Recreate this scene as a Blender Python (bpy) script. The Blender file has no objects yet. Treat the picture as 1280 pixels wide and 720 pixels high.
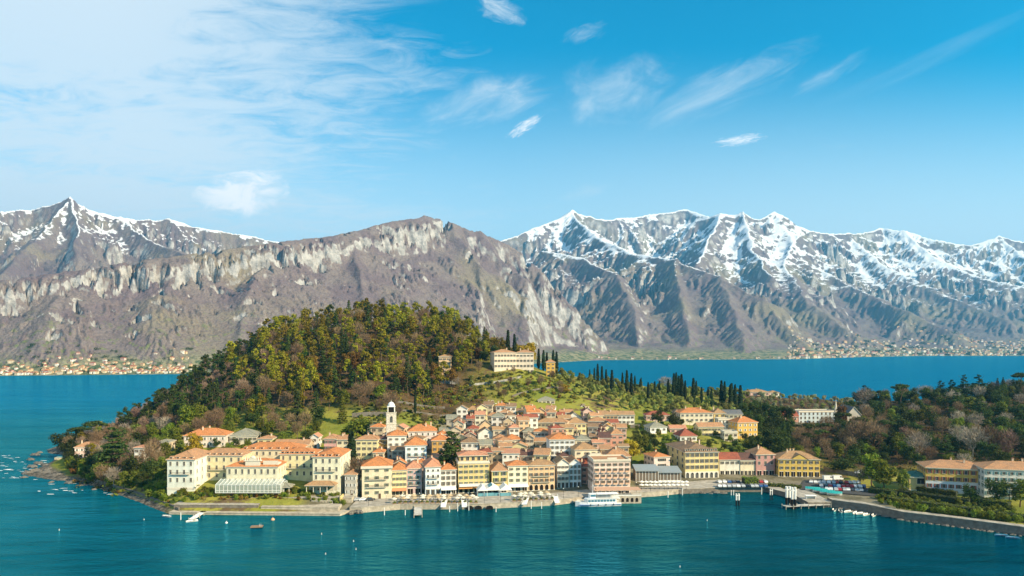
import bpy, math, random
import numpy as np
from mathutils import Vector, Matrix

S = bpy.context.scene
COL = S.collection
R = math.radians
F, HZ, CAMH = 865.0, 431.0, 70.0          # focal length and horizon row for a 1280 px wide frame, camera height

# ---------------------------------------------------------------- camera, sky, sun, exposure
cam = bpy.data.cameras.new('camera')
cam.sensor_width = 36.0
cam.lens = F / 1280 * 36
cam.shift_y = (HZ - 360) / 1280
cam.clip_start, cam.clip_end = 1.0, 60000
camo = bpy.data.objects.new('camera', cam)
camo.location = (0, 0, CAMH)
camo.rotation_euler = (R(90), 0, 0)
COL.objects.link(camo)
S.camera = camo

SUN_AZ, SUN_EL = R(121), R(30)            # azimuth clockwise from +Y
sdir = Vector((math.sin(SUN_AZ) * math.cos(SUN_EL), math.cos(SUN_AZ) * math.cos(SUN_EL), math.sin(SUN_EL)))
sun = bpy.data.lights.new('sun', 'SUN')
sun.energy = 5.0
sun.angle = R(0.5)
sun.color = (1.0, 0.81, 0.53)
suno = bpy.data.objects.new('sun', sun)
suno.rotation_euler = (-sdir).to_track_quat('-Z', 'Y').to_euler()
suno.location = (300, -200, 900)
COL.objects.link(suno)

S.view_settings.view_transform = 'Standard'
S.view_settings.look = 'None'
S.view_settings.exposure = 1.1
S.view_settings.gamma = 1
S.view_settings.use_curve_mapping = False
S.cycles.use_denoising = True
S.cycles.denoiser = 'OPENIMAGEDENOISE'
S.cycles.max_bounces = 5
S.cycles.diffuse_bounces = 2
S.cycles.glossy_bounces = 2
S.cycles.transmission_bounces = 3
S.cycles.volume_bounces = 0
S.cycles.transparent_max_bounces = 4
S.cycles.caustics_reflective = False
S.cycles.caustics_refractive = False

class NT:
    """small helper for writing node trees"""
    def __init__(s, nt):
        s.nt = nt
    def n(s, typ, ins=None, **props):
        nd = s.nt.nodes.new(typ)
        for k, v in props.items():
            setattr(nd, k, v)
        for k, v in (ins or {}).items():
            sk = nd.inputs[k]
            if isinstance(v, bpy.types.NodeSocket):
                s.nt.links.new(v, sk)
            else:
                sk.default_value = v
        return nd
    def math(s, op, a, b=0.0, c=None, clamp=False):
        ins = {0: a, 1: b}
        if c is not None: ins[2] = c
        return s.n('ShaderNodeMath', ins, operation=op, use_clamp=clamp).outputs[0]
    def mix(s, f, a, b):
        nd = s.nt.nodes.new('ShaderNodeMix'); nd.data_type = 'RGBA'
        for idx, v in ((0, f), (6, a), (7, b)):
            sk = nd.inputs[idx]
            if isinstance(v, bpy.types.NodeSocket): s.nt.links.new(v, sk)
            else: sk.default_value = v if idx == 0 else (*v, 1) if len(v) == 3 else v
        return nd.outputs[2]
    def step(s, v, lo, hi):
        return s.n('ShaderNodeMapRange', {0: v, 1: lo, 2: hi, 3: 0.0, 4: 1.0}, interpolation_type='SMOOTHSTEP').outputs[0]
    def noise(s, vec, scale, detail=3.0, rough=0.5, dist=0.0, col=False):
        nd = s.n('ShaderNodeTexNoise', {'Vector': vec, 'Scale': scale, 'Detail': detail, 'Roughness': rough, 'Distortion': dist})
        return nd.outputs[1 if col else 0]
    def mapping(s, vec, loc=(0, 0, 0), rot=(0, 0, 0), sc=(1, 1, 1)):
        return s.n('ShaderNodeMapping', {'Vector': vec, 'Location': loc, 'Rotation': rot, 'Scale': sc}).outputs[0]

# ---- the sky: physical sky with thin high cloud
w = bpy.data.worlds.new('World'); S.world = w; w.use_nodes = True
w.node_tree.nodes.clear()
t = NT(w.node_tree)
sky = t.n('ShaderNodeTexSky', sky_type='NISHITA', sun_disc=False, sun_elevation=SUN_EL, sun_rotation=SUN_AZ,
          altitude=200, air_density=1.0, dust_density=0.3, ozone_density=3.0)
d = t.n('ShaderNodeTexCoord').outputs['Generated']
sx = t.n('ShaderNodeSeparateXYZ', {0: d})
zc = t.math('MAXIMUM', sx.outputs[2], 0.02)
u = t.math('DIVIDE', sx.outputs[0], t.math('ADD', zc, 0.10))
v = t.math('DIVIDE', sx.outputs[1], t.math('ADD', zc, 0.10))
cv = t.n('ShaderNodeCombineXYZ', {0: u, 1: v}).outputs[0]
az = t.math('DIVIDE', sx.outputs[0], t.math('MAXIMUM', sx.outputs[1], 0.05))   # tan of the bearing
el = t.math('DIVIDE', sx.outputs[2], t.math('MAXIMUM', sx.outputs[1], 0.05))
veil = t.noise(t.mapping(cv, (3.1, 1.7, 0), (0, 0, R(24)), (0.55, 1.5, 1)), 0.9, 7.0, 0.58, 0.6)
fine = t.noise(t.mapping(cv, (8.1, 2.7, 0), (0, 0, R(30)), (1.3, 2.4, 1)), 3.4, 9.0, 0.66, 1.3)
cl = t.math('ADD', t.math('MULTIPLY', veil, 0.66), t.math('MULTIPLY', fine, 0.46))
left = t.step(az, 0.22, -0.62)             # the veil thickens to the left
thr = t.math('MULTIPLY_ADD', left, -0.36, 0.64)
cl = t.math('SUBTRACT', cl, thr)
cl = t.math('MULTIPLY', t.step(cl, 0.0, 0.30), t.math('MULTIPLY_ADD', left, 0.50, 0.32))
# streaks of cirrus right of the middle, sloping up to the right
def blob(a0, e0, ra, re, rot, seed, sc, soft=0.5):
    """a soft patch of cloud at a bearing and an elevation"""
    dx = t.math('SUBTRACT', az, a0); dy = t.math('SUBTRACT', el, e0)
    c_, s_ = math.cos(rot), math.sin(rot)
    X = t.math('ADD', t.math('MULTIPLY', dx, c_), t.math('MULTIPLY', dy, s_))
    Y = t.math('SUBTRACT', t.math('MULTIPLY', dy, c_), t.math('MULTIPLY', dx, s_))
    nz = t.noise(t.n('ShaderNodeCombineXYZ', {0: t.math('MULTIPLY', X, 1 / ra), 1: t.math('MULTIPLY', Y, 1 / re), 2: seed}).outputs[0], sc, 6.0, 0.62, 0.7)
    rr = t.math('ADD', t.math('POWER', t.math('ABSOLUTE', t.math('MULTIPLY', X, 1 / ra)), 2.0), t.math('POWER', t.math('ABSOLUTE', t.math('MULTIPLY', Y, 1 / re)), 2.0))
    val = t.math('ADD', t.math('SUBTRACT', 1.0, rr), t.math('MULTIPLY', t.math('SUBTRACT', nz, 0.5), 3.4))
    return t.step(val, -0.1, 0.5 + soft * 2.2)
def ae(px, py): return (px - 640) / F, (HZ - py) / F
patches = [  # px, py, half width, half height, slope, seed, scale, softness, strength
    (305, 243, 60, 30, 0.05, 3.0, 1.5, .3, 1.0), (657, 157, 26, 8, 0.55, 8.0, 2.4, .5, .85), (925, 175, 33, 7, 0.15, 12.0, 2.4, .5, .85),
    (600, 128, 90, 30, 0.25, 17.0, 1.0, .9, .6), (770, 110, 80, 45, 0.4, 23.0, 1.0, 1.1, .6), (905, 112, 120, 30, 0.45, 31.0, 1.0, 1.1, .5),
    (1040, 92, 60, 12, 0.5, 37.0, 1.0, 1.1, .35), (625, 12, 36, 16, -0.4, 41.0, 1.2, .7, .6), (1190, 60, 190, 16, 0.42, 44.0, .8, 1.6, .25),
    (730, 42, 30, 12, 0.4, 47.0, 1.2, .9, .3), (290, 38, 30, 14, 0.0, 52.0, 1.1, .9, .45), (735, 238, 34, 10, 0.2, 57.0, 1.1, .9, .3)]
puff = None
for i_, (px, py, ra, re, rot, sd, sc, so, st) in enumerate(patches):
    a0, e0 = ae(px, py)
    bb = t.math('MULTIPLY', blob(a0, e0, ra / F, re / F, rot, sd, sc, so), st if i_ < 3 else st * 1.45)
    if i_ < 3: puff = bb if puff is None else t.math('MAXIMUM', puff, bb)
    else: cl = t.math('MAXIMUM', cl, bb)
# air near the horizon scatters white
low = t.step(el, 0.44, 0.05)
tint = t.n('ShaderNodeMix', {0: 1.0, 6: sky.outputs[0], 7: (0.00, 1.55, 1.72, 1)}, data_type='RGBA', blend_type='MULTIPLY').outputs[2]
lw = t.math('MULTIPLY', low, t.math('MULTIPLY_ADD', t.math('ABSOLUTE', az), 0.40, 0.86), clamp=True)
c1 = t.mix(lw, tint, (8.2, 9.6, 10.0))
c2 = t.mix(cl, c1, (8.6, 9.3, 9.6))
c2 = t.mix(puff, c2, (11.5, 11.4, 11.2))
bg = t.n('ShaderNodeBackground', {0: c2, 1: 0.052})
out = t.n('ShaderNodeOutputWorld', {0: bg.outputs[0]})

# ---------------------------------------------------------------- materials
MATS = {}
def mat(name, build):
    if name in MATS: return MATS[name]
    m = bpy.data.materials.new(name); m.use_nodes = True
    nt = m.node_tree; nt.nodes.clear()
    t = NT(nt)
    o = nt.nodes.new('ShaderNodeOutputMaterial')
    sh, disp = build(t), None
    if isinstance(sh, tuple): sh, disp = sh
    nt.links.new(sh, o.inputs[0])
    MATS[name] = m
    return m
def bsdf(t, color, rough=0.8, spec=0.3, normal=None, **kw):
    ins = {'Base Color': color if isinstance(color, bpy.types.NodeSocket) else (*color, 1), 'Roughness': rough, 'Specular IOR Level': spec}
    if normal is not None: ins['Normal'] = normal
    ins.update(kw)
    return t.n('ShaderNodeBsdfPrincipled', ins).outputs[0]
def bump(t, h, strength, dist):
    return t.n('ShaderNodeBump', {'Strength': strength, 'Distance': dist, 'Height': h}).outputs[0]
def wpos(t): return t.n('ShaderNodeNewGeometry').outputs['Position']
def opos(t): return t.n('ShaderNodeTexCoord').outputs['Object']
def orand(t): return t.n('ShaderNodeObjectInfo').outputs['Random']

# ---------------------------------------------------------------- numpy noise
def _hash(ix, iy, seed):
    h = (ix.astype(np.int64) * 374761393 + iy.astype(np.int64) * 668265263 + seed * 1274126177) & 0xffffffff
    h = ((h ^ (h >> 13)) * 1274126177) & 0xffffffff
    return ((h ^ (h >> 16)) & 0xffff) / 65535.0 * 2 * np.pi
def perlin(x, y, seed=0):
    x0, y0 = np.floor(x), np.floor(y)
    fx, fy = x - x0, y - y0
    ux, uy = fx * fx * fx * (fx * (fx * 6 - 15) + 10), fy * fy * fy * (fy * (fy * 6 - 15) + 10)
    def g(dx, dy):
        a = _hash(x0 + dx, y0 + dy, seed)
        return np.cos(a) * (fx - dx) + np.sin(a) * (fy - dy)
    return ((g(0, 0) * (1 - ux) + g(1, 0) * ux) * (1 - uy) + (g(0, 1) * (1 - ux) + g(1, 1) * ux) * uy) * 1.5
def fbm(x, y, oct=5, seed=0, gain=0.5):
    s, a, f = 0, 1.0, 1.0
    for k in range(oct):
        s = s + a * perlin(x * f, y * f, seed + k * 17); a *= gain; f *= 2.03
    return s
def ridged(x, y, oct=5, seed=0, gain=0.55):
    s, a, f, wgt = 0, 1.0, 1.0, 1.0
    for k in range(oct):
        n = (1 - np.abs(perlin(x * f, y * f, seed + k * 29))) ** 2
        s = s + a * n * wgt; wgt = np.clip(n * 1.6, 0, 1); a *= gain; f *= 2.05
    return s
def sstep(v, lo, hi):
    x = np.clip((v - lo) / (hi - lo), 0, 1); return x * x * (3 - 2 * x)

def grid_mesh(name, X, Y, Z, material, smooth=True):
    nr, nc = X.shape
    me = bpy.data.meshes.new(name)
    n = nr * nc
    me.vertices.add(n)
    co = np.empty((n, 3), np.float32); co[:, 0] = X.ravel(); co[:, 1] = Y.ravel(); co[:, 2] = Z.ravel()
    me.vertices.foreach_set('co', co.ravel())
    idx = np.arange(n, dtype=np.int32).reshape(nr, nc)
    q = np.stack([idx[:-1, :-1], idx[:-1, 1:], idx[1:, 1:], idx[1:, :-1]], -1).reshape(-1, 4)
    nf = len(q)
    me.loops.add(nf * 4); me.loops.foreach_set('vertex_index', q.ravel())
    me.polygons.add(nf)
    me.polygons.foreach_set('loop_start', np.arange(nf, dtype=np.int32) * 4)
    me.polygons.foreach_set('use_smooth', np.full(nf, smooth))
    me.materials.append(material)
    me.update(calc_edges=True)
    o = bpy.data.objects.new(name, me); COL.objects.link(o)
    return o

# ---------------------------------------------------------------- mountains across the lake
def m_mountain(t):
    P = wpos(t)
    g = t.n('ShaderNodeNewGeometry')
    N = t.n('ShaderNodeSeparateXYZ', {0: g.outputs['Normal']}).outputs
    z = t.n('ShaderNodeSeparateXYZ', {0: P}).outputs
    big = t.noise(P, 0.0016, 5, 0.6)
    mid = t.noise(P, 0.008, 5, 0.6)
    small = t.noise(P, 0.035, 5, 0.65)
    tiny = t.noise(P, 0.16, 3, 0.6)
    steep = t.math('ADD', N[2], t.math('MULTIPLY', t.math('SUBTRACT', small, 0.5), 0.16))
    steep = t.math('ADD', steep, t.math('MULTIPLY', t.math('SUBTRACT', mid, 0.5), 0.26))
    rock = t.math('SUBTRACT', 1.0, t.step(steep, 0.39, 0.51))
    wood = t.mix(t.step(mid, 0.36, 0.64), (0.148, 0.112, 0.120), (0.200, 0.165, 0.150))
    wood = t.mix(t.step(big, 0.50, 0.66), wood, (0.215, 0.185, 0.125))
    wood = t.mix(t.math('MULTIPLY', t.step(tiny, 0.42, 0.62), 0.55), wood, (0.090, 0.072, 0.082))
    grassy = t.math('MULTIPLY', t.step(small, 0.55, 0.66), t.step(z[2], 230.0, 60.0))
    wood = t.mix(t.math('MULTIPLY', grassy, 0.8), wood, (0.13, 0.16, 0.055))
    rockc = t.mix(t.step(small, 0.35, 0.65), (0.22, 0.21, 0.205), (0.42, 0.405, 0.39))
    c = t.mix(rock, wood, rockc)
    # low cultivated belt near the water
    belt = t.math('MULTIPLY', t.step(z[2], 62.0, 22.0), t.step(N[2], 0.78, 0.93))
    c = t.mix(belt, c, t.mix(t.step(small, 0.4, 0.6), (0.07, 0.10, 0.045), (0.25, 0.23, 0.14)))
    # snow: high, on the flatter ground, thin on the edges
    # colder and deeper snow on the far ranges
    far = t.math('MULTIPLY', t.step(z[1], 3200.0, 5600.0), 60.0)
    sl = t.math('ADD', t.math('MINIMUM', z[2], 930.0), far)
    sl = t.math('ADD', sl, t.math('MULTIPLY', t.math('SUBTRACT', mid, 0.5), 700.0))
    sl = t.math('ADD', sl, t.math('MULTIPLY', t.math('SUBTRACT', small, 0.5), 600.0))
    sl = t.math('ADD', sl, t.math('MULTIPLY', t.math('SUBTRACT', N[2], 0.74), 1900.0))
    amt = t.math('MULTIPLY', t.step(sl, 620.0, 1160.0), t.step(t.math('ADD', z[2], t.math('MULTIPLY', t.math('SUBTRACT', z[1], 3400.0), 0.2)), 690.0, 800.0))
    amt = t.math('ADD', amt, t.math('MULTIPLY', t.step(z[2], 1050.0, 1420.0), 0.30))
    amt = t.math('ADD', amt, t.math('MULTIPLY', t.math('MULTIPLY', t.step(z[2], 640.0, 900.0), t.step(z[0], -1200.0, -2000.0)), 0.02))
    dust = t.noise(P, 0.024, 8.0, 0.82)
    snow = t.step(t.math('ADD', dust, t.math('MULTIPLY_ADD', amt, 0.62, -0.87)), -0.13, 0.15)
    snow = t.math('MULTIPLY', snow, t.step(amt, 0.0, 0.25))
    c = t.mix(snow, c, (0.66, 0.70, 0.75))
    h = t.math('ADD', t.math('MULTIPLY', small, 11.0), t.math('MULTIPLY', tiny, 5.0))
    return bsdf(t, c, 0.9, 0.1, bump(t, h, 0.75, 1.0))

STEP = 1.7
PX0, PX1 = -380, 1660
pxs = np.arange(PX0, PX1, STEP)
q0, q1 = F * math.log(1440), F * math.log(11500)
qs = np.arange(q0, q1, STEP)
PX, Q = np.meshgrid(pxs, qs)
YY = np.exp(Q / F)

def shoreY(px):
    return np.interp(px, [-90, 0, 200, 300, 450, 600, 700, 730, 748, 900, 1000, 1090, 1150, 1372], [1530, 1553, 1640, 1700, 1800, 2150, 2750, 3000, 3150, 3250, 3360, 4000, 4325, 4325])

def prof_plain(d): return 0.62 * d
def prof_alp(d): return 0.95 * d - 0.30 * np.maximum(d - 70, 0) - 0.22 * np.maximum(d - 160, 0)
def prof_cliff(d):       # gentle shoulder, a rock wall, then wooded scree
    return 0.34 * np.minimum(d, 22) + 3.4 * np.clip(d - 22, 0, 11) + 0.46 * np.clip(d - 33, 0, 40) + 1.5 * np.clip(d - 73, 0, 8) + 0.42 * np.maximum(d - 81, 0)
def prof_steep(d): return 0.80 * np.minimum(d, 60) + 1.35 * np.clip(d - 60, 0, 30) + 0.7 * np.maximum(d - 90, 0)
def prof_wall(d): return 1.15 * np.minimum(d, 30) + 1.7 * np.maximum(d - 30, 0)
RIDGES0 = [
 # near massif on the left
 (prof_cliff, [(-90, 354, 1870), (0, 350, 1900), (100, 338, 1980), (180, 325, 2080), (260, 315, 2200), (340, 303, 2380), (400, 297, 2560), (440, 290, 2700), (490, 277, 2950), (530, 272, 3150)]),
 (prof_wall, [(530, 272, 3150), (560, 280, 3200), (600, 292, 3250), (640, 305, 3300), (665, 326, 3290), (690, 354, 3260), (715, 387, 3230), (735, 424, 3200), (744, 444, 3180)]),
 (prof_steep, [(560, 280, 3200), (600, 330, 2980), (640, 385, 2800), (665, 425, 2680)]),
 (prof_steep, [(600, 292, 3250), (650, 345, 3120), (690, 400, 3010), (712, 440, 2950)]),
 (prof_plain, [(440, 298, 2680), (452, 335, 2480), (455, 380, 2250)]),
 (prof_plain, [(340, 320, 2330), (310, 362, 2050), (300, 420, 1830)]),
 (prof_plain, [(230, 335, 2120), (190, 375, 1900), (165, 428, 1740)]),
 (prof_plain, [(90, 350, 1960), (60, 385, 1790), (40, 440, 1650)]),
 # snowy mountain behind it
 (prof_alp, [(-90, 262, 4300), (0, 263, 4400), (40, 262, 4500), (88, 251, 4500), (110, 262, 4550), (150, 273, 4600), (200, 275, 4700), (215, 273, 4700), (240, 282, 4750), (300, 293, 4800), (335, 301, 4850), (430, 315, 4900)]),
 (prof_alp, [(88, 251, 4500), (60, 280, 4150), (25, 318, 3700), (0, 345, 3400)]),
 (prof_alp, [(88, 251, 4500), (100, 282, 4100), (95, 315, 3600)]),
 (prof_alp, [(150, 273, 4600), (185, 300, 4200), (230, 318, 3800)]),
 # brown mountain in the middle
 (prof_steep, [(745, 296, 6300), (790, 316, 5600), (845, 325, 5000), (900, 348, 4600), (955, 377, 4250), (1000, 425, 3900)]),
 (prof_steep, [(680, 312, 5600), (730, 322, 5200), (770, 342, 4700), (790, 380, 4200), (800, 430, 3700)]),
 (prof_steep, [(845, 325, 5000), (850, 370, 4400), (862, 425, 3750)]),
 (prof_plain, [(900, 348, 4600), (920, 395, 4050), (930, 436, 3550)]),
 # high snowy chain
 (prof_alp, [(600, 310, 7000), (640, 297, 7200), (680, 281, 7500), (715, 266, 7800), (760, 275, 7900), (800, 270, 8300), (860, 260, 8600), (885, 270, 8300)]),
 (prof_alp, [(715, 266, 7800), (745, 296, 6700), (790, 316, 5800)]),
 (prof_alp, [(870, 276, 7300), (900, 268, 7200), (930, 267, 7200), (950, 276, 7200), (967, 269, 7300), (1000, 288, 7300), (1040, 292, 7500), (1070, 294, 7700), (1100, 284, 8200), (1130, 290, 8000), (1180, 300, 7800), (1210, 307, 7800), (1250, 298, 8000), (1280, 302, 8000), (1372, 312, 8000)]),
 (prof_alp, [(900, 268, 7200), (880, 310, 6200), (870, 330, 5500)]),
 (prof_alp, [(930, 267, 7200), (940, 310, 6300), (965, 345, 5500)]),
 (prof_plain, [(967, 269, 7300), (1010, 330, 6500), (1075, 362, 5800), (1140, 392, 5200), (1200, 420, 4800)]),
 (prof_plain, [(1000, 288, 7300), (980, 330, 6000), (1010, 378, 5000), (1060, 412, 4500)]),
 (prof_plain, [(1060, 294, 7700), (1110, 335, 6900), (1180, 368, 6300), (1260, 400, 5600)]),
 (prof_plain, [(1130, 290, 8000), (1170, 325, 7300), (1240, 350, 6800), (1372, 378, 6200)]),
 (prof_plain, [(1250, 298, 8000), (1300, 330, 7300), (1372, 350, 6900)]),
]
RIDGES = []
for k_, (pf_, pt_) in enumerate(RIDGES0):      # the near massif stands a little further back
    RIDGES.append((pf_, [(a_, b_, c_ * 1.05) for a_, b_, c_ in pt_] if k_ < 8 else pt_))
for k_, (pf_, pt_) in enumerate(RIDGES):      # carry the ranges on beyond the edges of the view
    if pt_[0][0] == -90: pt_.insert(0, (PX0 - 20, pt_[0][1] + 6, pt_[0][2] * 0.97))
    if pt_[-1][0] == 1372: pt_.append((PX1 + 20, pt_[-1][1] - 8, pt_[-1][2]))
wx = 9 * fbm(PX / 60, Q / 60, 4, 3) + 3 * fbm(PX / 14, Q / 14, 3, 5)
wy = 9 * fbm(PX / 60, Q / 60, 4, 9) + 3 * fbm(PX / 14, Q / 14, 3, 12)
A = np.full(PX.shape, -60.0)
DR = np.full(PX.shape, 1e3)
CALM = np.zeros(PX.shape)
for k_, (prof, pts) in enumerate(RIDGES):
    best = np.full(PX.shape, -1e3)
    for (xa, ya, Ya), (xb, yb, Yb) in zip(pts[:-1], pts[1:]):
        qa, qb = F * math.log(Ya), F * math.log(Yb)
        ha, hb = HZ - ya + CAMH * F / Ya, HZ - yb + CAMH * F / Yb
        reach = max(ha, hb) / 0.36 + 30
        i0, i1 = max(0, int((min(qa, qb) - reach - q0) / STEP)), min(len(qs), int((max(qa, qb) + reach - q0) / STEP) + 2)
        j0, j1 = max(0, int((min(xa, xb) - reach - PX0) / STEP)), min(len(pxs), int((max(xa, xb) + reach - PX0) / STEP) + 2)
        if i1 <= i0 or j1 <= j0: continue
        sl = (slice(i0, i1), slice(j0, j1))
        x, y = PX[sl] + wx[sl] * 0.5, Q[sl] + wy[sl] * 0.5
        dx, dy = xb - xa, qb - qa
        L2 = dx * dx + dy * dy
        s = np.clip(((x - xa) * dx + (y - qa) * dy) / L2, 0, 1)
        dist = np.hypot(x - xa - s * dx, y - qa - s * dy)
        crag = np.clip(dist / 12, 0, 1)
        dist = np.maximum(0, dist + crag * (wx[sl] * 0.7 + wy[sl] * 0.3))
        DR[sl] = np.minimum(DR[sl], dist)
        best[sl] = np.maximum(best[sl], ha + (hb - ha) * s - prof(dist))
    if k_ in (0, 2, 3): best = best - 1.5 * np.maximum(0, PX - (600 if k_ == 0 else 660))      # the massif breaks off steeply to the right
    CALM = np.where(best > A, 1.0 if k_ < 8 else 0.0, CALM)
    # smooth maximum keeps the valleys soft
    k = 5.0
    A = np.where(best > -900, np.maximum(A, best) + k * np.log1p(np.exp(-np.abs(A - best) / k)) * (np.minimum(A, best) > 0), A)
rel = Q - F * np.log(shoreY(PX)) - 3 * fbm(PX / 25, Q / 25, 3, 44)
fore = np.minimum(rel * 0.10, 14 + 8 * sstep(PX, 980, 1060))
A = np.maximum(A, fore)
rg = ridged(PX / 95 + wx / 40, Q / 95 + wy / 40, 5, 21)
amp = np.clip(A / 60, 0, 1)
amp = amp * np.clip(DR / 40, 0.10, 1)
CALM = sum(np.roll(np.roll(CALM, a_, 0), b_, 1) for a_ in (-8, -4, 0, 4, 8) for b_ in (-8, -4, 0, 4, 8)) / 25
amp = amp * (1 - 0.62 * CALM)
rg2 = ridged(PX / 36 + wx / 16, Q / 36 + wy / 16, 4, 57)
A = A + amp * ((rg - 1.0) * 17 + (rg2 - 1.0) * (2.0 + 9.0 * sstep(fbm(PX / 70, Q / 70, 3, 83), -0.3, 0.5)) + fbm(PX / 20, Q / 20, 4, 31) * 3.0)
# droplets of rain carve the gullies
rng = np.random.default_rng(5)
def erode(A, ndrop, batches, steps=46):
    nr, nc = A.shape
    Hh = A / STEP
    for b in range(batches):
        x = rng.uniform(2, nc - 3, ndrop); y = rng.uniform(2, nr - 3, ndrop)
        dx = np.zeros(ndrop); dy = np.zeros(ndrop); sp = np.ones(ndrop); wat = np.ones(ndrop); sed = np.zeros(ndrop)
        alive = np.ones(ndrop, bool)
        for st in range(steps):
            ix, iy = x.astype(np.int64), y.astype(np.int64)
            fx, fy = x - ix, y - iy
            k = iy * nc + ix
            f = Hh.ravel()
            h00, h10, h01, h11 = f[k], f[k + 1], f[k + nc], f[k + nc + 1]
            gx = (h10 - h00) * (1 - fy) + (h11 - h01) * fy
            gy = (h01 - h00) * (1 - fx) + (h11 - h10) * fx
            h = h00 * (1 - fx) * (1 - fy) + h10 * fx * (1 - fy) + h01 * (1 - fx) * fy + h11 * fx * fy
            dx = dx * 0.25 - gx * 0.75; dy = dy * 0.25 - gy * 0.75
            ln = np.hypot(dx, dy) + 1e-9
            dx /= ln; dy /= ln
            nx = np.clip(x + dx, 1, nc - 3); ny = np.clip(y + dy, 1, nr - 3)
            jx, jy = nx.astype(np.int64), ny.astype(np.int64)
            ex, ey = nx - jx, ny - jy
            k2 = jy * nc + jx
            h2 = f[k2] * (1 - ex) * (1 - ey) + f[k2 + 1] * ex * (1 - ey) + f[k2 + nc] * (1 - ex) * ey + f[k2 + nc + 1] * ex * ey
            dh = h2 - h
            cap = np.maximum(-dh, 0.02) * sp * wat * 5.0
            er = np.where((dh > 0) | (sed > cap), -np.where(dh > 0, np.minimum(dh, sed), (sed - cap) * 0.3), np.minimum((cap - sed) * 0.26, np.maximum(-dh, 0)))
            er *= alive
            sed += er
            er = er * 0.8
            for kk, wt in ((k, (1 - fx) * (1 - fy)), (k + 1, fx * (1 - fy)), (k + nc, (1 - fx) * fy), (k + nc + 1, fx * fy)):
                Hh.ravel()[:] -= np.bincount(kk, weights=er * wt, minlength=nr * nc)
            sp = np.sqrt(np.maximum(0.1, sp * sp - dh * 1.2)); sp = np.minimum(sp, 3.0)
            wat *= 0.975
            x, y = nx, ny
    return Hh * STEP
A0 = A.copy()
A = erode(A, 90000, 6)
A = A0 + np.clip(A - A0, -14 + 5 * CALM, 3) * np.clip(DR / 22, 0.12, 1)
A = A + np.clip(A / 60, 0, 1) * fbm(PX / 7, Q / 7, 3, 77) * 0.5
rl_ = ridged(PX / 26 + wx / 20, Q / 26, 4, 91)
lim = np.where(rel > 0, np.minimum(rel * 1.2, 3 + rel * 0.5) * (0.45 + 0.62 * rl_), rel * 0.3 - 1.0)
A = np.minimum(A, lim)
back = (Q - (q1 - 120)) / 120
XX = (PX - 640) / F * YY
ZZ = A * YY / F
mount = grid_mesh('mountains', XX, YY, ZZ, mat('mountain_slopes', m_mountain))
mount['kind'] = 'structure'
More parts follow.
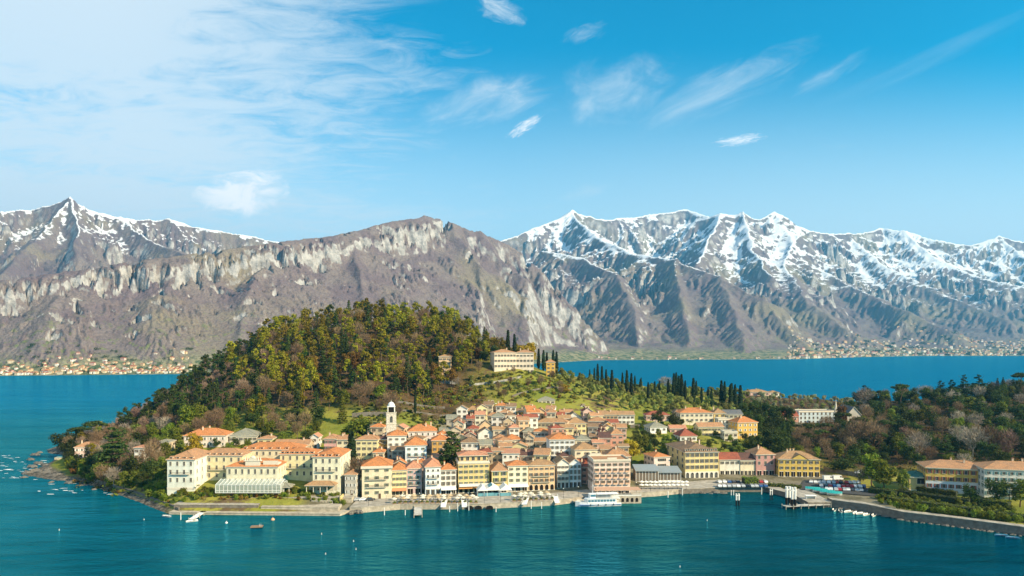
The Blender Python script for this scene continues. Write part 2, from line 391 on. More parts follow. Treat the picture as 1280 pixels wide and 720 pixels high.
# ---------------------------------------------------------------- the peninsula
def at(px, py, Y): return ((px - 640) / F * Y, Y, CAMH - (py - HZ) / F * Y)
def plan(px, py, z=0.0):          # where the sight line of an image point meets height z
    Y = F * (CAMH - z) / (py - HZ)
    return ((px - 640) / F * Y, Y)
TC = {  # bearing: (distance, height) pairs
 0: [(300, -3), (420, -3), (600, -3), (800, -4)],
 40: [(300, -3), (400, 0.8), (425, 1.8), (470, -2), (620, -3)],
 80: [(330, -2), (372, 1), (400, 2.5), (430, 3.2), (462, 2), (520, -2), (700, -3)],
 120: [(345, 1), (375, 5), (420, 6), (470, 4), (530, -1), (600, -3), (800, -3)],
 170: [(305, 0.5), (325, 4), (350, 7), (400, 9), (470, 8), (540, 3), (600, -2), (750, -3)],
 230: [(292, 3.6), (308, 7), (340, 11), (370, 16.5), (410, 22), (500, 34), (580, 36), (650, 24), (740, -2)],
 300: [(292, 3.6), (308, 7), (340, 11), (370, 16), (410, 23), (500, 46), (560, 58), (620, 58), (700, 38), (800, -2)],
 370: [(292, 3.6), (308, 7), (340, 11), (370, 15), (410, 24), (500, 57), (590, 78), (640, 76), (760, 30), (840, -2)],
 440: [(292, 2), (308, 2.5), (340, 8), (370, 14), (405, 25), (500, 58), (600, 88), (650, 86), (760, 40), (860, -2)],
 490: [(306, 2), (327, 2.3), (352, 10), (380, 17), (405, 26), (440, 33), (500, 58), (600, 89), (650, 86)],
 540: [(306, 2), (327, 2.3), (352, 10), (395, 17), (440, 27), (480, 38), (520, 56), (600, 86), (650, 83), (800, 25)],
 600: [(308, 2), (329, 2.3), (352, 10), (395, 17), (440, 23), (470, 31), (500, 43), (512, 51), (560, 60), (600, 72), (650, 70), (800, 15)],
 650: [(310, 2), (330, 2.3), (352, 10), (395, 17), (440, 22), (465, 28), (495, 40), (506, 51), (516, 53), (550, 54), (590, 54), (650, 48), (800, 5)],
 700: [(312, 2), (332, 2.3), (356, 10), (395, 16), (440, 21), (465, 26.5), (500, 38), (530, 43), (570, 45), (650, 36), (800, 2)],
 760: [(315, 2), (335, 3.5), (360, 9), (395, 13.5), (440, 20), (480, 27), (520, 33), (570, 38), (650, 31), (800, 0)],
 820: [(325, 2), (350, 3.0), (370, 7.5), (400, 12.5), (450, 20), (500, 25), (570, 32), (620, 31), (700, 18), (790, -1)],
 880: [(330, 2), (353, 2.6), (375, 7.5), (410, 13), (450, 18), (500, 22), (560, 27), (620, 28), (700, 14), (770, -1)],
 950: [(310, 1.5), (353, 2.6), (378, 6), (410, 10), (450, 13), (520, 16), (580, 22), (630, 25), (700, 12), (760, -1)],
 1020: [(302, 2), (353, 2.8), (380, 6), (430, 9), (520, 12), (580, 17), (640, 20), (730, -1)],
 1090: [(297, 2), (330, 2.8), (380, 6), (430, 11), (520, 17), (600, 19), (720, -1)],
 1160: [(280, 2), (320, 3), (360, 6), (430, 14), (520, 21), (600, 23), (720, 2)],
 1230: [(266, 2), (318, 3), (340, 5), (400, 13), (500, 24), (560, 28), (700, 8)],
 1360: [(240, 2), (300, 3.5), (340, 6), (400, 15), (500, 29), (600, 29), (740, 10)],
 1500: [(230, 2), (300, 4), (400, 15), (500, 29), (600, 29), (760, 10)],
}
cx, cy, cz = [], [], []
for px, lst in TC.items():
    for Y, z in lst:
        cx.append((px - 640) / F * Y); cy.append(Y); cz.append(z)
cx, cy, cz = map(np.array, (cx, cy, cz))
K = np.hypot(cx[:, None] - cx[None], cy[:, None] - cy[None])
n_ = len(cx)
M_ = np.zeros((n_ + 3, n_ + 3)); M_[:n_, :n_] = K - np.eye(n_) * 1.5
M_[:n_, n_] = M_[n_, :n_] = 1; M_[:n_, n_ + 1] = M_[n_ + 1, :n_] = cx; M_[:n_, n_ + 2] = M_[n_ + 2, :n_] = cy
wts = np.linalg.solve(M_, np.concatenate([cz, np.zeros(3)]))
FRONT = [plan(*p) for p in [(28, 594), (60, 600), (100, 603), (128, 612), (150, 619), (180, 630), (205, 640), (211, 643)]]
QUAY_A = [plan(*p) for p in [(211, 643), (425, 645), (437, 641)]]
QUAY_B = [plan(*p) for p in [(437, 641), (452, 641), (500, 637), (600, 636.5), (690, 632), (722, 628), (760, 624), (820, 620.5), (848, 617.5)]]
QUAY_C = [plan(*p) for p in [(848, 617.5), (900, 615), (958, 615), (992, 624), (1010, 634), (1040, 634)]]
QUAY_D = [plan(*p) for p in [(1040, 634), (1085, 640), (1130, 650), (1180, 656), (1240, 664), (1290, 671), (1500, 702)]]
BACK = [(400, 250), (620, 430), (700, 700), (420, 760), (300, 740), (150, 790), (60, 840), (-80, 860), (-200, 830), (-290, 770), (-345, 690), (-362, 600), (-345, 545), (-318, 500), (-312, 462), (-300, 447), (-285, 440), (-277, 418)]
SHORE = np.array(FRONT + QUAY_A[1:] + QUAY_B[1:] + QUAY_C[1:] + QUAY_D[1:] + BACK)
def shore_dist(x, y):
    x = np.asarray(x, float); y = np.asarray(y, float)
    best = np.full(x.shape, 1e9); ins = np.zeros(x.shape, bool)
    nS = len(SHORE)
    for i in range(nS):
        ax, ay = SHORE[i]; bx, by = SHORE[(i + 1) % nS]
        dx, dy = bx - ax, by - ay
        s = np.clip(((x - ax) * dx + (y - ay) * dy) / (dx * dx + dy * dy + 1e-9), 0, 1)
        best = np.minimum(best, np.hypot(x - ax - s * dx, y - ay - s * dy))
        if abs(dy) > 1e-9:
            ins ^= ((ay > y) != (by > y)) & (x < (bx - ax) * (y - ay) / dy + ax)
    return np.where(ins, best, -best)
def ground_raw(x, y):
    x = np.asarray(x, float); y = np.asarray(y, float)
    z = wts[n_] + wts[n_ + 1] * x + wts[n_ + 2] * y
    for i in range(n_):
        z = z + wts[i] * np.hypot(x - cx[i], y - cy[i])
    return z
GS = 4.0
gx = np.arange(-470, 560, GS); gy = np.arange(225, 900, GS)
GX, GY = np.meshgrid(gx, gy)
SD = shore_dist(GX, GY)
GZ = ground_raw(GX, GY)
hill = sstep(GY, 400, 440)
GZ = GZ + hill * fbm(GX / 38, GY / 38, 4, 61) * 1.6
GZ = np.maximum(GZ, 0.8)
GZ = np.where(SD > 0, GZ * sstep(SD, -1, 9), np.maximum(-3.5, SD * 0.3))
def ground(x, y):
    fx = (x - gx[0]) / GS; fy = (y - gy[0]) / GS
    ix = min(max(int(fx), 0), len(gx) - 2); iy = min(max(int(fy), 0), len(gy) - 2)
    fx -= ix; fy -= iy
    return float(GZ[iy, ix] * (1 - fx) * (1 - fy) + GZ[iy, ix + 1] * fx * (1 - fy) + GZ[iy + 1, ix] * (1 - fx) * fy + GZ[iy + 1, ix + 1] * fx * fy)

def m_ground(t):
    P = wpos(t)
    g = t.n('ShaderNodeNewGeometry')
    N = t.n('ShaderNodeSeparateXYZ', {0: g.outputs['Normal']}).outputs
    z = t.n('ShaderNodeSeparateXYZ', {0: P}).outputs
    a = t.noise(P, 0.022, 5, 0.6); b = t.noise(P, 0.12, 5, 0.65); c_ = t.noise(P, 0.7, 4, 0.7)
    grass = t.mix(t.step(a, 0.38, 0.62), (0.150, 0.172, 0.024), (0.260, 0.240, 0.045))
    grass = t.mix(t.math('MULTIPLY', t.step(b, 0.52, 0.68), 0.6), grass, (0.090, 0.100, 0.022))
    soil = t.mix(t.step(b, 0.4, 0.62), (0.075, 0.052, 0.028), (0.125, 0.085, 0.045))
    col = t.mix(t.step(t.math('ADD', a, t.math('MULTIPLY', t.math('SUBTRACT', b, 0.5), 0.6)), 0.56, 0.66), grass, soil)
    # leaf litter under the wood of the hill and of the park
    wood1 = t.math('MULTIPLY', t.step(z[1], 418.0, 445.0), t.step(z[0], 8.0, -45.0))
    wood2 = t.math('MULTIPLY', t.step(z[0], 150.0, 185.0), t.step(z[1], 345.0, 375.0))
    wood = t.math('MINIMUM', t.math('ADD', wood1, wood2), 1.0)
    litter = t.mix(t.step(b, 0.42, 0.6), (0.055, 0.034, 0.018), (0.110, 0.066, 0.030))
    litter = t.mix(t.math('MULTIPLY', t.step(c_, 0.5, 0.62), 0.6), litter, (0.045, 0.050, 0.018))
    col = t.mix(wood, col, litter)
    # paved lanes between the houses
    town = t.math('MULTIPLY', t.step(z[1], 436.0, 424.0), t.math('MULTIPLY', t.step(z[0], -92.0, -84.0), t.step(z[0], 64.0, 50.0)))
    town = t.math('MAXIMUM', town, t.math('MULTIPLY', t.step(z[1], 366.0, 358.0), t.math('MULTIPLY', t.step(z[0], 50.0, 60.0), t.step(z[0], 166.0, 158.0))))
    town = t.math('MULTIPLY', town, t.math('SUBTRACT', 1.0, t.math('MULTIPLY', t.step(z[1], 396.0, 410.0), t.step(z[0], -40.0, -52.0))))
    pave = t.mix(t.step(b, 0.4, 0.6), (0.10, 0.085, 0.068), (0.20, 0.175, 0.14))
    col = t.mix(t.math('MULTIPLY', town, 0.85), col, pave)
    beach = t.math('MULTIPLY', t.step(z[2], 1.6, 0.9), t.step(z[0], -130.0, -150.0))
    col = t.mix(beach, col, t.mix(t.step(c_, 0.42, 0.6), (0.05, 0.045, 0.038), (0.17, 0.15, 0.12)))
    steep = t.math('SUBTRACT', 1.0, t.step(N[2], 0.55, 0.68))
    col = t.mix(t.math('MULTIPLY', steep, 0.7), col, (0.17, 0.15, 0.115))
    return bsdf(t, col, 0.95, 0.1, bump(t, t.math('ADD', t.math('MULTIPLY', b, 1.2), t.math('MULTIPLY', c_, 0.5)), 0.8, 1.0))
terr = grid_mesh('terrain', GX, GY, GZ, mat('meadow_and_soil', m_ground))
terr['kind'] = 'structure'

def m_water(t):
    P = wpos(t)
    z = t.n('ShaderNodeSeparateXYZ', {0: P}).outputs
    r1 = t.noise(t.mapping(P, (0, 0, 0), (0, 0, R(28)), (0.35, 1.0, 1)), 0.16, 6.0, 0.62, 0.5)
    r2 = t.noise(t.mapping(P, (5, 9, 0), (0, 0, R(18)), (0.5, 1.0, 1)), 0.75, 5.0, 0.65, 0.3)
    r3 = t.noise(t.mapping(P, (2, 4, 0), (0, 0, R(35)), (0.3, 1.0, 1)), 0.028, 4.0, 0.55, 0.6)
    big = t.noise(t.mapping(P, (0, 0, 0), (0, 0, R(20)), (0.4, 1, 1)), 0.012, 3.0, 0.5, 0.4)
    water_tone = t.mix(t.step(big, 0.35, 0.65), (0.000, 0.034, 0.046), (0.000, 0.056, 0.078))
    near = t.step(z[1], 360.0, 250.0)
    blue = t.mix(t.step(z[0], 20.0, -190.0), (0.000, 0.030, 0.042), (0.000, 0.105, 0.165))  # dark middle, brighter left: reflections of hill and sky put into the colour
    water_tone = t.mix(0.65, water_tone, blue)
    water_tone = t.mix(t.math('MULTIPLY', t.step(z[1], 420.0, 900.0), 0.8), water_tone, (0.000, 0.125, 0.265))
    h = t.math('ADD', t.math('ADD', t.math('MULTIPLY', r1, 3.4), t.math('MULTIPLY', r2, 0.7)), t.math('MULTIPLY', r3, 6.0))
    lane = t.noise(t.mapping(P, (30, 12, 0), (0, 0, R(32)), (0.22, 1, 1)), 0.035, 5.0, 0.6, 0.8)
    nm = bump(t, h, t.math('MULTIPLY_ADD', t.step(lane, 0.36, 0.64), 0.62, 0.38), 1.0)
    dif = t.n('ShaderNodeBsdfDiffuse', {'Color': water_tone, 'Normal': nm}).outputs[0]
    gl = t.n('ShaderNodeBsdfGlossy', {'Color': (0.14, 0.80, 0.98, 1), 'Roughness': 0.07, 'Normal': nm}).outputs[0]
    fr = t.n('ShaderNodeFresnel', {'IOR': 1.33, 'Normal': nm}).outputs[0]
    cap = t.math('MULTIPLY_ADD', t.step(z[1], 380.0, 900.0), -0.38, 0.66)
    return t.n('ShaderNodeMixShader', {0: t.math('MINIMUM', t.math('MULTIPLY', fr, 0.95), cap), 1: dif, 2: gl}).outputs[0]
me = bpy.data.meshes.new('lake')
me.from_pydata([(-16000, -1500, 0), (18000, -1500, 0), (18000, 12500, 0), (-16000, 12500, 0)], [], [(0, 1, 2, 3)])
me.materials.append(mat('lake_water', m_water))
lake = bpy.data.objects.new('lake', me); COL.objects.link(lake); lake['kind'] = 'structure'

# the air between here and the far shore
def m_haze(t):
    return None
hz = bpy.data.materials.new('air'); hz.use_nodes = True
hz.node_tree.nodes.clear()
t = NT(hz.node_tree)
pv = t.n('ShaderNodeVolumePrincipled', {'Color': (0.09, 0.55, 1.0, 1), 'Density': 6.2e-5, 'Anisotropy': 0.2})
oo = hz.node_tree.nodes.new('ShaderNodeOutputMaterial'); hz.node_tree.links.new(pv.outputs[0], oo.inputs['Volume'])
me = bpy.data.meshes.new('haze')
x0, x1, y0, y1, z0, z1 = -16500, 18500, -1600, 12600, -6, 1750
me.from_pydata([(x0, y0, z0), (x1, y0, z0), (x1, y1, z0), (x0, y1, z0), (x0, y0, z1), (x1, y0, z1), (x1, y1, z1), (x0, y1, z1)], [],
               [(3, 2, 1, 0), (4, 5, 6, 7), (0, 1, 5, 4), (1, 2, 6, 5), (2, 3, 7, 6), (3, 0, 4, 7)])
me.materials.append(hz)
hazeo = bpy.data.objects.new('haze', me); COL.objects.link(hazeo); hazeo['kind'] = 'stuff'
# ---------------------------------------------------------------- mesh helpers
class MB:
    def __init__(s): s.v, s.f, s.m = [], [], []
    def face(s, pts, m=0):
        b = len(s.v); s.v.extend(pts); s.f.append(tuple(range(b, b + len(pts)))); s.m.append(m); return s
    def box(s, x0, x1, y0, y1, z0, z1, m=0, top=True, bottom=True):
        b = len(s.v)
        s.v.extend([(x0, y0, z0), (x1, y0, z0), (x1, y1, z0), (x0, y1, z0), (x0, y0, z1), (x1, y0, z1), (x1, y1, z1), (x0, y1, z1)])
        fs = [(0, 1, 5, 4), (1, 2, 6, 5), (2, 3, 7, 6), (3, 0, 4, 7)]
        if top: fs.append((4, 5, 6, 7))
        if bottom: fs.append((3, 2, 1, 0))
        for q in fs: s.f.append(tuple(b + i for i in q)); s.m.append(m)
        return s
    def prism(s, poly, z0, z1, m=0, mtop=None):
        """upright prism over a counter-clockwise plan polygon; z0, z1 may be lists"""
        n = len(poly); b = len(s.v)
        Z0 = z0 if isinstance(z0, (list, tuple)) else [z0] * n
        Z1 = z1 if isinstance(z1, (list, tuple)) else [z1] * n
        s.v.extend([(p[0], p[1], z) for p, z in zip(poly, Z0)]); s.v.extend([(p[0], p[1], z) for p, z in zip(poly, Z1)])
        for i in range(n):
            j = (i + 1) % n
            s.f.append((b + i, b + j, b + n + j, b + n + i)); s.m.append(m)
        s.f.append(tuple(range(b + n, b + 2 * n))); s.m.append(m if mtop is None else mtop)
        s.f.append(tuple(range(b + n - 1, b - 1, -1))); s.m.append(m)
        return s
    def tube(s, p, q, r0, r1=None, n=6, m=0):
        r1 = r0 if r1 is None else r1
        p, q = Vector(p), Vector(q); d = q - p
        if d.length < 1e-6: return s
        d.normalize()
        a = d.orthogonal().normalized(); c = d.cross(a)
        b = len(s.v)
        for k in range(n):
            an = 2 * math.pi * k / n; o = a * math.cos(an) + c * math.sin(an)
            s.v.append(tuple(p + o * r0)); s.v.append(tuple(q + o * r1))
        for k in range(n):
            i, j = b + 2 * k, b + 2 * ((k + 1) % n)
            s.f.append((i, j, j + 1, i + 1)); s.m.append(m)
        s.f.append(tuple(b + 2 * k + 1 for k in range(n))); s.m.append(m)
        s.f.append(tuple(b + 2 * k for k in reversed(range(n)))); s.m.append(m)
        return s
    def dome(s, c, rx, ry, rz, n=12, rings=5, m=0, a0=0.0):
        b = len(s.v)
        for i in range(rings):
            el = a0 + (math.pi / 2 - a0) * i / rings
            for k in range(n):
                an = 2 * math.pi * k / n
                s.v.append((c[0] + rx * math.cos(el) * math.cos(an), c[1] + ry * math.cos(el) * math.sin(an), c[2] + rz * math.sin(el)))
        s.v.append((c[0], c[1], c[2] + rz))
        for i in range(rings - 1):
            for k in range(n):
                s.f.append((b + i * n + k, b + i * n + (k + 1) % n, b + (i + 1) * n + (k + 1) % n, b + (i + 1) * n + k)); s.m.append(m)
        for k in range(n):
            s.f.append((b + (rings - 1) * n + k, b + (rings - 1) * n + (k + 1) % n, b + rings * n)); s.m.append(m)
        return s
    def mesh(s, name, mats, smooth=False):
        me = bpy.data.meshes.new(name)
        me.from_pydata(s.v, [], s.f)
        for x in mats: me.materials.append(x)
        if len(mats) > 1: me.polygons.foreach_set('material_index', s.m)
        if smooth: me.polygons.foreach_set('use_smooth', [True] * len(s.f))
        me.update()
        return me
    def build(s, name, mats, parent=None, smooth=False):
        if not isinstance(mats, (list, tuple)): mats = [mats]
        return link(name, s.mesh(name, mats, smooth), parent)
def link(name, me, parent=None, loc=(0, 0, 0), rz=0.0):
    o = bpy.data.objects.new(name, me); COL.objects.link(o)
    o.location = loc; o.rotation_euler = (0, 0, rz)
    if parent is not None: o.parent = parent
    return o
def thing(name, label, cat, loc=(0, 0, 0), rz=0.0, group=None, me=None):
    o = bpy.data.objects.new(name, me); COL.objects.link(o)
    o.location = loc; o.rotation_euler = (0, 0, rz)
    o['label'] = label; o['category'] = cat
    if group: o['group'] = group
    return o
def tag(o, label, cat, group=None):
    o['label'] = label; o['category'] = cat
    if group: o['group'] = group
    return o

# ---------------------------------------------------------------- building materials
def plaster(c):
    c = tuple(round(x, 3) for x in c)
    def b(t):
        P = opos(t)
        n1 = t.noise(P, 0.35, 5, 0.65); n2 = t.noise(t.mapping(P, sc=(1.6, 1.6, 0.25)), 0.9, 4, 0.6)
        n3 = t.noise(P, 3.0, 3, 0.6)
        col = t.mix(t.step(n1, 0.35, 0.7), c, tuple(x * 0.72 + 0.02 for x in c))
        col = t.mix(t.math('MULTIPLY', t.step(n2, 0.55, 0.75), 0.45), col, tuple(x * 0.62 for x in c))
        col = t.mix(t.math('MULTIPLY', t.step(n3, 0.6, 0.7), 0.2), col, tuple(min(1, x * 1.2) for x in c))
        return bsdf(t, col, 0.9, 0.15)
    return mat('plaster_%g_%g_%g' % c, b)
def tiles(c):
    c = tuple(round(x, 3) for x in c)
    def b(t):
        P = opos(t)
        n1 = t.noise(P, 0.28, 5, 0.7); n2 = t.noise(P, 1.6, 4, 0.7); n3 = t.noise(P, 5.0, 2, 0.6)
        rows = t.n('ShaderNodeTexWave', {'Vector': P, 'Scale': 0.8, 'Distortion': 0.6, 'Detail': 2.0}, wave_type='BANDS', bands_direction='DIAGONAL').outputs[1]
        col = t.mix(t.step(n1, 0.35, 0.68), c, (c[0] * 0.66, c[1] * 0.76, c[2] * 0.9))
        col = t.mix(t.math('MULTIPLY', t.step(n2, 0.42, 0.62), 0.75), col, (c[0] * 0.50, c[1] * 0.58, c[2] * 0.7))
        col = t.mix(t.math('MULTIPLY', t.step(n3, 0.55, 0.7), 0.5), col, (min(1, c[0] * 1.25), min(1, c[1] * 1.4), min(1, c[2] * 1.6)))
        return bsdf(t, col, 0.9, 0.15, bump(t, t.math('ADD', t.math('MULTIPLY', rows, 0.12), t.math('MULTIPLY', n2, 0.25)), 0.7, 1.0))
    return mat('roof_tiles_%g_%g_%g' % c, b)
def paint(name, c, rough=0.6, spec=0.3, **kw):
    def b(t):
        n = t.noise(opos(t), 1.4, 3, 0.6)
        return bsdf(t, t.mix(t.math('MULTIPLY', t.step(n, 0.4, 0.7), 0.35), c, tuple(x * 0.75 for x in c)), rough, spec, **kw)
    return mat(name, b)
def stone(name, c, s=0.8):
    def b(t):
        P = opos(t)
        n = t.noise(P, s, 6, 0.7); vz = t.n('ShaderNodeTexVoronoi', {'Vector': P, 'Scale': s * 1.6}).outputs[1]
        vv = t.n('ShaderNodeSeparateColor', {0: vz}).outputs[0]
        col = t.mix(t.step(n, 0.3, 0.7), tuple(x * 0.6 for x in c), tuple(min(1, x * 1.2) for x in c))
        col = t.mix(t.math('MULTIPLY', vv, 0.5), col, tuple(x * 0.7 for x in c))
        return bsdf(t, col, 0.92, 0.15, bump(t, n, 0.7, 0.5))
    return mat(name, b)
GLASS = paint('window_glass', (0.020, 0.026, 0.030), 0.12, 0.5)
DARK = paint('dark_opening', (0.018, 0.015, 0.013), 0.9, 0.1)
WHITE = paint('white_paint', (0.76, 0.74, 0.69), 0.6)
TRIM = paint('stone_trim', (0.62, 0.56, 0.45), 0.85)
IRON = paint('wrought_iron', (0.03, 0.03, 0.03), 0.6)
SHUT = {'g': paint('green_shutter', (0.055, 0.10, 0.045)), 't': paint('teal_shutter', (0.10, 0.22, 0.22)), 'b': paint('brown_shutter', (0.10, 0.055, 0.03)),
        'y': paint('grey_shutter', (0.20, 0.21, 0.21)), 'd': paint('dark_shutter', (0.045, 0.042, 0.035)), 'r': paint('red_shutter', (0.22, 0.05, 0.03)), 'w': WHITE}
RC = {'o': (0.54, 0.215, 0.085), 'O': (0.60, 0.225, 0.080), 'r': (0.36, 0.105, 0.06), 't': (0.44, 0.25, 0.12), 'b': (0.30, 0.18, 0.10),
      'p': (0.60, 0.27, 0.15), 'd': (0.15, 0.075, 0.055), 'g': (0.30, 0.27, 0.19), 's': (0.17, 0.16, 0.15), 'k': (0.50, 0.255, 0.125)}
WC = {'cream': (0.70, 0.60, 0.42), 'white': (0.76, 0.72, 0.64), 'blue': (0.64, 0.70, 0.72), 'yellow': (0.66, 0.50, 0.22), 'gold': (0.64, 0.40, 0.10),
      'ochre': (0.55, 0.33, 0.10), 'peach': (0.70, 0.48, 0.28), 'pink': (0.68, 0.46, 0.38), 'mauve': (0.52, 0.38, 0.36), 'rose': (0.56, 0.30, 0.22),
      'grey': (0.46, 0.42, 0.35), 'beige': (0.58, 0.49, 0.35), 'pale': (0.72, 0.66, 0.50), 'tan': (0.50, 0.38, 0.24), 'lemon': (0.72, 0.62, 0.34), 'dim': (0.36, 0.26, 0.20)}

_win = {}
def window_mesh(w_, h_, sh, arched=False):
    """frame, panes and (open) shutters round a hole-dark glass; origin at the sill centre, facing -y"""
    key = (round(w_, 2), round(h_, 2), sh, arched)
    if key in _win: return _win[key]
    b = MB()
    fw = 0.09
    b.box(-w_ / 2, w_ / 2, -0.03, 0.02, 0, h_, 1)
    if arched:
        pts = [(w_ / 2 * math.cos(a), h_ + w_ / 2 * math.sin(a)) for a in [math.pi * k / 8 for k in range(9)]]
        for k in range(8):
            b.face([(0, -0.03, h_), (pts[k][0], -0.03, pts[k][1]), (pts[k + 1][0], -0.03, pts[k + 1][1])], 1)
            p, q = pts[k], pts[k + 1]
            b.tube((p[0] * 1.06, -0.05, h_ + (p[1] - h_) * 1.06), (q[0] * 1.06, -0.05, h_ + (q[1] - h_) * 1.06), fw / 1.6, n=4)
    b.box(-w_ / 2 - fw, -w_ / 2, -0.09, 0.02, -0.02, h_, 0); b.box(w_ / 2, w_ / 2 + fw, -0.09, 0.02, -0.02, h_, 0)
    if not arched: b.box(-w_ / 2 - fw, w_ / 2 + fw, -0.10, 0.02, h_, h_ + fw, 0)
    b.box(-w_ / 2 - fw - .06, w_ / 2 + fw + .06, -0.18, 0.02, -0.14, -0.02, 0)
    b.box(-0.035, 0.035, -0.06, -0.03, 0, h_, 0)
    if sh and sh != '-':
        sw = w_ * 0.46
        for s_ in (-1, 1):
            x = s_ * (w_ / 2 + fw + sw / 2 + 0.02)
            b.box(x - sw / 2, x + sw / 2, -0.13, -0.06, 0.0, h_, 2)
            for k in range(3):
                b.box(x - sw / 2 + .06, x + sw / 2 - .06, -0.15, -0.131, h_ * (k + .12) / 3, h_ * (k + .88) / 3, 2)
    me = b.mesh('window', [TRIM, GLASS, SHUT.get(sh, SHUT['b'])])
    _win[key] = me
    return me
_dorm = {}
def roof_mesh(W, D, E, rise, kind, ov=0.5, th=0.24):
    """roof over the footprint x in [-W/2, W/2], y in [0, D] with its eaves at E"""
    b = MB()
    x0, x1, y0, y1 = -W / 2 - ov, W / 2 + ov, -ov, D + ov
    if kind == 'hip':
        if W >= D:
            k = min((y1 - y0) / 2, (x1 - x0) / 2 - 0.2)
            r0, r1 = (x0 + k, D / 2), (x1 - k, D / 2)
            quads = [[(x0, y0), (x1, y0), r1, r0], [(x1, y1), (x0, y1), r0, r1]]; tris = [[(x1, y0), (x1, y1), r1], [(x0, y1), (x0, y0), r0]]
        else:
            k = (x1 - x0) / 2
            r0, r1 = (0, y0 + k), (0, y1 - k)
            quads = [[(x1, y0), (x1, y1), r1, r0], [(x0, y1), (x0, y0), r0, r1]]; tris = [[(x0, y0), (x1, y0), r0], [(x1, y1), (x0, y1), r1]]
        hz_ = lambda p: E + rise if p in (r0, r1) else E
        for q in quads + tris: b.face([(p[0], p[1], hz_(p) + th) for p in q], 0)
        b.box(x0, x1, y0, y1, E, E + th, 1, top=False)
        rt = 0.14
        for p in (r0, r1):
            for c_ in ((x0, y0), (x1, y0), (x0, y1), (x1, y1)):
                if abs(c_[0] - p[0]) < k + 0.3 and abs(c_[1] - p[1]) < k + 0.3:
                    b.tube((c_[0], c_[1], E + th), (p[0], p[1], E + rise + th), rt, n=4)
        b.tube((r0[0], r0[1], E + rise + th), (r1[0], r1[1], E + rise + th), rt, n=4)
    elif kind in ('gx', 'gy'):
        if kind == 'gx':
            A_ = [(x0, y0, E), (x1, y0, E), (x1, D / 2, E + rise), (x0, D / 2, E + rise)]; B_ = [(x1, y1, E), (x0, y1, E), (x0, D / 2, E + rise), (x1, D / 2, E + rise)]
        else:
            A_ = [(x0, y1, E), (x0, y0, E), (0, y0, E + rise), (0, y1, E + rise)]; B_ = [(x1, y0, E), (x1, y1, E), (0, y1, E + rise), (0, y0, E + rise)]
        for q in (A_, B_):
            up = [(p[0], p[1], p[2] + th) for p in q]
            b.face(up, 0); b.face(q[::-1], 1)
            for i in range(4):
                j = (i + 1) % 4
                b.face([q[i], q[j], up[j], up[i]], 1)
        e = (x0, D / 2, E + rise + th), (x1, D / 2, E + rise + th)
        if kind == 'gy': e = (0, y0, E + rise + th), (0, y1, E + rise + th)
        b.tube(e[0], e[1], 0.15, n=4)
    elif kind == 'shed':
        q = [(x0, y0, E), (x1, y0, E), (x1, y1, E + rise), (x0, y1, E + rise)]
        up = [(p[0], p[1], p[2] + th) for p in q]
        b.face(up, 0); b.face(q[::-1], 1)
        for i in range(4):
            j = (i + 1) % 4
            b.face([q[i], q[j], up[j], up[i]], 1)
    elif kind == 'flat':
        b.box(x0 + ov * .4, x1 - ov * .4, y0 + ov * .4, y1 - ov * .4, E, E + 0.35, 1)
        b.face([(x0 + ov, y0 + ov, E + 0.36), (x1 - ov, y0 + ov, E + 0.36), (x1 - ov, y1 - ov, E + 0.36), (x0 + ov, y1 - ov, E + 0.36)], 0)
        for (a, c_, d_, e_) in ((x0 + ov, x1 - ov, y0 + ov, y0 + ov + .25), (x0 + ov, x1 - ov, y1 - ov - .25, y1 - ov), (x0 + ov, x0 + ov + .25, y0 + ov + .25, y1 - ov - .25), (x1 - ov - .25, x1 - ov, y0 + ov + .25, y1 - ov - .25)):
            b.box(a, c_, d_, e_, E + 0.353, E + 0.95, 1)
    return b

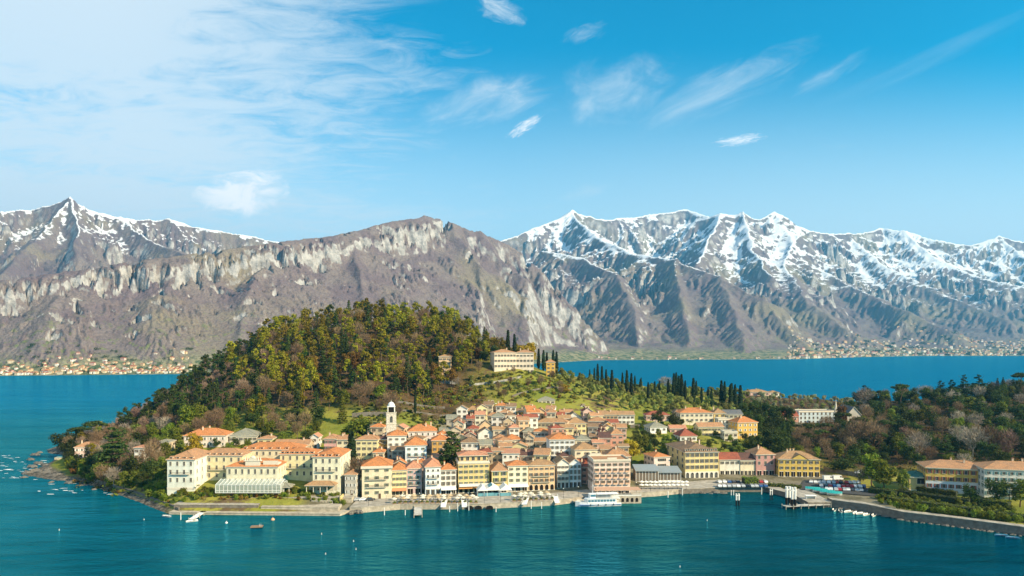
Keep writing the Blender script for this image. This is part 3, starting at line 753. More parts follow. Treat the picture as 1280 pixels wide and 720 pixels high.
HOUSES = []
CHIM = paint('chimney_render', (0.60, 0.47, 0.34), 0.9)
hr = random.Random(11)
def house(label, *a_, **k_):
    assert len(label.split()) <= 16, label
    return house_(label, *a_, **k_)
def house_(label, x0, x1, ey, ry, storeys, cols, wall, roof, kind='hip', Y=None, depth=None, yaw=0.0, sh='b', rows=None, name='house', cat='house',
          chim=None, base=None, ww=0.8, wh=1.3, sto=None, awn=None, balc=0, ground_floor=None, top=None, side=True, arch=False, ov=0.5, door=True, group=None, rise=None, yadd=0):
    """one building: the front wall spans image columns x0..x1, its eaves stand at row ey and its ridge at row ry"""
    H = (sto or 2.95) * storeys + 0.25
    xm = (x0 + x1) / 2
    if Y is None:
        lo, best = 300.0, None
        for k in range(400):
            Yt = 306 + k * 0.8
            ze = CAMH - (ey - HZ) / F * Yt
            if ze - ground((xm - 640) / F * Yt, Yt) <= H: best = Yt; break
        Y = best or 450
    Y += yadd
    W = (x1 - x0) / F * Y / max(0.5, math.cos(yaw))
    X = (xm - 640) / F * Y
    ze = CAMH - (ey - HZ) / F * Y
    D = depth or max(7.0, min(13.0, W * 0.95))
    c_, s_ = math.cos(yaw), math.sin(yaw)
    corners = [(X + lx * c_ - ly * s_, Y + lx * s_ + ly * c_) for lx in (-W / 2, W / 2) for ly in (0, D)]
    gb = min(ground(*c) for c in corners)
    gf = min(ground(*corners[0]), ground(*corners[2]))
    if base is not None: gf = base; gb = min(gb, base)
    z0 = gb - 0.8
    root = thing(name, label, cat, (X, Y, z0), yaw, group)
    E = ze - z0
    if rise is None:
        zr = CAMH - (ry - HZ) / F * (Y + (D / 2 if kind in ('hip', 'gx') else 0.5 if kind == 'gy' else D))
        rise = min(max(zr - ze - 0.24, min(W, D) * 0.17), min(W, D) * 0.42) if kind != 'flat' else 0.5
        if kind == 'shed': rise = min(max(zr - ze, 0.6), D * 0.4)
    wm, rm = plaster(WC[wall] if isinstance(wall, str) else wall), tiles(RC[roof] if isinstance(roof, str) else roof)
    b = MB()
    if kind == 'gy':
        for y in (0, D):
            pts = [(-W / 2, y, 0), (W / 2, y, 0), (W / 2, y, E), (0, y, E + rise), (-W / 2, y, E)]
            b.face(pts if y == 0 else pts[::-1])
        b.face([(W / 2, 0, 0), (W / 2, D, 0), (W / 2, D, E), (W / 2, 0, E)]); b.face([(-W / 2, D, 0), (-W / 2, 0, 0), (-W / 2, 0, E), (-W / 2, D, E)])
    elif kind == 'gx':
        for x in (-W / 2, W / 2):
            pts = [(x, D, 0), (x, 0, 0), (x, 0, E), (x, D / 2, E + rise), (x, D, E)]
            b.face(pts if x < 0 else pts[::-1])
        b.face([(-W / 2, 0, 0), (W / 2, 0, 0), (W / 2, 0, E), (-W / 2, 0, E)]); b.face([(W / 2, D, 0), (-W / 2, D, 0), (-W / 2, D, E), (W / 2, D, E)])
    elif kind == 'shed':
        for x in (-W / 2, W / 2):
            pts = [(x, D, 0), (x, 0, 0), (x, 0, E), (x, D, E + rise)]
            b.face(pts if x < 0 else pts[::-1])
        b.face([(-W / 2, 0, 0), (W / 2, 0, 0), (W / 2, 0, E), (-W / 2, 0, E)]); b.face([(W / 2, D, 0), (-W / 2, D, 0), (-W / 2, D, E + rise), (W / 2, D, E + rise)])
    else:
        b.box(-W / 2, W / 2, 0, D, 0, E - 0.003)
    # stone corner strips, a plinth and a string course give the walls relief
    zf = gf - z0
    mi = 1
    b.box(-W / 2 - 0.06, W / 2 + 0.06, -0.07, D + 0.06, max(0, zf - .4), zf + 0.5, mi, top=True)
    if kind in ('hip', 'flat', 'gx'): b.box(-W / 2 - 0.10, W / 2 + 0.10, -0.14, -0.002, E - 0.32, E - 0.006, mi)
    b.build('wall', [wm, TRIM], root)
    rf = roof_mesh(W, D, E, rise, kind, ov).build('roof', [rm, TRIM], root)
    n = chim if chim is not None else (hr.choice([0, 1, 1, 2]) if kind in ('hip', 'gx', 'gy') else 0)
    for k in range(n):
        cxp = hr.uniform(-W * .32, W * .32); cyp = D / 2 + hr.uniform(-.18, .18) * D
        zc_ = E + rise * 0.6
        cb = MB().box(-.32, .32, -.32, .32, -0.8, rise * .45 + 1.0).box(-.42, .42, -.42, .42, rise * .45 + 1.002, rise * .45 + 1.16, 1)
        for q in (-.2, .2): cb.box(q - .08, q + .08, -.2, .2, rise * .45 + 1.162, rise * .45 + 1.36, 1)
        c1_ = cb.build('chimney', [CHIM, rm], rf); c1_.location = (cxp, cyp, zc_)
    # windows storey by storey from the eaves down
    st = sto or 2.95
    nrow = rows if rows is not None else max(1, min(7, int((E - zf + 0.4) / st)))
    def put(lx, ly, lz, rz, me):
        link('window', me, root, (lx, ly, lz), rz)
    gfl = ground_floor
    pitch = W / max(1, cols)
    ww0 = ww
    ww = min(ww, pitch * 0.36)
    fsh = sh if ww + 0.24 + ww * 1.0 < pitch * 0.96 else (sh if sh == '-' else '-')
    spitch = D / max(1, min(4, int(D / 3.2)))
    ssh = sh if 0.8 * 2.1 + .24 < spitch * .8 else '-'
    for r in range(nrow):
        zb = E - st * (r + 1) + st * 0.30
        if zb < zf + 0.4: 
            if r > 0: break
        last = (zb - st < zf + 0.2)
        if gfl and last and r > 0: break
        hh = wh * (0.72 if (r == 0 and nrow > 3) else 1.0)
        for c in range(cols):
            lx = -W / 2 + W * (c + 0.5) / cols
            put(lx, 0, zb, 0.0, window_mesh(ww0 if arch else ww, hh, fsh, arch and r == nrow - 1))
        if side:
            ns = max(1, min(4, int(D / 3.2)))
            s_vis = 1 if X < 40 else -1
            for c in range(ns):
                ly = D * (c + 0.5) / ns
                put(s_vis * W / 2, ly, zb, math.pi / 2 * s_vis, window_mesh(min(ww, .8), hh, ssh))
        if balc and 0 < r <= balc:
            bw = W * 0.34
            bb = MB().box(-bw, bw, -0.95, -0.002, zb - 0.30, zb - 0.16, 0)
            for k in range(int(bw * 2 / 0.22) + 1):
                xx = -bw + 0.03 + k * 0.22
                if xx < bw: bb.box(xx - .02, xx + .02, -0.93, -0.89, zb - 0.159, zb + 0.72, 1)
            bb.box(-bw, bw, -0.95, -0.87, zb + 0.721, zb + 0.79, 1)
            bb.build('balcony', [TRIM, IRON], root)
    if gfl == 'arcade':
        na = max(3, cols)
        for c in range(na):
            lx = -W / 2 + W * (c + 0.5) / na
            aw = W / na * 0.62
            ab = MB(); ah = 1.9
            ab.box(-aw / 2, aw / 2, -0.09, 0.02, 0, ah, 0)
            pts = [(aw / 2 * math.cos(math.pi * k / 8), ah + aw / 2 * math.sin(math.pi * k / 8)) for k in range(9)]
            for k in range(8):
                ab.face([(0, -0.09, ah), (pts[k][0], -0.09, pts[k][1]), (pts[k + 1][0], -0.09, pts[k + 1][1])], 0)
                ab.tube((pts[k][0], -0.1, pts[k][1]), (pts[k + 1][0], -0.1, pts[k + 1][1]), 0.1, n=4, m=1)
            o = ab.build('arch', [DARK, TRIM], root); o.location = (lx, 0, zf + 0.1)
    elif gfl == 'shop':
        na = max(2, cols)
        for c in range(na):
            lx = -W / 2 + W * (c + 0.5) / na
            aw = W / na * 0.66
            sb = MB().box(-aw / 2, aw / 2, -0.09, 0.02, 0, 2.45, 0).box(-aw / 2 - .1, aw / 2 + .1, -0.13, 0.02, 2.45, 2.65, 1)
            sb.box(-.05, .05, -0.12, -0.092, 0, 2.45, 1)
            o = sb.build('shopfront', [DARK, TRIM], root); o.location = (lx, 0, zf + 0.1)
    elif door:
        db = MB().box(-.55, .55, -0.10, 0.02, 0, 2.2, 0).box(-.7, -.55, -0.14, 0.02, 0, 2.3, 1).box(.55, .7, -0.14, 0.02, 0, 2.3, 1).box(-.7, .7, -0.14, 0.02, 2.301, 2.5, 1)
        o = db.build('door', [SHUT['b'], TRIM], root); o.location = (W * 0.08 + 0.2, 0, zf + 0.05 if zf + .05 > .5 else .5)
    if awn:
        am = paint('awning_%s' % awn, {'terracotta': (0.55, 0.24, 0.12), 'white': (0.78, 0.76, 0.70), 'black': (0.03, 0.03, 0.03), 'orange': (0.60, 0.30, 0.10)}[awn], 0.85)
        z = zf + 3.35
        ab = MB()
        ab.face([(-W / 2 + .1, -0.15, z), (-W / 2 + .1, -2.3, z - 0.75), (W / 2 - .1, -2.3, z - 0.75), (W / 2 - .1, -0.15, z)])
        ab.face([(-W / 2 + .1, -0.15, z - .06), (W / 2 - .1, -0.15, z - .06), (W / 2 - .1, -2.3, z - .81), (-W / 2 + .1, -2.3, z - .81)])
        ab.box(-W / 2 + .1, W / 2 - .1, -2.36, -2.305, z - 1.05, z - 0.72)
        ab.build('awning', am, root)
    HOUSES.append((root, W, D, E, zf, rise))
    return dict(root=root, W=W, D=D, E=E, zf=zf, rise=rise, roof=rf, X=X, Y=Y, z0=z0, wm=wm, rm=rm)
# ---------------------------------------------------------------- the town
def merge(parts, name, label, cat):
    r0 = parts[0]['root']
    root = thing(name, label, cat, r0.location.copy(), r0.rotation_euler.z)
    inv = (Matrix.Translation(r0.location) @ Matrix.Rotation(r0.rotation_euler.z, 4, 'Z')).inverted()
    for p in parts:
        o = p['root']
        m = inv @ Matrix.Translation(o.location) @ Matrix.Rotation(o.rotation_euler.z, 4, 'Z')
        for ch in list(o.children):
            mb = ch.matrix_basis.copy()
            ch.parent = root
            ch.matrix_basis = m @ mb
        bpy.data.objects.remove(o)
    return root
y12 = R(11)
# front row on the lake promenade
h = house('cream house with green shutters and orange hip roof, first promenade house beside the big hotel', 453, 489, 583, 570, 4, 3, 'cream', 'O', Y=306, depth=13, yaw=R(8), sh='g', base=1.9, sto=3.3, balc=2, chim=1)
bb = MB().box(-h['W'] / 2 - .5, h['W'] / 2 + .5, -.62, -.15, h['E'] - .9, h['E'] - .02, 0).build('cornice', [TRIM], h['root'])
house('narrow lemon house with green shutters and a terracotta awning left of the mauve house', 490, 508, 588, 578, 4, 4, 'lemon', 'O', Y=313, depth=9, yaw=y12, sh='g', base=2.0, sto=2.6, ww=.7, wh=1.25, awn='terracotta', ground_floor='shop', chim=0)
house('mauve house with two tall columns of teal shutters on the promenade', 508.5, 527, 586, 575, 4, 2, 'mauve', 'p', Y=315, depth=9, yaw=y12, sh='t', base=2.0, sto=2.65, ww=1.0, ground_floor='shop', balc=2, chim=1)
house('pale blue white house with small black awnings over its balconies on the promenade', 532, 550.5, 584, 568, 4, 3, 'blue', 'p', Y=313, depth=14, yaw=y12, sh='w', base=2.0, sto=2.8, balc=2, ground_floor='shop', chim=1)
house('white house with dark brown window strips and bright orange roof beside the pale blue house', 551, 570, 587.5, 579, 4, 3, 'white', 'O', Y=315, depth=8, yaw=y12, sh='b', base=2.0, sto=2.6, wh=1.7, ground_floor='shop', awn='white', chim=1)
h = house('tall yellow lake hotel with six window columns, roof terrace and pink penthouse roof', 573, 611.5, 579, 578, 5, 6, 'yellow', 'p', 'flat', Y=318, depth=13, yaw=R(9), sh='g', base=2.1, sto=2.65, ww=.8, wh=1.3, awn='orange', ground_floor='arcade', chim=0)
W_, E_ = h['W'], h['E']
MB().box(-W_ / 2 + .8, W_ / 2 - .8, 2.4, 12, E_ + .36, E_ + 3.0).build('penthouse', [h['wm']], h['root'])
pr = roof_mesh(W_ - 1.2, 10, E_ + 3.0, 1.5, 'hip', .6).build('penthouse_roof', [tiles(RC['p']), TRIM], h['root']); pr.location = (0, 2.2, 0)
for k in range(5): link('window', window_mesh(1.3, 1.6, '-'), h['root'], (-W_ / 2 + W_ * (k + .75) / 5.5, 2.4, E_ + .95))
MB().box(-W_ / 2 + .3, W_ / 2 - .3, -2.6, -.15, 4.05 + h['zf'], 4.2 + h['zf']).box(-W_ / 2 + .3, W_ / 2 - .3, -2.55, -2.45, 3.3 + h['zf'], 4.049 + h['zf']).build('terrace_canopy', [WHITE], h['root'])
house('yellow corner house with light green shutters and red brown pyramid roof beside the alley', 615, 634.5, 589, 575, 3, 2, 'yellow', 'k', Y=318, depth=11, yaw=R(9), sh='g', base=2.1, sto=2.75, ww=1.25, wh=1.6, balc=2, ground_floor='shop', chim=0)
house('long cream house with a bright orange roof and three wide doorways on the promenade', 635, 660, 582.5, 575, 4, 3, 'pale', 'O', Y=321, depth=9, yaw=R(9), sh='g', base=2.1, sto=2.7, ww=.8, wh=1.4, ground_floor='shop', awn='white', chim=1)
house('pink cream house with orange balconies above an arcade of four dark arches', 660.5, 693.5, 582, 574, 4, 5, 'peach', 't', Y=323, depth=10, yaw=R(9), sh='b', base=2.1, sto=2.75, ground_floor='arcade', balc=2, chim=1)
house('slim white house with dark blue shutters and ochre side wall, half in shade', 696.5, 711, 580, 571, 4, 3, 'white', 't', 'gy', Y=327, depth=11, yaw=R(5), sh='d', base=2.3, sto=2.75, ground_floor='shop', balc=2, ww=.8, chim=0)
house('slim pale blue house with tall teal shutters and an orange gable roof', 711.5, 726.5, 580, 570, 4, 3, 'blue', 'k', 'gy', Y=328, depth=11, yaw=R(5), sh='t', base=2.3, sto=2.75, ww=.85, wh=1.9, ground_floor='shop', chim=0)
house('shaded mauve house with a dark red roof squeezed beside the pink hotel', 727, 740, 584, 572, 4, 2, 'rose', 'r', Y=332, depth=10, yaw=R(4), sh='d', base=2.5, sto=2.8, chim=1)
h = house('pink lake hotel with a flat roof terrace and five rows of balconies', 742, 788, 577, 575, 5, 6, (0.78, 0.60, 0.50), 'k', 'flat', Y=315, depth=14, yaw=R(5), sh='b', base=2.2, sto=2.75, ww=.95, wh=1.6, chim=0, cat='hotel', ground_floor='shop')
W_, E_ = h['W'], h['E']
for r in range(1, 5):
    for k in range(6):
        zb = E_ - 2.75 * (r + 1) + .55
        x = -W_ / 2 + W_ * (k + .5) / 6
        b = MB().box(x - .95, x + .95, -.8, -.002, zb, zb + .14, 0).box(x - .95, x + .95, -.8, -.74, zb + .141, zb + .85, 1)
        b.build('balcony', [TRIM, paint('salmon_railing', (0.62, 0.38, 0.25))], h['root'])
MB().box(-W_ / 2 - .3, W_ / 2 + .3, -.3, -.16, E_ - .1, E_ + 1.1).box(-2.2, 2.2, -.34, -.16, E_ + 1.1, E_ + 1.9).build('parapet', [TRIM], h['root'])
# ---- second row
house('white house with grey shutters and orange hip roof at the foot of the bell tower', 484.5, 507.5, 545, 537, 3, 3, 'white', 'O', Y=352, depth=10, yaw=R(8), sh='y', chim=0)
house('pale blue white house with green balconies and an orange hip roof below the bell tower', 507, 533, 557, 546, 3, 3, 'blue', 'O', Y=338, depth=10, yaw=R(10), sh='t', balc=2, chim=0)
house('long pale pink house under a bright orange roof right of the bell tower', 511, 545.5, 539.5, 530, 3, 5, (0.74, 0.60, 0.54), 'O', Y=372, depth=10, yaw=R(8), sh='w', chim=2)
house('pale green church nave with a steep stone gable behind the bell tower', 498, 514, 541, 531, 2, 1, (0.62, 0.64, 0.54), 'g', 'gy', Y=390, depth=16, yaw=R(12), sh='-', chim=0, cat='church', rows=1)
house('ochre house with an orange hip roof half hidden by the big cedar', 540, 561, 551, 543, 3, 3, 'ochre', 'O', Y=362, depth=10, yaw=R(6), sh='b')
house('windowless beige barn with a pale stone roof behind the cedar', 549, 566, 543, 533, 2, 1, 'beige', 'g', 'gx', Y=392, depth=9, rows=1, chim=0)
house('narrow white house with two columns of tall shutters and a brown roof above the cedar', 565.5, 582, 528.5, 521, 4, 2, 'white', 'b', Y=400, yaw=R(8), sh='y', depth=8)
house('small grey gabled shed lit on its stone roof at the town edge by the terraces', 558, 570, 524, 518, 2, 1, 'grey', 'g', 'gx', Y=418, rows=1, chim=0, depth=8)
house('small yellow house with an orange pyramid roof at the top left of the town', 571.5, 582, 515, 510, 2, 2, 'yellow', 'k', Y=440, chim=0, yaw=R(10))
house('yellow house with a wide ochre roof at the upper edge of the town', 583, 599, 513.5, 507, 2, 3, 'lemon', 't', Y=448, chim=0)
house('yellow house with a pillared loggia at the upper edge of the town', 598.5, 621, 514.5, 509, 2, 4, 'lemon', 'k', Y=452, sh='d', ww=1.5, chim=1)
house('low white house with a peaked orange roof behind the pillared loggia', 608, 621, 508, 504, 2, 2, 'white', 'k', Y=468, chim=0)
house('cluttered little house with a faded red roof below the loggia house', 583.5, 598, 524, 518, 2, 2, 'pink', 'r', 'gx', Y=424, chim=2)
house('shaded beige house with a red patched roof above the lane', 584, 597.5, 536.5, 531, 3, 2, 'tan', 'r', Y=392, depth=8)
house('peach house with a broad orange gable in the upper town', 598, 617, 534, 525, 3, 2, 'peach', 'k', 'gy', Y=408, depth=11, yaw=R(8), chim=0)
house('white house with a plain low gable below the peach gable', 598, 617.5, 542, 535, 3, 1, 'white', 'b', 'gy', Y=386, depth=8, yaw=R(8), rows=1, chim=0)
house('white house with a grey brown pyramid roof and a small dormer right of the cedar', 576.5, 598, 553.5, 546, 3, 3, 'white', 'b', Y=360, depth=9, sh='y', chim=1)
house('long low house with a pale curved roof above the dark alley', 600, 616, 556, 549, 2, 2, 'beige', 'g', 'gx', Y=360, depth=10, chim=0, yaw=R(14))
house('small tan house with a dull red roof and terrace at the bend of the alley', 598.5, 616, 566, 560, 2, 2, 'tan', 'r', Y=342, depth=9, chim=1)
house('brown roofed ochre house in the shade of the middle town', 619.5, 633, 538, 530, 3, 3, 'ochre', 'b', Y=402, depth=9)
house('pinkish grey house with an orange hip roof above the alley', 616.5, 632, 549.5, 543, 2, 2, 'pink', 'k', Y=374, depth=9, chim=0)
house('white house with three shuttered windows and a vivid orange hip roof in mid town', 631.5, 651, 550, 542.5, 3, 3, 'pale', 'O', Y=368, depth=9, yaw=R(8), sh='y', chim=0)
house('pale yellow house with two small windows behind the promenade corner house', 614.5, 629, 564, 559, 3, 2, 'peach', 'k', 'gx', Y=344, depth=8, chim=1)
house('white house with round windows under a slanting mono-pitch roof behind the promenade', 628, 649, 567, 561, 3, 3, 'white', 'p', 'shed', Y=341, depth=8, wh=1.0, ww=1.0, sh='-', chim=0)
house('saturated yellow orange cube house at the top of the town below the scrub', 646, 664, 514.5, 511.5, 3, 3, (0.68, 0.40, 0.07), 'b', 'gx', Y=446, sh='d', depth=9, chim=1, yaw=R(-6))
house('little peach house with a white gable left of the hillside villa', 671, 682, 515, 510, 3, 1, 'peach', 'p', 'gy', Y=446, chim=0, depth=8)
house('cream villa with four upper windows standing alone above the rooftops', 672.5, 693.5, 500.5, 495.5, 3, 4, 'cream', 'g', Y=472, sh='d', depth=10, chim=0)
house('low house with a long red roof in front of the hillside villa', 682, 706, 520, 515, 2, 4, 'grey', 'r', 'gx', Y=438, depth=9, chim=2)
house('long low ochre and grey house with dark windows under the hillside villa', 671.5, 706.5, 528.5, 522.5, 3, 7, (0.52, 0.44, 0.28), 't', Y=414, depth=10, sh='d', chim=1)
house('grey green house with a tan roof beside the white pillared house', 654, 668, 540, 534, 3, 2, 'grey', 'g', Y=392, depth=9, chim=0)
house('white house with a pillared upper loggia and a flat orange roof', 667.5, 685, 540, 535, 3, 4, 'white', 'O', Y=390, depth=9, sh='d', ww=1.0, chim=0)
house('shaded brown house with dark balconies below the white loggia house', 668, 687, 552, 547.5, 3, 4, 'tan', 'k', 'gx', Y=368, depth=8, sh='d', ww=1.2, balc=2, chim=0)
house('big white five-storey block with grey shutters and an orange roof in mid town', 687, 718.5, 549.5, 541, 5, 5, (0.72, 0.72, 0.70), 'O', Y=352, depth=11, yaw=R(6), sh='y', rows=5, sto=2.75, ww=1.2, wh=1.45, chim=1, cat='hotel')
house('small yellow gabled house left of the shaded brown house', 653, 664, 553, 547, 2, 1, 'lemon', 't', 'gy', Y=374, depth=8, chim=0)
house('yellow house with a rising gable behind the arcade house', 668, 686, 569, 560, 3, 2, 'lemon', 'k', 'gx', Y=343, depth=8, yaw=R(-10), chim=1)
house('low house with a dark red slate roof crossed by pipes in the middle town', 650, 668, 570, 562, 2, 2, 'dim', 'd', 'gx', Y=347, depth=11, chim=2)
house('yellow house with a tan pyramid roof standing clear in the upper right of the town', 709.5, 733, 529.5, 521.5, 3, 4, 'lemon', 't', Y=410, depth=10, yaw=R(8), sh='b', chim=0)
house('large white gable end behind the yellow house with the pyramid roof', 707.5, 727.5, 523, 515.5, 3, 1, 'white', 'b', 'gy', Y=436, depth=11, rows=1, chim=0)
house('tiny white cottage with a round gable above the red roofs at the town top', 723, 734, 511, 505, 2, 1, 'white', 'p', 'gy', Y=470, chim=0, depth=8)
house('low white house under a red brown roof left of the long pink terrace row', 728, 742.5, 520, 514, 2, 2, 'white', 'r', 'gx', Y=442, chim=1, depth=9)
house('house with a small pale front and mixed red roof above the white gable', 700, 716, 516, 511.5, 2, 2, 'white', 'k', 'gx', Y=452, chim=1, depth=8)
house('long peach terrace row under a tan roof at the right edge of town', 748.5, 772, 519, 513, 2, 5, 'peach', 't', 'gx', Y=440, depth=10, chim=2, sh='d')
house('cream white end house continuing the long peach terrace row', 772.3, 793, 519, 513.5, 3, 4, 'white', 't', 'gx', Y=440, depth=10, chim=0, sh='d')
house('pink house with a roof terrace below the long peach row', 736, 757, 527, 521, 3, 3, (0.62, 0.36, 0.26), 'k', Y=415, depth=10, yaw=R(-8), chim=0)
house('low salmon annexe with a red lean-to roof under the terrace row', 757.5, 773, 529, 524, 2, 3, 'rose', 'r', 'gx', Y=418, depth=8, chim=0)
house('tall peach house with a brown pointed roof behind the pink lake hotel', 764, 779.5, 543, 534, 4, 2, 'rose', 'k', Y=374, depth=9, yaw=R(4), chim=1, sh='d')
house('dark roofed rose house in shade joined to the tall peach house', 750, 764, 548, 535, 3, 2, 'rose', 'd', 'gx', Y=370, depth=12, chim=1, sh='d')
house('beige house with a grey tan roof right of the big white block', 719, 738.5, 550, 543, 3, 2, 'beige', 'g', Y=366, depth=9, yaw=R(6), sh='d', chim=1)
house('wide cream house with a tan hip roof in front of the beige house', 718.5, 747, 562.5, 552.5, 3, 3, 'cream', 't', Y=344, depth=11, yaw=R(8), sh='d', chim=0)
house('tiny cream pavilion with a flat roof behind the pink lake hotel', 737.5, 751, 569, 566, 2, 2, 'cream', 'g', 'flat', Y=340, depth=6, chim=0)
house('rear wing with an orange brown hip roof rising behind the pink lake hotel', 757, 788, 571, 559, 4, 4, 'peach', 'k', Y=334, depth=11, chim=1)
house('little square tan tower at the right edge of the old town', 773.5, 786, 558.5, 554.5, 4, 2, 'tan', 't', 'gx', Y=356, depth=7, chim=0)
house('small house with an orange lean-to roof under the tall peach house', 751, 765, 562, 556, 2, 2, 'peach', 'k', 'shed', Y=352, depth=8, chim=0)
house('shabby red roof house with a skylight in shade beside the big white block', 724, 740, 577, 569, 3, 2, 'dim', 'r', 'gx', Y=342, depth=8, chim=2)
# ---- roofs that fill the tangle of the upper town
FILL = [(600, 519, 12, 'pale', 'p', 'small pale house with a faded pink roof left of the yellow cube house'), (622, 521, 15, 'white', 'g', 'low whitewashed house with a domed stone roof below the palm scrub'),
        (636, 527, 13, 'tan', 'b', 'narrow tan house with a brown roof left of the long ochre and grey house'), (655, 526, 13, 'peach', 'k', 'peach cottage with an orange roof under the yellow cube house'),
        (643, 535, 12, 'white', 'p', 'white cottage with a pink roof in the dense middle of the upper town'), (662, 548, 10, 'beige', 't', 'small beige house wedged between loggia house and big white block'),
        (741, 534, 12, 'grey', 'b', 'grey house with a brown roof under the pink terrace house'), (689, 516, 11, 'cream', 'k', 'small cream house with an orange roof right under the hillside villa'),
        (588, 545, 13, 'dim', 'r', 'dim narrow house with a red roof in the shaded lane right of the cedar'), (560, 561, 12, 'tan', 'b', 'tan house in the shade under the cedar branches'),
        (697, 536, 16, 'rose', 'r', 'rose house with a low red roof above the big white block'), (757, 541, 10, 'tan', 'r', 'tan house with a red roof in front of the terrace garden'),
        (497, 563, 14, 'grey', 'b', 'grey house in shade between bell tower house and promenade'), (525, 579, 14, 'pink', 'O', 'pink house with a bright orange roof behind the mauve house'),
        (500, 580, 14, 'beige', 'O', 'beige house with an orange gable roof behind the lemon house'), (545, 572, 12, 'yellow', 'p', 'yellow attic house with a pink roof above the pale blue house'),
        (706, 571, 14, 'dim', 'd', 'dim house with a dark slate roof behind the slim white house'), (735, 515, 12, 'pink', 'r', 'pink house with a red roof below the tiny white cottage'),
        (777, 535, 12, 'pink', 'k', 'pink garden house with an orange roof below the cream end house'), (473, 566, 13, 'cream', 'O', 'cream roof turret house rising behind the first cream promenade house')]
for i, (px, ey, wpx, wc, rc, lab) in enumerate(FILL):
    house(lab, px - wpx / 2, px + wpx / 2, ey, ey - 5.5, 3, 2, wc, rc, ['gx', 'hip', 'gy'][i % 3], chim=i % 3, yaw=R(hr.uniform(-8, 14)), depth=7.5)
# small houses that fill the gaps between the named ones
def overlap(x, y, W, D, m=-.6):
    for (root, w2, d2, e2, zf2, r2) in HOUSES:
        hx, hy = root.location.x, root.location.y
        if abs(x - hx) < (W + w2) / 2 + m and hy - D - m < y < hy + d2 + m: return True
    return False
CN = {'cream': 'cream', 'peach': 'peach', 'pink': 'pink', 'tan': 'tan', 'beige': 'beige', 'lemon': 'yellow', 'white': 'white', 'ochre': 'ochre'}
RN = {'k': 'orange brown', 'O': 'vivid orange', 't': 'tan', 'r': 'dull red', 'p': 'pale pink', 'b': 'brown'}
fr_ = random.Random(5); made = 0
for _ in range(4000):
    if made >= 46: break
    Yf = fr_.uniform(338, 452); px = fr_.uniform(455 if Yf < 385 else 566, 752 if Yf < 400 else 770)
    W_ = fr_.uniform(5.0, 8.0); D_ = fr_.uniform(5.5, 8); x = (px - 640) / F * Yf
    if overlap(x, Yf, W_, D_): continue
    wc, rc = fr_.choice(list(CN)), fr_.choice(list(RN) + ['k', 'k', 'O'])
    zt = ground(x, Yf) + fr_.uniform(5.0, 8.8)
    ey = HZ + (CAMH - zt) / Yf * F; hw = W_ / Yf * F / 2
    house('small %s house with a %s roof tucked into a gap of the old town' % (CN[wc], RN[rc]), px - hw, px + hw, ey, ey - 5, 3, 2, wc, rc, fr_.choice(['gx', 'hip', 'gy', 'gx']), Y=Yf, depth=D_, yaw=R(fr_.uniform(-14, 18)), chim=fr_.choice([0, 1, 1, 2]),
          group='small %s houses with %s roofs in the old town gaps' % (CN[wc], RN[rc]))
    made += 1
# ---- left of the town, behind and beside the big hotel
house('pinkish white house with a wide vermilion hip roof among trees above the big hotel', 231, 281, 545, 535, 3, 7, (0.70, 0.58, 0.50), 'O', Y=366, depth=13, yaw=R(6), sh='w', chim=2)
house('villa with a grey stone hip roof and dark ribbon windows above the big hotel', 288, 320, 545.5, 535, 2, 6, (0.56, 0.52, 0.42), 'g', Y=372, depth=14, yaw=R(10), sh='d', chim=0, ww=1.3)
house('small house with an orange roof right of the grey roofed villa', 322, 340, 549, 545, 2, 2, 'lemon', 'k', Y=366, depth=9, chim=1)
house('long low shed with a patchy orange roof behind the big hotel', 343, 386, 556, 549, 1, 4, 'tan', 'k', 'gx', Y=352, depth=9, chim=1, rows=1)
house('roofless white gable house among the low sheds', 388, 398, 547, 538, 2, 1, 'white', 'p', 'gy', Y=368, depth=7, chim=0)
house('pink house of three storeys left of the cream town house above the hotel', 405, 420.5, 549, 542.5, 3, 3, (0.66, 0.36, 0.32), 'k', Y=356, depth=9, sh='d', chim=1)
house('cream town house with balconies next to the pink house above the hotel', 421, 436, 550, 543.5, 3, 2, 'cream', 'k', 'gx', Y=356, depth=9, sh='d', chim=2, balc=1)
house('yellow three-storey house with a long orange roof right of the column of ivy', 445, 472, 550, 543, 3, 4, 'lemon', 'k', Y=350, depth=9, sh='d', chim=2)
house('ochre house under a dark roof left of the bell tower', 472.5, 484, 549.5, 544, 3, 2, 'ochre', 'd', Y=354, depth=9, sh='b', chim=1)
house('small grey stone lodge in shade between the hotel garden and the rocky slipway', 431, 445, 594, 587, 2, 3, 'grey', 'k', Y=304, depth=8, sh='w', base=4.0, chim=0)
house('pale garden house with a grey roof under bare trees on the left slope', 196, 211, 553, 549, 1, 2, 'beige', 'g', Y=362, depth=7, chim=0)
house('pale pavilion with a low roof in the thicket near the headland', 168, 180, 560, 557, 1, 2, 'white', 'p', Y=350, depth=6, chim=0)
house('pinkish villa with an orange roof hidden among pines on the headland', 96, 121, 559, 552, 3, 5, (0.70, 0.50, 0.44), 'k', Y=400, depth=10, yaw=R(20), sh='w', chim=2)
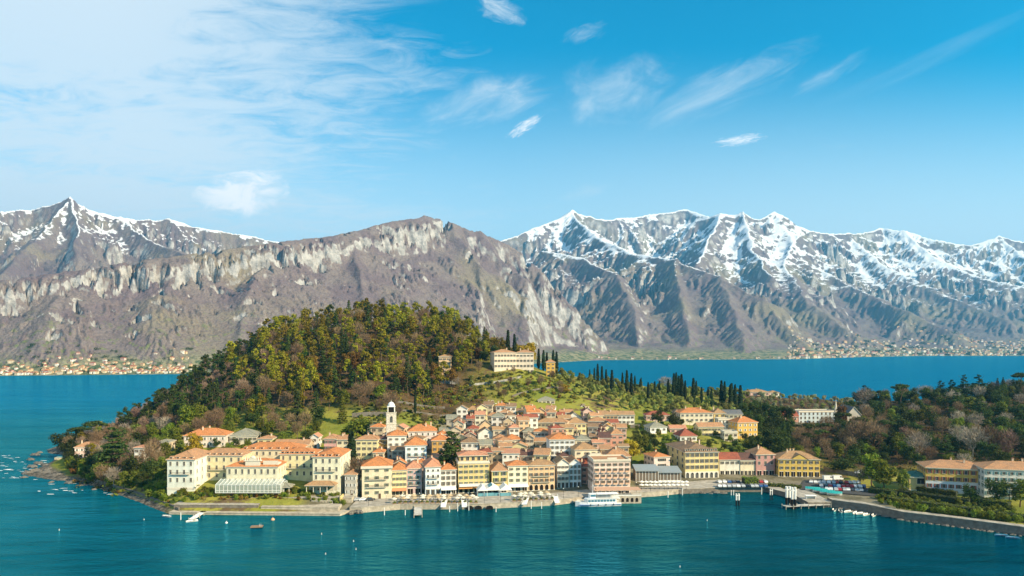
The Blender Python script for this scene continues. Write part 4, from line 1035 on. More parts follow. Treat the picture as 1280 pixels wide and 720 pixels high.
# ---- the big lake hotel: one building of several wings
hp = []
kw = dict(sh='-', chim=0, door=False)
hp.append(house('x', 209, 243, 575, 561.5, 3, 4, (0.70, 0.70, 0.60), 'k', Y=303, depth=20, sto=3.55, ww=.85, wh=1.75, base=7, balc=1, **kw))
hp.append(house('x', 248, 303, 570, 560, 3, 6, (0.70, 0.60, 0.36), 'k', Y=316, depth=12, sto=3.55, ww=.85, wh=1.75, base=7, side=False, balc=1, **kw))
hp.append(house('x', 283, 347, 584, 573, 2, 8, (0.72, 0.66, 0.48), 'O', Y=306, depth=15, sto=4.2, ww=.85, wh=2.1, base=7, **kw))
hp.append(house('x', 301, 374, 562.5, 552.5, 4, 9, (0.70, 0.60, 0.40), 'O', Y=327, depth=13, sto=3.3, ww=.9, wh=1.5, base=8, side=False, rows=1, **kw))
hp.append(house('x', 350, 393, 568, 560, 3, 5, (0.70, 0.62, 0.36), 'O', Y=318, depth=12, sto=3.55, ww=.85, wh=1.75, base=7, side=False, balc=1, **kw))
hp.append(house('x', 391, 425, 571.5, 560.5, 3, 4, (0.72, 0.68, 0.50), 'O', Y=304, depth=21, sto=3.55, ww=.85, wh=1.75, base=7, balc=1, **kw))
c = hp[2]
# roof ornament of the centre pavilion: pediment, urns and a stone crest
ob = MB(); Wc, Ec = c['W'], c['E']
ob.box(-3.2, 3.2, .6, 1.4, Ec + .2, Ec + 2.6).box(-4.0, 4.0, .4, 1.6, Ec + 2.6, Ec + 2.9)
ob.prism([(-1.6, .5), (1.6, .5), (1.6, 1.5), (-1.6, 1.5)], Ec + 2.9, Ec + 3.9).dome((0, 1, Ec + 3.9), 1.2, .6, 1.1)
for s_ in (-1, 1):
    ob.tube((s_ * 3.4, 1, Ec + 2.9), (s_ * 3.4, 1, Ec + 4.3), .35, .2); ob.tube((s_ * 2.4, 1, Ec + 2.9), (s_ * 2.2, 1, Ec + 4.6), .4, .15)
ob.box(4.4, 11.0, 1.5, 6.0, Ec + .8, Ec + 1.5).box(4.4, 11.0, 1.5, 1.7, Ec + 1.5, Ec + 2.6)
ob.build('roof_crest', [TRIM], c['root'])
for p in hp:
    if p is not c:
        for k in range(4 if p['W'] < 14 else 7):
            n_k = 4 if p['W'] < 14 else 7
            db = MB().box(-.75, .75, 0, 1.6, 0, .95).face([(-.9, -.15, .95), (.9, -.15, .95), (.9, 1.9, 1.25), (-.9, 1.9, 1.25)], 1).box(-.5, .5, -.03, -.001, .12, .8, 2)
            o = db.build('dormer', [CHIM, p['rm'], GLASS], p['root']); o.location = (-p['W'] / 2 + p['W'] * (k + .5) / n_k, .35, p['E'] + .25)
hotel = merge(hp, 'grand_hotel', 'sprawling cream lake hotel with orange roofs and corner wings behind a terraced garden', 'hotel')
# winter garden of glass in front of its centre
def m_conserv(t): return bsdf(t, (0.50, 0.55, 0.47), 0.12, 0.5, Alpha=0.5)
CG = mat('conservatory_glass', m_conserv)
X0, Y0 = (278 - 640) / F * 300, 297.0
b = MB(); Wg = 80 / F * 300; Dg = 9.2
b.box(-Wg / 2, Wg / 2, 0, Dg, 0, 3.4, 0)
for k in range(17):
    x = -Wg / 2 + Wg * k / 16
    b.box(x - .09, x + .09, -.08, .02, 0, 3.4, 1); b.tube((x, -.1, 3.45), (x, 6.0, 5.0), .09, n=4, m=1)
for zz in (0, 1.0, 3.3): b.box(-Wg / 2, Wg / 2, -.1, -.081, zz, zz + .18, 1)
b.face([(-Wg / 2, -.2, 3.42), (Wg / 2, -.2, 3.42), (Wg / 2, 6.0, 4.9), (-Wg / 2, 6.0, 4.9)], 0)
for k in range(6):
    y = Dg * k / 5; b.box(Wg / 2 - .02, Wg / 2 + .08, y - .09, y + .09, 0, 3.4, 1); b.tube((Wg / 2, y, 3.45), (Wg / 2 - 3, y, 4.6), .09, n=4, m=1)
o = b.mesh('glass_conservatory', [CG, WHITE])
thing('glass_conservatory', 'white framed glass conservatory along the front of the big cream hotel', 'conservatory', ((312 - 640) / F * 298, 296, 6.6), 0, None, o)
# ---- the right of the town
house('plain white house with a grey tan roof standing alone among the trees', 812.5, 834, 534, 527, 3, 3, (0.78, 0.77, 0.74), 'g', Y=420, depth=10, yaw=R(10), sh='y', chim=1)
house('house with a red roof half hidden behind a dark round tree', 808, 838, 519.5, 513.5, 2, 5, 'pink', 'r', Y=450, depth=10, chim=0)
house('wide cream villa with seven windows and a two-part vermilion roof above the red roofed houses', 850, 892, 516.5, 509.5, 3, 7, (0.70, 0.62, 0.46), 'O', Y=446, depth=15, yaw=R(4), sh='y', chim=2)
house('narrow pink house squeezed against the left of the wide cream villa', 843.5, 851.5, 515.5, 511, 3, 1, 'pink', 'b', Y=454, depth=8, chim=0)
house('yellow house right behind the wide cream villa', 892.5, 907, 517, 510, 3, 2, 'yellow', 't', Y=452, depth=10, chim=1)
house('cream house with a slate grey roof near the small chapel tower', 906, 928, 518, 512, 3, 4, (0.56, 0.52, 0.38), 's', 'gx', Y=452, depth=10, chim=0, sh='d')
house('golden yellow villa with an orange hip roof beside the dark wooded slope', 921, 948, 528.5, 520.5, 3, 4, 'gold', 'O', Y=428, depth=11, yaw=R(12), sh='w', chim=1)
house('long yellow house with a red ridge roof under the cream villa', 873, 905, 534, 528, 2, 8, 'lemon', 'k', 'gx', Y=426, depth=9, yaw=R(6), sh='d', chim=1)
house('small villa with white columns between the long yellow house and the golden villa', 898, 915, 525, 521, 2, 4, 'white', 'g', 'flat', Y=438, depth=8, chim=0, ww=1.0, wh=1.9, sh='-')
house('low pale flat roofed annexe in front of the white column villa', 905.5, 922, 541, 537, 1, 3, 'pale', 'g', 'flat', Y=416, depth=8, chim=0)
house('white bungalow with a dark red hipped roof in front of the pinkish ruin', 850, 871.5, 545.5, 535.5, 2, 3, (0.76, 0.74, 0.70), 'r', Y=408, depth=11, yaw=R(8), sh='d', chim=0)
house('pinkish weathered barn with a broken roof left of the dark red bungalow', 838, 858, 536, 531, 1, 3, 'pink', 'p', 'gx', Y=424, depth=8, chim=0, rows=1)
house('pink white house with three stacked balconies and an orange side wall by the glass cafe', 817, 838, 571.5, 564.5, 4, 1, (0.66, 0.55, 0.48), 'O', Y=352, depth=12, yaw=R(14), sh='d', balc=3, base=4.5, sto=2.8, chim=1, ww=2.2)
gh = house('stately yellow hotel with seven window columns, green arched doors and a dormered brown mansard roof', 856, 899, 565.5, 556, 4, 7, (0.72, 0.57, 0.27), 'b', Y=350, depth=30, yaw=R(6), sh='d', base=2.6, sto=3.05, ww=.95, wh=1.75, chim=3, cat='hotel', door=False, rows=3)
for k in range(7): link('arched_door', window_mesh(1.3, 2.1, '-', True), gh['root'], (-gh['W'] / 2 + gh['W'] * (k + .5) / 7, -.1, gh['zf'] + .1))
for k in range(8):
    db = MB().box(-.6, .6, 0, 1.6, 0, 1.3).face([(-.8, -.15, 1.3), (.8, -.15, 1.3), (.8, 1.9, 1.7), (-.8, 1.9, 1.7)], 1).box(-.38, .38, -.03, -.001, .25, 1.15, 2)
    o = db.build('dormer', [TRIM, gh['rm'], GLASS], gh['root']); o.location = (-gh['W'] / 2 + gh['W'] * (k + .5) / 8, .8, gh['E'] + .3)
MB().box(-gh['W'] / 2 - .04, gh['W'] / 2 + .04, -.024, -.012, gh['zf'], gh['zf'] + 3.3).build('ground_floor_facing', [paint('pale_rustication', (0.66, 0.62, 0.52), .9)], gh['root'])
house('white house with a red roof next to the stately yellow hotel', 899.5, 925, 575, 567, 3, 4, (0.68, 0.64, 0.54), 'r', 'gx', Y=356, depth=10, yaw=R(2), sh='d', base=2.6, chim=0, ground_floor='shop', rise=3.0)
house('cream house with a dark red roof and a red shopfront on the square', 925.3, 944.5, 575.5, 567.5, 3, 4, 'cream', 'd', 'gx', Y=356, depth=10, yaw=R(2), sh='b', base=2.6, chim=0, ground_floor='shop', rise=3.0)
house('mauve red four-storey house with white framed windows and a teal ground floor', 944.8, 969, 568.5, 558, 4, 3, (0.46, 0.25, 0.22), 'k', Y=356, depth=12, yaw=R(6), sh='-', base=2.7, sto=2.95, chim=1, ground_floor='shop', ww=1.2, wh=1.7)
yh = house('broad golden house with a tan roof and a central pediment ending the square', 974, 1024, 574.5, 563.5, 3, 7, (0.62, 0.43, 0.11), 't', Y=352, depth=14, yaw=R(-5), sh='d', base=2.8, sto=2.9, chim=3, ground_floor='shop')
pb = MB(); E_ = yh['E']
pb.face([(-4.2, -.5, E_ + .1), (4.2, -.5, E_ + .1), (0, -.5, E_ + 2.6)], 0); pb.face([(-4.6, -.7, E_ + .1), (0, -.7, E_ + 2.9), (0, 6, E_ + 2.9), (-4.6, 3, E_ + .1)], 1); pb.face([(0, -.7, E_ + 2.9), (4.6, -.7, E_ + .1), (4.6, 3, E_ + .1), (0, 6, E_ + 2.9)], 1)
pb.build('pediment', [yh['wm'], yh['rm']], yh['root'])
house('long modern pale blue building with a flat roof and glazed balconies above the park', 998, 1046, 515, 512, 3, 9, (0.52, 0.62, 0.66), 's', 'flat', Y=500, depth=12, sh='-', ww=2.0, wh=1.7, chim=0, cat='building', yaw=R(4))
house('pink house with a red roof left of the long pale blue building', 977, 998, 521, 514, 2, 3, 'rose', 'r', 'gx', Y=492, depth=10, sh='w', chim=0)
house('pinkish country house with a tan roof on the olive ridge against the lake', 934, 962, 490.5, 487, 2, 5, 'pink', 't', Y=618, depth=12, chim=1)
house('old white farmhouse beside the ridge country house', 962.5, 974, 491, 488, 2, 2, 'white', 't', Y=622, depth=9, chim=0)
# church on the right: grey gable and a white spire
ch = house('small grey church with a steep pale edged gable among the trees', 1059, 1076, 519, 507, 2, 1, 'grey', 's', 'gy', Y=470, depth=18, rows=1, chim=0, cat='church', rise=5.5)
MB().box(-.8, .8, .3, 1.9, 0, 3.5).tube((0, 1.1, 3.5), (0, 1.1, 10.0), .85, .05, 8).build('spire', [TRIM], ch['root']).location = (-ch['W'] / 2 - 2.5, 10, ch['E'] + .2)
# villa on the hill
vl = [house('x', 618, 645, 441, 437, 3, 7, (0.72, 0.60, 0.46), 'k', Y=512, depth=14, sto=3.9, yaw=R(14), sh='b', chim=1, wh=1.5),
      house('x', 645, 667, 441, 437, 3, 5, (0.76, 0.64, 0.50), 'k', Y=515, depth=14, sto=3.9, yaw=R(-2), sh='b', chim=2, wh=1.5)]
merge(vl, 'hilltop_villa', 'large pinkish cream villa with a flat red roof on the hill terrace above the town', 'villa')
house('small peach villa of three storeys at the edge of the hill wood', 548.5, 563, 446, 443, 4, 3, (0.70, 0.48, 0.28), 't', 'hip', Y=500, depth=8, sto=3.0, sh='d', chim=0, ww=1.5)
house('yellow lodge between cypresses right of the hilltop villa', 683, 694, 453, 449, 2, 2, 'gold', 'k', Y=535, depth=8, chim=0)
# hotel group far right
rh = [house('x', 1163.5, 1233, 586.5, 575, 4, 9, (0.58, 0.39, 0.10), 'k', Y=312, depth=15, yaw=R(-17), sh='r', base=2.9, sto=3.25, ww=1.2, wh=1.7, chim=2, door=False),
      house('x', 1237, 1312, 588, 577, 5, 9, (0.62, 0.60, 0.54), 'k', Y=300, depth=15, yaw=R(-14), sh='t', base=2.9, sto=3.0, ww=1.1, wh=1.6, chim=3, balc=3, door=False)]
r0 = rh[0]
MB().box(-r0['W'] / 2 - .03, r0['W'] / 2 + .03, -.024, -.012, r0['zf'], r0['zf'] + 5.2).build('ground_floor_facing', [paint('shaded_pale_render', (0.55, 0.58, 0.60), .9)], r0['root'])  # pale ground floor; its bluish shade is put into the colour
merge(rh, 'garden_hotel', 'long half yellow, half white hotel above clipped hedges at the right shore', 'hotel')
pv_ = house('low pavilion with a green copper roof and arched window beside the yellow garden hotel', 1138, 1164, 597, 588.5, 1, 1, (0.55, 0.42, 0.20), (0.07, 0.17, 0.13), Y=318, depth=11, yaw=R(-12), sh='-', base=2.9, chim=0, rows=1, arch=True, ww=3.2, wh=1.8, sto=4.2, door=False)
# ---- bell tower
b = MB(); tY = 366.0; z0 = ground((489 - 640) / F * tY, tY) - 1
Ht = CAMH - (515 - HZ) / F * tY - z0; a = 2.55
b.box(-a, a, -a, a, 0, Ht, 0)
for q in (Ht * .45, Ht * .72, Ht - .35): b.box(-a - .18, a + .18, -a - .18, a + .18, q, q + .35, 1)
tw = thing('bell_tower', 'tall pale stone bell tower with a white domed lantern above the rooftops', 'tower', ((489 - 640) / F * tY, tY, z0), R(12))
TST = stone('tower_stone', (0.62, 0.57, 0.48), 1.2)
b.build('shaft', [TST, TRIM], tw)
for rz in (0, math.pi / 2):
    o = link('belfry_opening', window_mesh(1.3, 2.6, '-', True), tw, (0, -a, Ht - 5.2) if rz == 0 else (a, 0, Ht - 5.2), rz)
b = MB(); a2 = 1.95
for sx_ in (-1, 1):
    for sy_ in (-1, 1): b.box(sx_ * a2 - .4 if sx_ > 0 else -a2, sx_ * a2 if sx_ > 0 else -a2 + .4, sy_ * a2 - .4 if sy_ > 0 else -a2, a2 if sy_ > 0 else -a2 + .4, Ht, Ht + 2.8)
b.box(-1.3, 1.3, -1.3, 1.3, Ht, Ht + 2.8, 1).box(-a2 - .15, a2 + .15, -a2 - .15, a2 + .15, Ht + 2.8, Ht + 3.15)
b.build('lantern', [WHITE, DARK], tw)
MB().dome((0, 0, Ht + 3.15), 1.85, 1.85, 2.3, 16, 7).tube((0, 0, Ht + 5.4), (0, 0, Ht + 6.4), .12, .05).build('dome', [WHITE], tw, True)
b = MB(); cY = 455.0; z0 = ground((932.5 - 640) / F * cY, cY)
b.box(-1.5, 1.5, -1.5, 1.5, 0, 6.3).box(-1.7, 1.7, -1.7, 1.7, 6.3, 6.6).box(-.5, .5, -1.56, -1.502, 4.2, 5.9, 1)
ct = thing('chapel_tower', 'slim pale chapel tower beside the slate roofed house', 'tower', ((932.5 - 640) / F * cY, cY, z0), R(10))
b.build('shaft', [plaster((0.62, 0.58, 0.46)), DARK], ct)
roof_mesh(3.0, 3.0, 6.6, 1.6, 'hip', .3, .12).build('roof', [tiles(RC['g']), TRIM], ct).location = (0, -1.5, 0)
# ---------------------------------------------------------------- trees and plants
nr_ = np.random.default_rng(3)
def leafmat(name, a, b, trans=0.36):
    def bb(t):
        g = t.n('ShaderNodeNewGeometry')
        isl = g.outputs['Random Per Island']
        ob = orand(t)
        c = t.mix(isl, a, b)
        hs = t.n('ShaderNodeHueSaturation', {'Hue': t.math('MULTIPLY_ADD', ob, 0.05, 0.475), 'Saturation': 1.0, 'Value': t.math('MULTIPLY_ADD', ob, 0.75, 0.62), 'Color': c}).outputs[0]
        d_ = bsdf(t, hs, 0.75, 0.15)
        tr = t.n('ShaderNodeBsdfTranslucent', {'Color': hs}).outputs[0]
        return t.n('ShaderNodeMixShader', {0: trans, 1: d_, 2: tr}).outputs[0]
    return mat(name, bb)
LM = {'pine': leafmat('pine_needles', (0.125, 0.126, 0.011), (0.350, 0.285, 0.020)), 'fir': leafmat('fir_needles', (0.028, 0.052, 0.014), (0.080, 0.105, 0.020)),
      'lime': leafmat('bright_leaves', (0.085, 0.130, 0.014), (0.210, 0.230, 0.022)), 'dark': leafmat('dark_leaves', (0.028, 0.046, 0.012), (0.082, 0.105, 0.020)),
      'olive': leafmat('olive_leaves', (0.150, 0.172, 0.040), (0.310, 0.315, 0.085)), 'cyp': leafmat('cypress_leaves', (0.012, 0.026, 0.010), (0.036, 0.052, 0.014)),
      'gold': leafmat('golden_leaves', (0.26, 0.17, 0.015), (0.42, 0.30, 0.03)), 'rust': leafmat('rust_leaves', (0.150, 0.088, 0.018), (0.270, 0.165, 0.030)),
      'silver': leafmat('silver_leaves', (0.24, 0.25, 0.13), (0.42, 0.42, 0.24)), 'shrub': leafmat('shrub_leaves', (0.075, 0.102, 0.014), (0.210, 0.220, 0.030)),
      'blue': leafmat('cedar_needles', (0.020, 0.045, 0.022), (0.052, 0.088, 0.040))}
def twigmat(name, a, b):
    def bb(t):
        ob = orand(t); isl = t.n('ShaderNodeNewGeometry').outputs['Random Per Island']
        c = t.mix(isl, a, b)
        hs = t.n('ShaderNodeHueSaturation', {'Hue': t.math('MULTIPLY_ADD', ob, 0.03, 0.485), 'Saturation': 1.0, 'Value': t.math('MULTIPLY_ADD', ob, 0.6, 0.7), 'Color': c}).outputs[0]
        return bsdf(t, hs, 0.9, 0.1)
    return mat(name, bb)
TW = {'brown': twigmat('brown_twigs', (0.13, 0.085, 0.050), (0.26, 0.175, 0.100)), 'pinkish': twigmat('pinkish_twigs', (0.17, 0.105, 0.078), (0.30, 0.20, 0.150)),
      'grey': twigmat('grey_twigs', (0.19, 0.160, 0.125), (0.36, 0.30, 0.235))}
BARK = twigmat('bark', (0.075, 0.050, 0.032), (0.14, 0.095, 0.060))
BARKG = twigmat('pale_bark', (0.20, 0.165, 0.125), (0.34, 0.29, 0.22))

class Leaves:
    def __init__(s): s.v, s.k = [], 0
    def quads(s, P, N, size, asp=1.0, jitter=0.35):
        n = len(P)
        N = N + nr_.normal(0, jitter, (n, 3)); N /= np.linalg.norm(N, axis=1)[:, None] + 1e-9
        T = np.cross(N, nr_.normal(0, 1, (n, 3))); T /= np.linalg.norm(T, axis=1)[:, None] + 1e-9
        B = np.cross(N, T)
        sz = (size * nr_.uniform(0.6, 1.3, n))[:, None]
        T = T * sz * 0.5; B = B * sz * 0.5 * asp
        s.v.append(np.stack([P - T - B * 0.4, P + T * 0.3 - B, P + T + B * 0.4, P - T * 0.3 + B], 1).reshape(-1, 3))
        return s
    def clump(s, c, r, n, size, up=0.25, shell=0.55, asp=1.0, jitter=0.45):
        d_ = nr_.normal(0, 1, (n, 3)); d_ /= np.linalg.norm(d_, axis=1)[:, None]
        rad = nr_.uniform(shell, 1.0, n)[:, None]
        r = np.array(r if hasattr(r, '__len__') else (r, r, r), float)
        N = d_ / r; N /= np.linalg.norm(N, axis=1)[:, None]
        N[:, 2] += up
        return s.quads(np.array(c) + d_ * r * rad, N, size, asp, jitter)
    def strips(s, P, D, L, w_):
        """thin twigs from P along D"""
        n = len(P)
        S_ = np.cross(D, nr_.normal(0, 1, (n, 3))); S_ /= np.linalg.norm(S_, axis=1)[:, None] + 1e-9
        L = L[:, None]
        s.v.append(np.stack([P - S_ * w_, P + S_ * w_, P + D * L + S_ * w_ * 0.3, P + D * L - S_ * w_ * 0.3], 1).reshape(-1, 3))
        return s
    def mesh(s, name, m):
        V = np.concatenate(s.v).astype(np.float32); n = len(V)
        me = bpy.data.meshes.new(name)
        me.vertices.add(n); me.vertices.foreach_set('co', V.ravel())
        me.loops.add(n); me.loops.foreach_set('vertex_index', np.arange(n, dtype=np.int32))
        me.polygons.add(n // 4); me.polygons.foreach_set('loop_start', np.arange(n // 4, dtype=np.int32) * 4)
        me.materials.append(m); me.update(calc_edges=True)
        return me
def trunk_mesh(H, r, bark, bend=0.3, limbs=0, lz=(0.4, 0.8), spread=0.25):
    b = MB(); p = Vector((0, 0, -0.8)); n = 5; pts = [p]
    for k in range(n):
        p = Vector((nr_.normal(0, bend), nr_.normal(0, bend), H * (k + 1) / n)); pts.append(p)
    for k in range(n): b.tube(pts[k], pts[k + 1], r * (1 - .16 * k), r * (1 - .16 * (k + 1)), 6)
    for k in range(limbs):
        f = nr_.uniform(*lz); q = pts[min(n - 1, int(f * n))].lerp(pts[min(n, int(f * n) + 1)], f * n - int(f * n))
        an = nr_.uniform(0, 6.28); L = H * spread * nr_.uniform(.7, 1.2)
        e = q + Vector((math.cos(an) * L, math.sin(an) * L, L * nr_.uniform(.3, .9)))
        b.tube(q, e, r * .45, r * .15, 5)
    return b.mesh('trunk', [bark])
def mk_pine(H=15, lm='pine'):       # bare stem, tufted uneven head
    L = Leaves(); n = nr_.integers(11, 19)
    for k in range(n):
        f = 0.33 + 0.64 * (k + .5) / n
        an = nr_.uniform(0, 6.28); R_ = H * 0.145 * math.sin(min(1, (1.12 - f) * 1.9) * 1.5) * nr_.uniform(.5, 1.25)
        rr = H * nr_.uniform(.055, .125)
        L.clump((math.cos(an) * R_ * 1.25, math.sin(an) * R_ * 1.25, H * f), (rr, rr, rr * nr_.uniform(.5, .9)), 90, .62, .35, .3, 1.0, .7)
    return trunk_mesh(H * .95, .22, BARK, .25, 4), L.mesh('crown', LM[lm])
def mk_fir(H=15, lm='fir', w_=0.19):
    L = Leaves(); n = 13
    for k in range(n):
        f = (k + .3) / n; R_ = H * w_ * (1 - f) ** .85 + .25
        m_ = int(20 + 55 * (1 - f))
        an = nr_.uniform(0, 6.28, m_); rad = R_ * np.sqrt(nr_.uniform(.15, 1, m_)) * nr_.uniform(.8, 1.12)
        P = np.stack([np.cos(an) * rad, np.sin(an) * rad, H * (.1 + .9 * f) - rad * .32 + nr_.normal(0, .2, m_)], 1)
        L.quads(P, np.stack([np.cos(an) * .6, np.sin(an) * .6, np.full(m_, .8)], 1), .95, .8, .35)
    return trunk_mesh(H * .96, .25, BARK, .08), L.mesh('crown', LM[lm])
def mk_cypress(H=14):
    L = Leaves(); n = 620
    f = nr_.uniform(0.03, 1, n); R_ = H * .075 * np.minimum(1, f * 5) * (1 - f ** 2.2) ** .8 + .05
    an = nr_.uniform(0, 6.28, n); rad = R_ * nr_.uniform(.6, 1.1, n)
    L.quads(np.stack([np.cos(an) * rad, np.sin(an) * rad, H * f], 1), np.stack([np.cos(an), np.sin(an), np.full(n, .35)], 1), .72, 1.5, .3)
    return trunk_mesh(H * .9, .18, BARK, .05), L.mesh('crown', LM['cyp'])
def mk_broad(H=10, lm='lime', w_=.42, n=14, low=.18, lsz=.62):
    L = Leaves()
    for k in range(n):
        an = nr_.uniform(0, 6.28); f = nr_.uniform(low + .1, .88)
        R_ = H * w_ * math.sqrt(max(.05, 1 - ((f - .5) / .5) ** 2)) * nr_.uniform(.25, .75)
        rr = H * nr_.uniform(.13, .21)
        L.clump((math.cos(an) * R_, math.sin(an) * R_, H * f), (rr, rr, rr * .85), 110, lsz * .85, .3, .4, 1.0, .65)
    L.clump((0, 0, H * .55), (H * w_ * .6, H * w_ * .6, H * .34), 160, lsz * 1.2, .2, .5)
    return trunk_mesh(H * .7, .25, BARK, .2, 5), L.mesh('crown', LM[lm])
def mk_bare(H=13, tw='brown', w_=.36):
    b = MB(); segs = []
    th = H * nr_.uniform(.22, .34)
    b.tube((0, 0, -.8), (nr_.normal(0, .1), nr_.normal(0, .1), th), .26, .2, 6)
    tips = []
    for k in range(6):
        an = k * 1.05 + nr_.uniform(-.3, .3); sp = nr_.uniform(.25, .75)
        q = Vector((0, 0, th * nr_.uniform(.75, 1)))
        e = q + Vector((math.cos(an) * sp, math.sin(an) * sp, nr_.uniform(.7, 1.1))) * (H * .36)
        b.tube(q, e, .13, .07, 5)
        for j in range(4):
            dd = Vector((math.cos(an) * sp + nr_.normal(0, .5), math.sin(an) * sp + nr_.normal(0, .5), nr_.uniform(.3, 1.0))).normalized()
            s0 = q.lerp(e, nr_.uniform(.45, 1)); e2 = s0 + dd * H * nr_.uniform(.16, .27)
            b.tube(s0, e2, .06, .03, 4); tips.append((s0, e2))
    L = Leaves(); n = 900
    c_ = np.array([0, 0, H * .64]); r_ = np.array([H * w_, H * w_, H * .37])
    d_ = nr_.normal(0, 1, (n, 3)); d_ /= np.linalg.norm(d_, axis=1)[:, None]
    lump = 0.82 + 0.2 * np.sin(d_[:, 0] * 5 + nr_.uniform(0, 6)) * np.sin(d_[:, 1] * 4 + d_[:, 2] * 5)
    P = c_ + d_ * r_ * (nr_.uniform(.25, 1, n) ** .6 * lump)[:, None]
    D = (P - np.array([0, 0, H * .3])); D /= np.linalg.norm(D, axis=1)[:, None]
    D = D + nr_.normal(0, .4, (n, 3)); D /= np.linalg.norm(D, axis=1)[:, None]
    L.strips(P, D, nr_.uniform(.7, 1.7, n) * H / 13, .075)
    return b.mesh('trunk', [BARKG if tw == 'grey' else BARK]), L.mesh('crown', TW[tw])
def mk_umbrella(H=16, lm='dark'):
    L = Leaves()
    for k in range(11):
        an = nr_.uniform(0, 6.28); R_ = H * .30 * math.sqrt(nr_.uniform(.02, 1)); rr = H * nr_.uniform(.11, .16)
        L.clump((math.cos(an) * R_, math.sin(an) * R_, H * (.90 - .10 * (R_ / (H * .3)) ** 2)), (rr, rr, rr * .42), 90, .75, .6)
    return trunk_mesh(H * .86, .3, BARK, .25, 7, (.6, .95), .3), L.mesh('crown', LM[lm])
def mk_cedar(H=20, lm='blue'):
    L = Leaves()
    for k in range(11):
        f = .16 + .8 * k / 10
        R0 = H * .36 * (1 - f) ** .6 + .5
        for j in range(8 if f < .7 else 4):
            an = nr_.uniform(0, 6.28); R_ = R0 * nr_.uniform(.35, .95); rr = max(.9, R0 * .42)
            L.clump((math.cos(an) * R_, math.sin(an) * R_, H * f + nr_.normal(0, .25)), (rr, rr, rr * .3), 55, .75, .8)
    return trunk_mesh(H * .97, .4, BARK, .15, 8, (.2, .85), .22), L.mesh('crown', LM[lm])
def mk_palm(H=7):
    L = Leaves()
    for k in range(22):
        an = k * .83; drop = nr_.uniform(-.5, .9)
        for j in range(9):
            f = (j + .5) / 9; R_ = 2.5 * f
            z = H + R_ * drop * .7 - (R_ ** 2) * .22
            P = np.array([[math.cos(an) * R_, math.sin(an) * R_, z]] * 3) + nr_.normal(0, .09, (3, 3))
            L.quads(P, np.array([[0, 0, 1.]] * 3), .62 * (1.1 - f * .6), .6, .45)
    return trunk_mesh(H, .2, BARK, .1), L.mesh('crown', LM['lime'])
def mk_shrub(H=2.2, lm='shrub', w_=.6, n=6):
    L = Leaves()
    for k in range(n):
        an = nr_.uniform(0, 6.28); R_ = H * w_ * nr_.uniform(0, .6); rr = H * nr_.uniform(.28, .42)
        L.clump((math.cos(an) * R_, math.sin(an) * R_, H * nr_.uniform(.25, .62)), (rr, rr, rr), 55, .5, .3)
    return None, L.mesh('shrub', LM[lm])
PROTO = {
 'pine': [mk_pine(15) for _ in range(9)], 'darkpine': [mk_pine(15, 'fir') for _ in range(3)], 'fir': [mk_fir(15) for _ in range(3)], 'limefir': [mk_fir(15, 'lime', .22)],
 'cypress': [mk_cypress(14) for _ in range(3)], 'broad': [mk_broad(10, 'lime') for _ in range(3)], 'dark': [mk_broad(11, 'dark') for _ in range(4)],
 'green': [mk_broad(10, 'shrub') for _ in range(3)], 'rust': [mk_broad(11, 'rust', .36) for _ in range(2)], 'gold': [mk_broad(8, 'gold')],
 'olive': [mk_broad(5, 'olive', .46, 7, .2, .6) for _ in range(3)], 'silver': [mk_broad(6, 'silver', .46, 8, .2, .6) for _ in range(2)],
 'bare': [mk_bare(13, 'brown') for _ in range(4)], 'pinkbare': [mk_bare(13, 'pinkish') for _ in range(3)], 'greybare': [mk_bare(13, 'grey', .42) for _ in range(3)],
 'umbrella': [mk_umbrella(16) for _ in range(2)], 'cedar': [mk_cedar(20) for _ in range(2)], 'greencedar': [mk_cedar(20, 'fir') for _ in range(2)], 'palm': [mk_palm(7) for _ in range(2)],
 'shrub': [mk_shrub(2.2) for _ in range(4)], 'darkshrub': [mk_shrub(2.4, 'dark') for _ in range(2)], 'rustshrub': [mk_shrub(2.4, 'rust') for _ in range(2)],
 'ball': [mk_shrub(3.6, 'lime', .5, 8) for _ in range(3)],
}
PH = {'pine': 15, 'darkpine': 15, 'fir': 15, 'limefir': 15, 'cypress': 14, 'broad': 10, 'dark': 11, 'green': 10, 'rust': 11, 'gold': 8, 'olive': 5, 'silver': 6, 'bare': 13, 'pinkbare': 13,
      'greybare': 13, 'umbrella': 16, 'cedar': 20, 'greencedar': 20, 'palm': 7.8, 'shrub': 2.2, 'darkshrub': 2.4, 'rustshrub': 2.4, 'ball': 3.6}
NAME = {'pine': 'pine_tree', 'darkpine': 'pine_tree', 'fir': 'fir_tree', 'limefir': 'fir_tree', 'cypress': 'cypress_tree', 'broad': 'leafy_tree', 'dark': 'evergreen_tree', 'green': 'leafy_tree', 'rust': 'rust_leaved_tree',
        'gold': 'golden_tree', 'olive': 'olive_tree', 'silver': 'olive_tree', 'bare': 'bare_tree', 'pinkbare': 'bare_tree', 'greybare': 'bare_tree', 'umbrella': 'umbrella_pine', 'cedar': 'cedar_tree', 'greencedar': 'cedar_tree',
        'palm': 'palm_tree', 'shrub': 'shrub', 'darkshrub': 'shrub', 'rustshrub': 'shrub', 'ball': 'shrub'}
tr = random.Random(77)
SPOTS = []
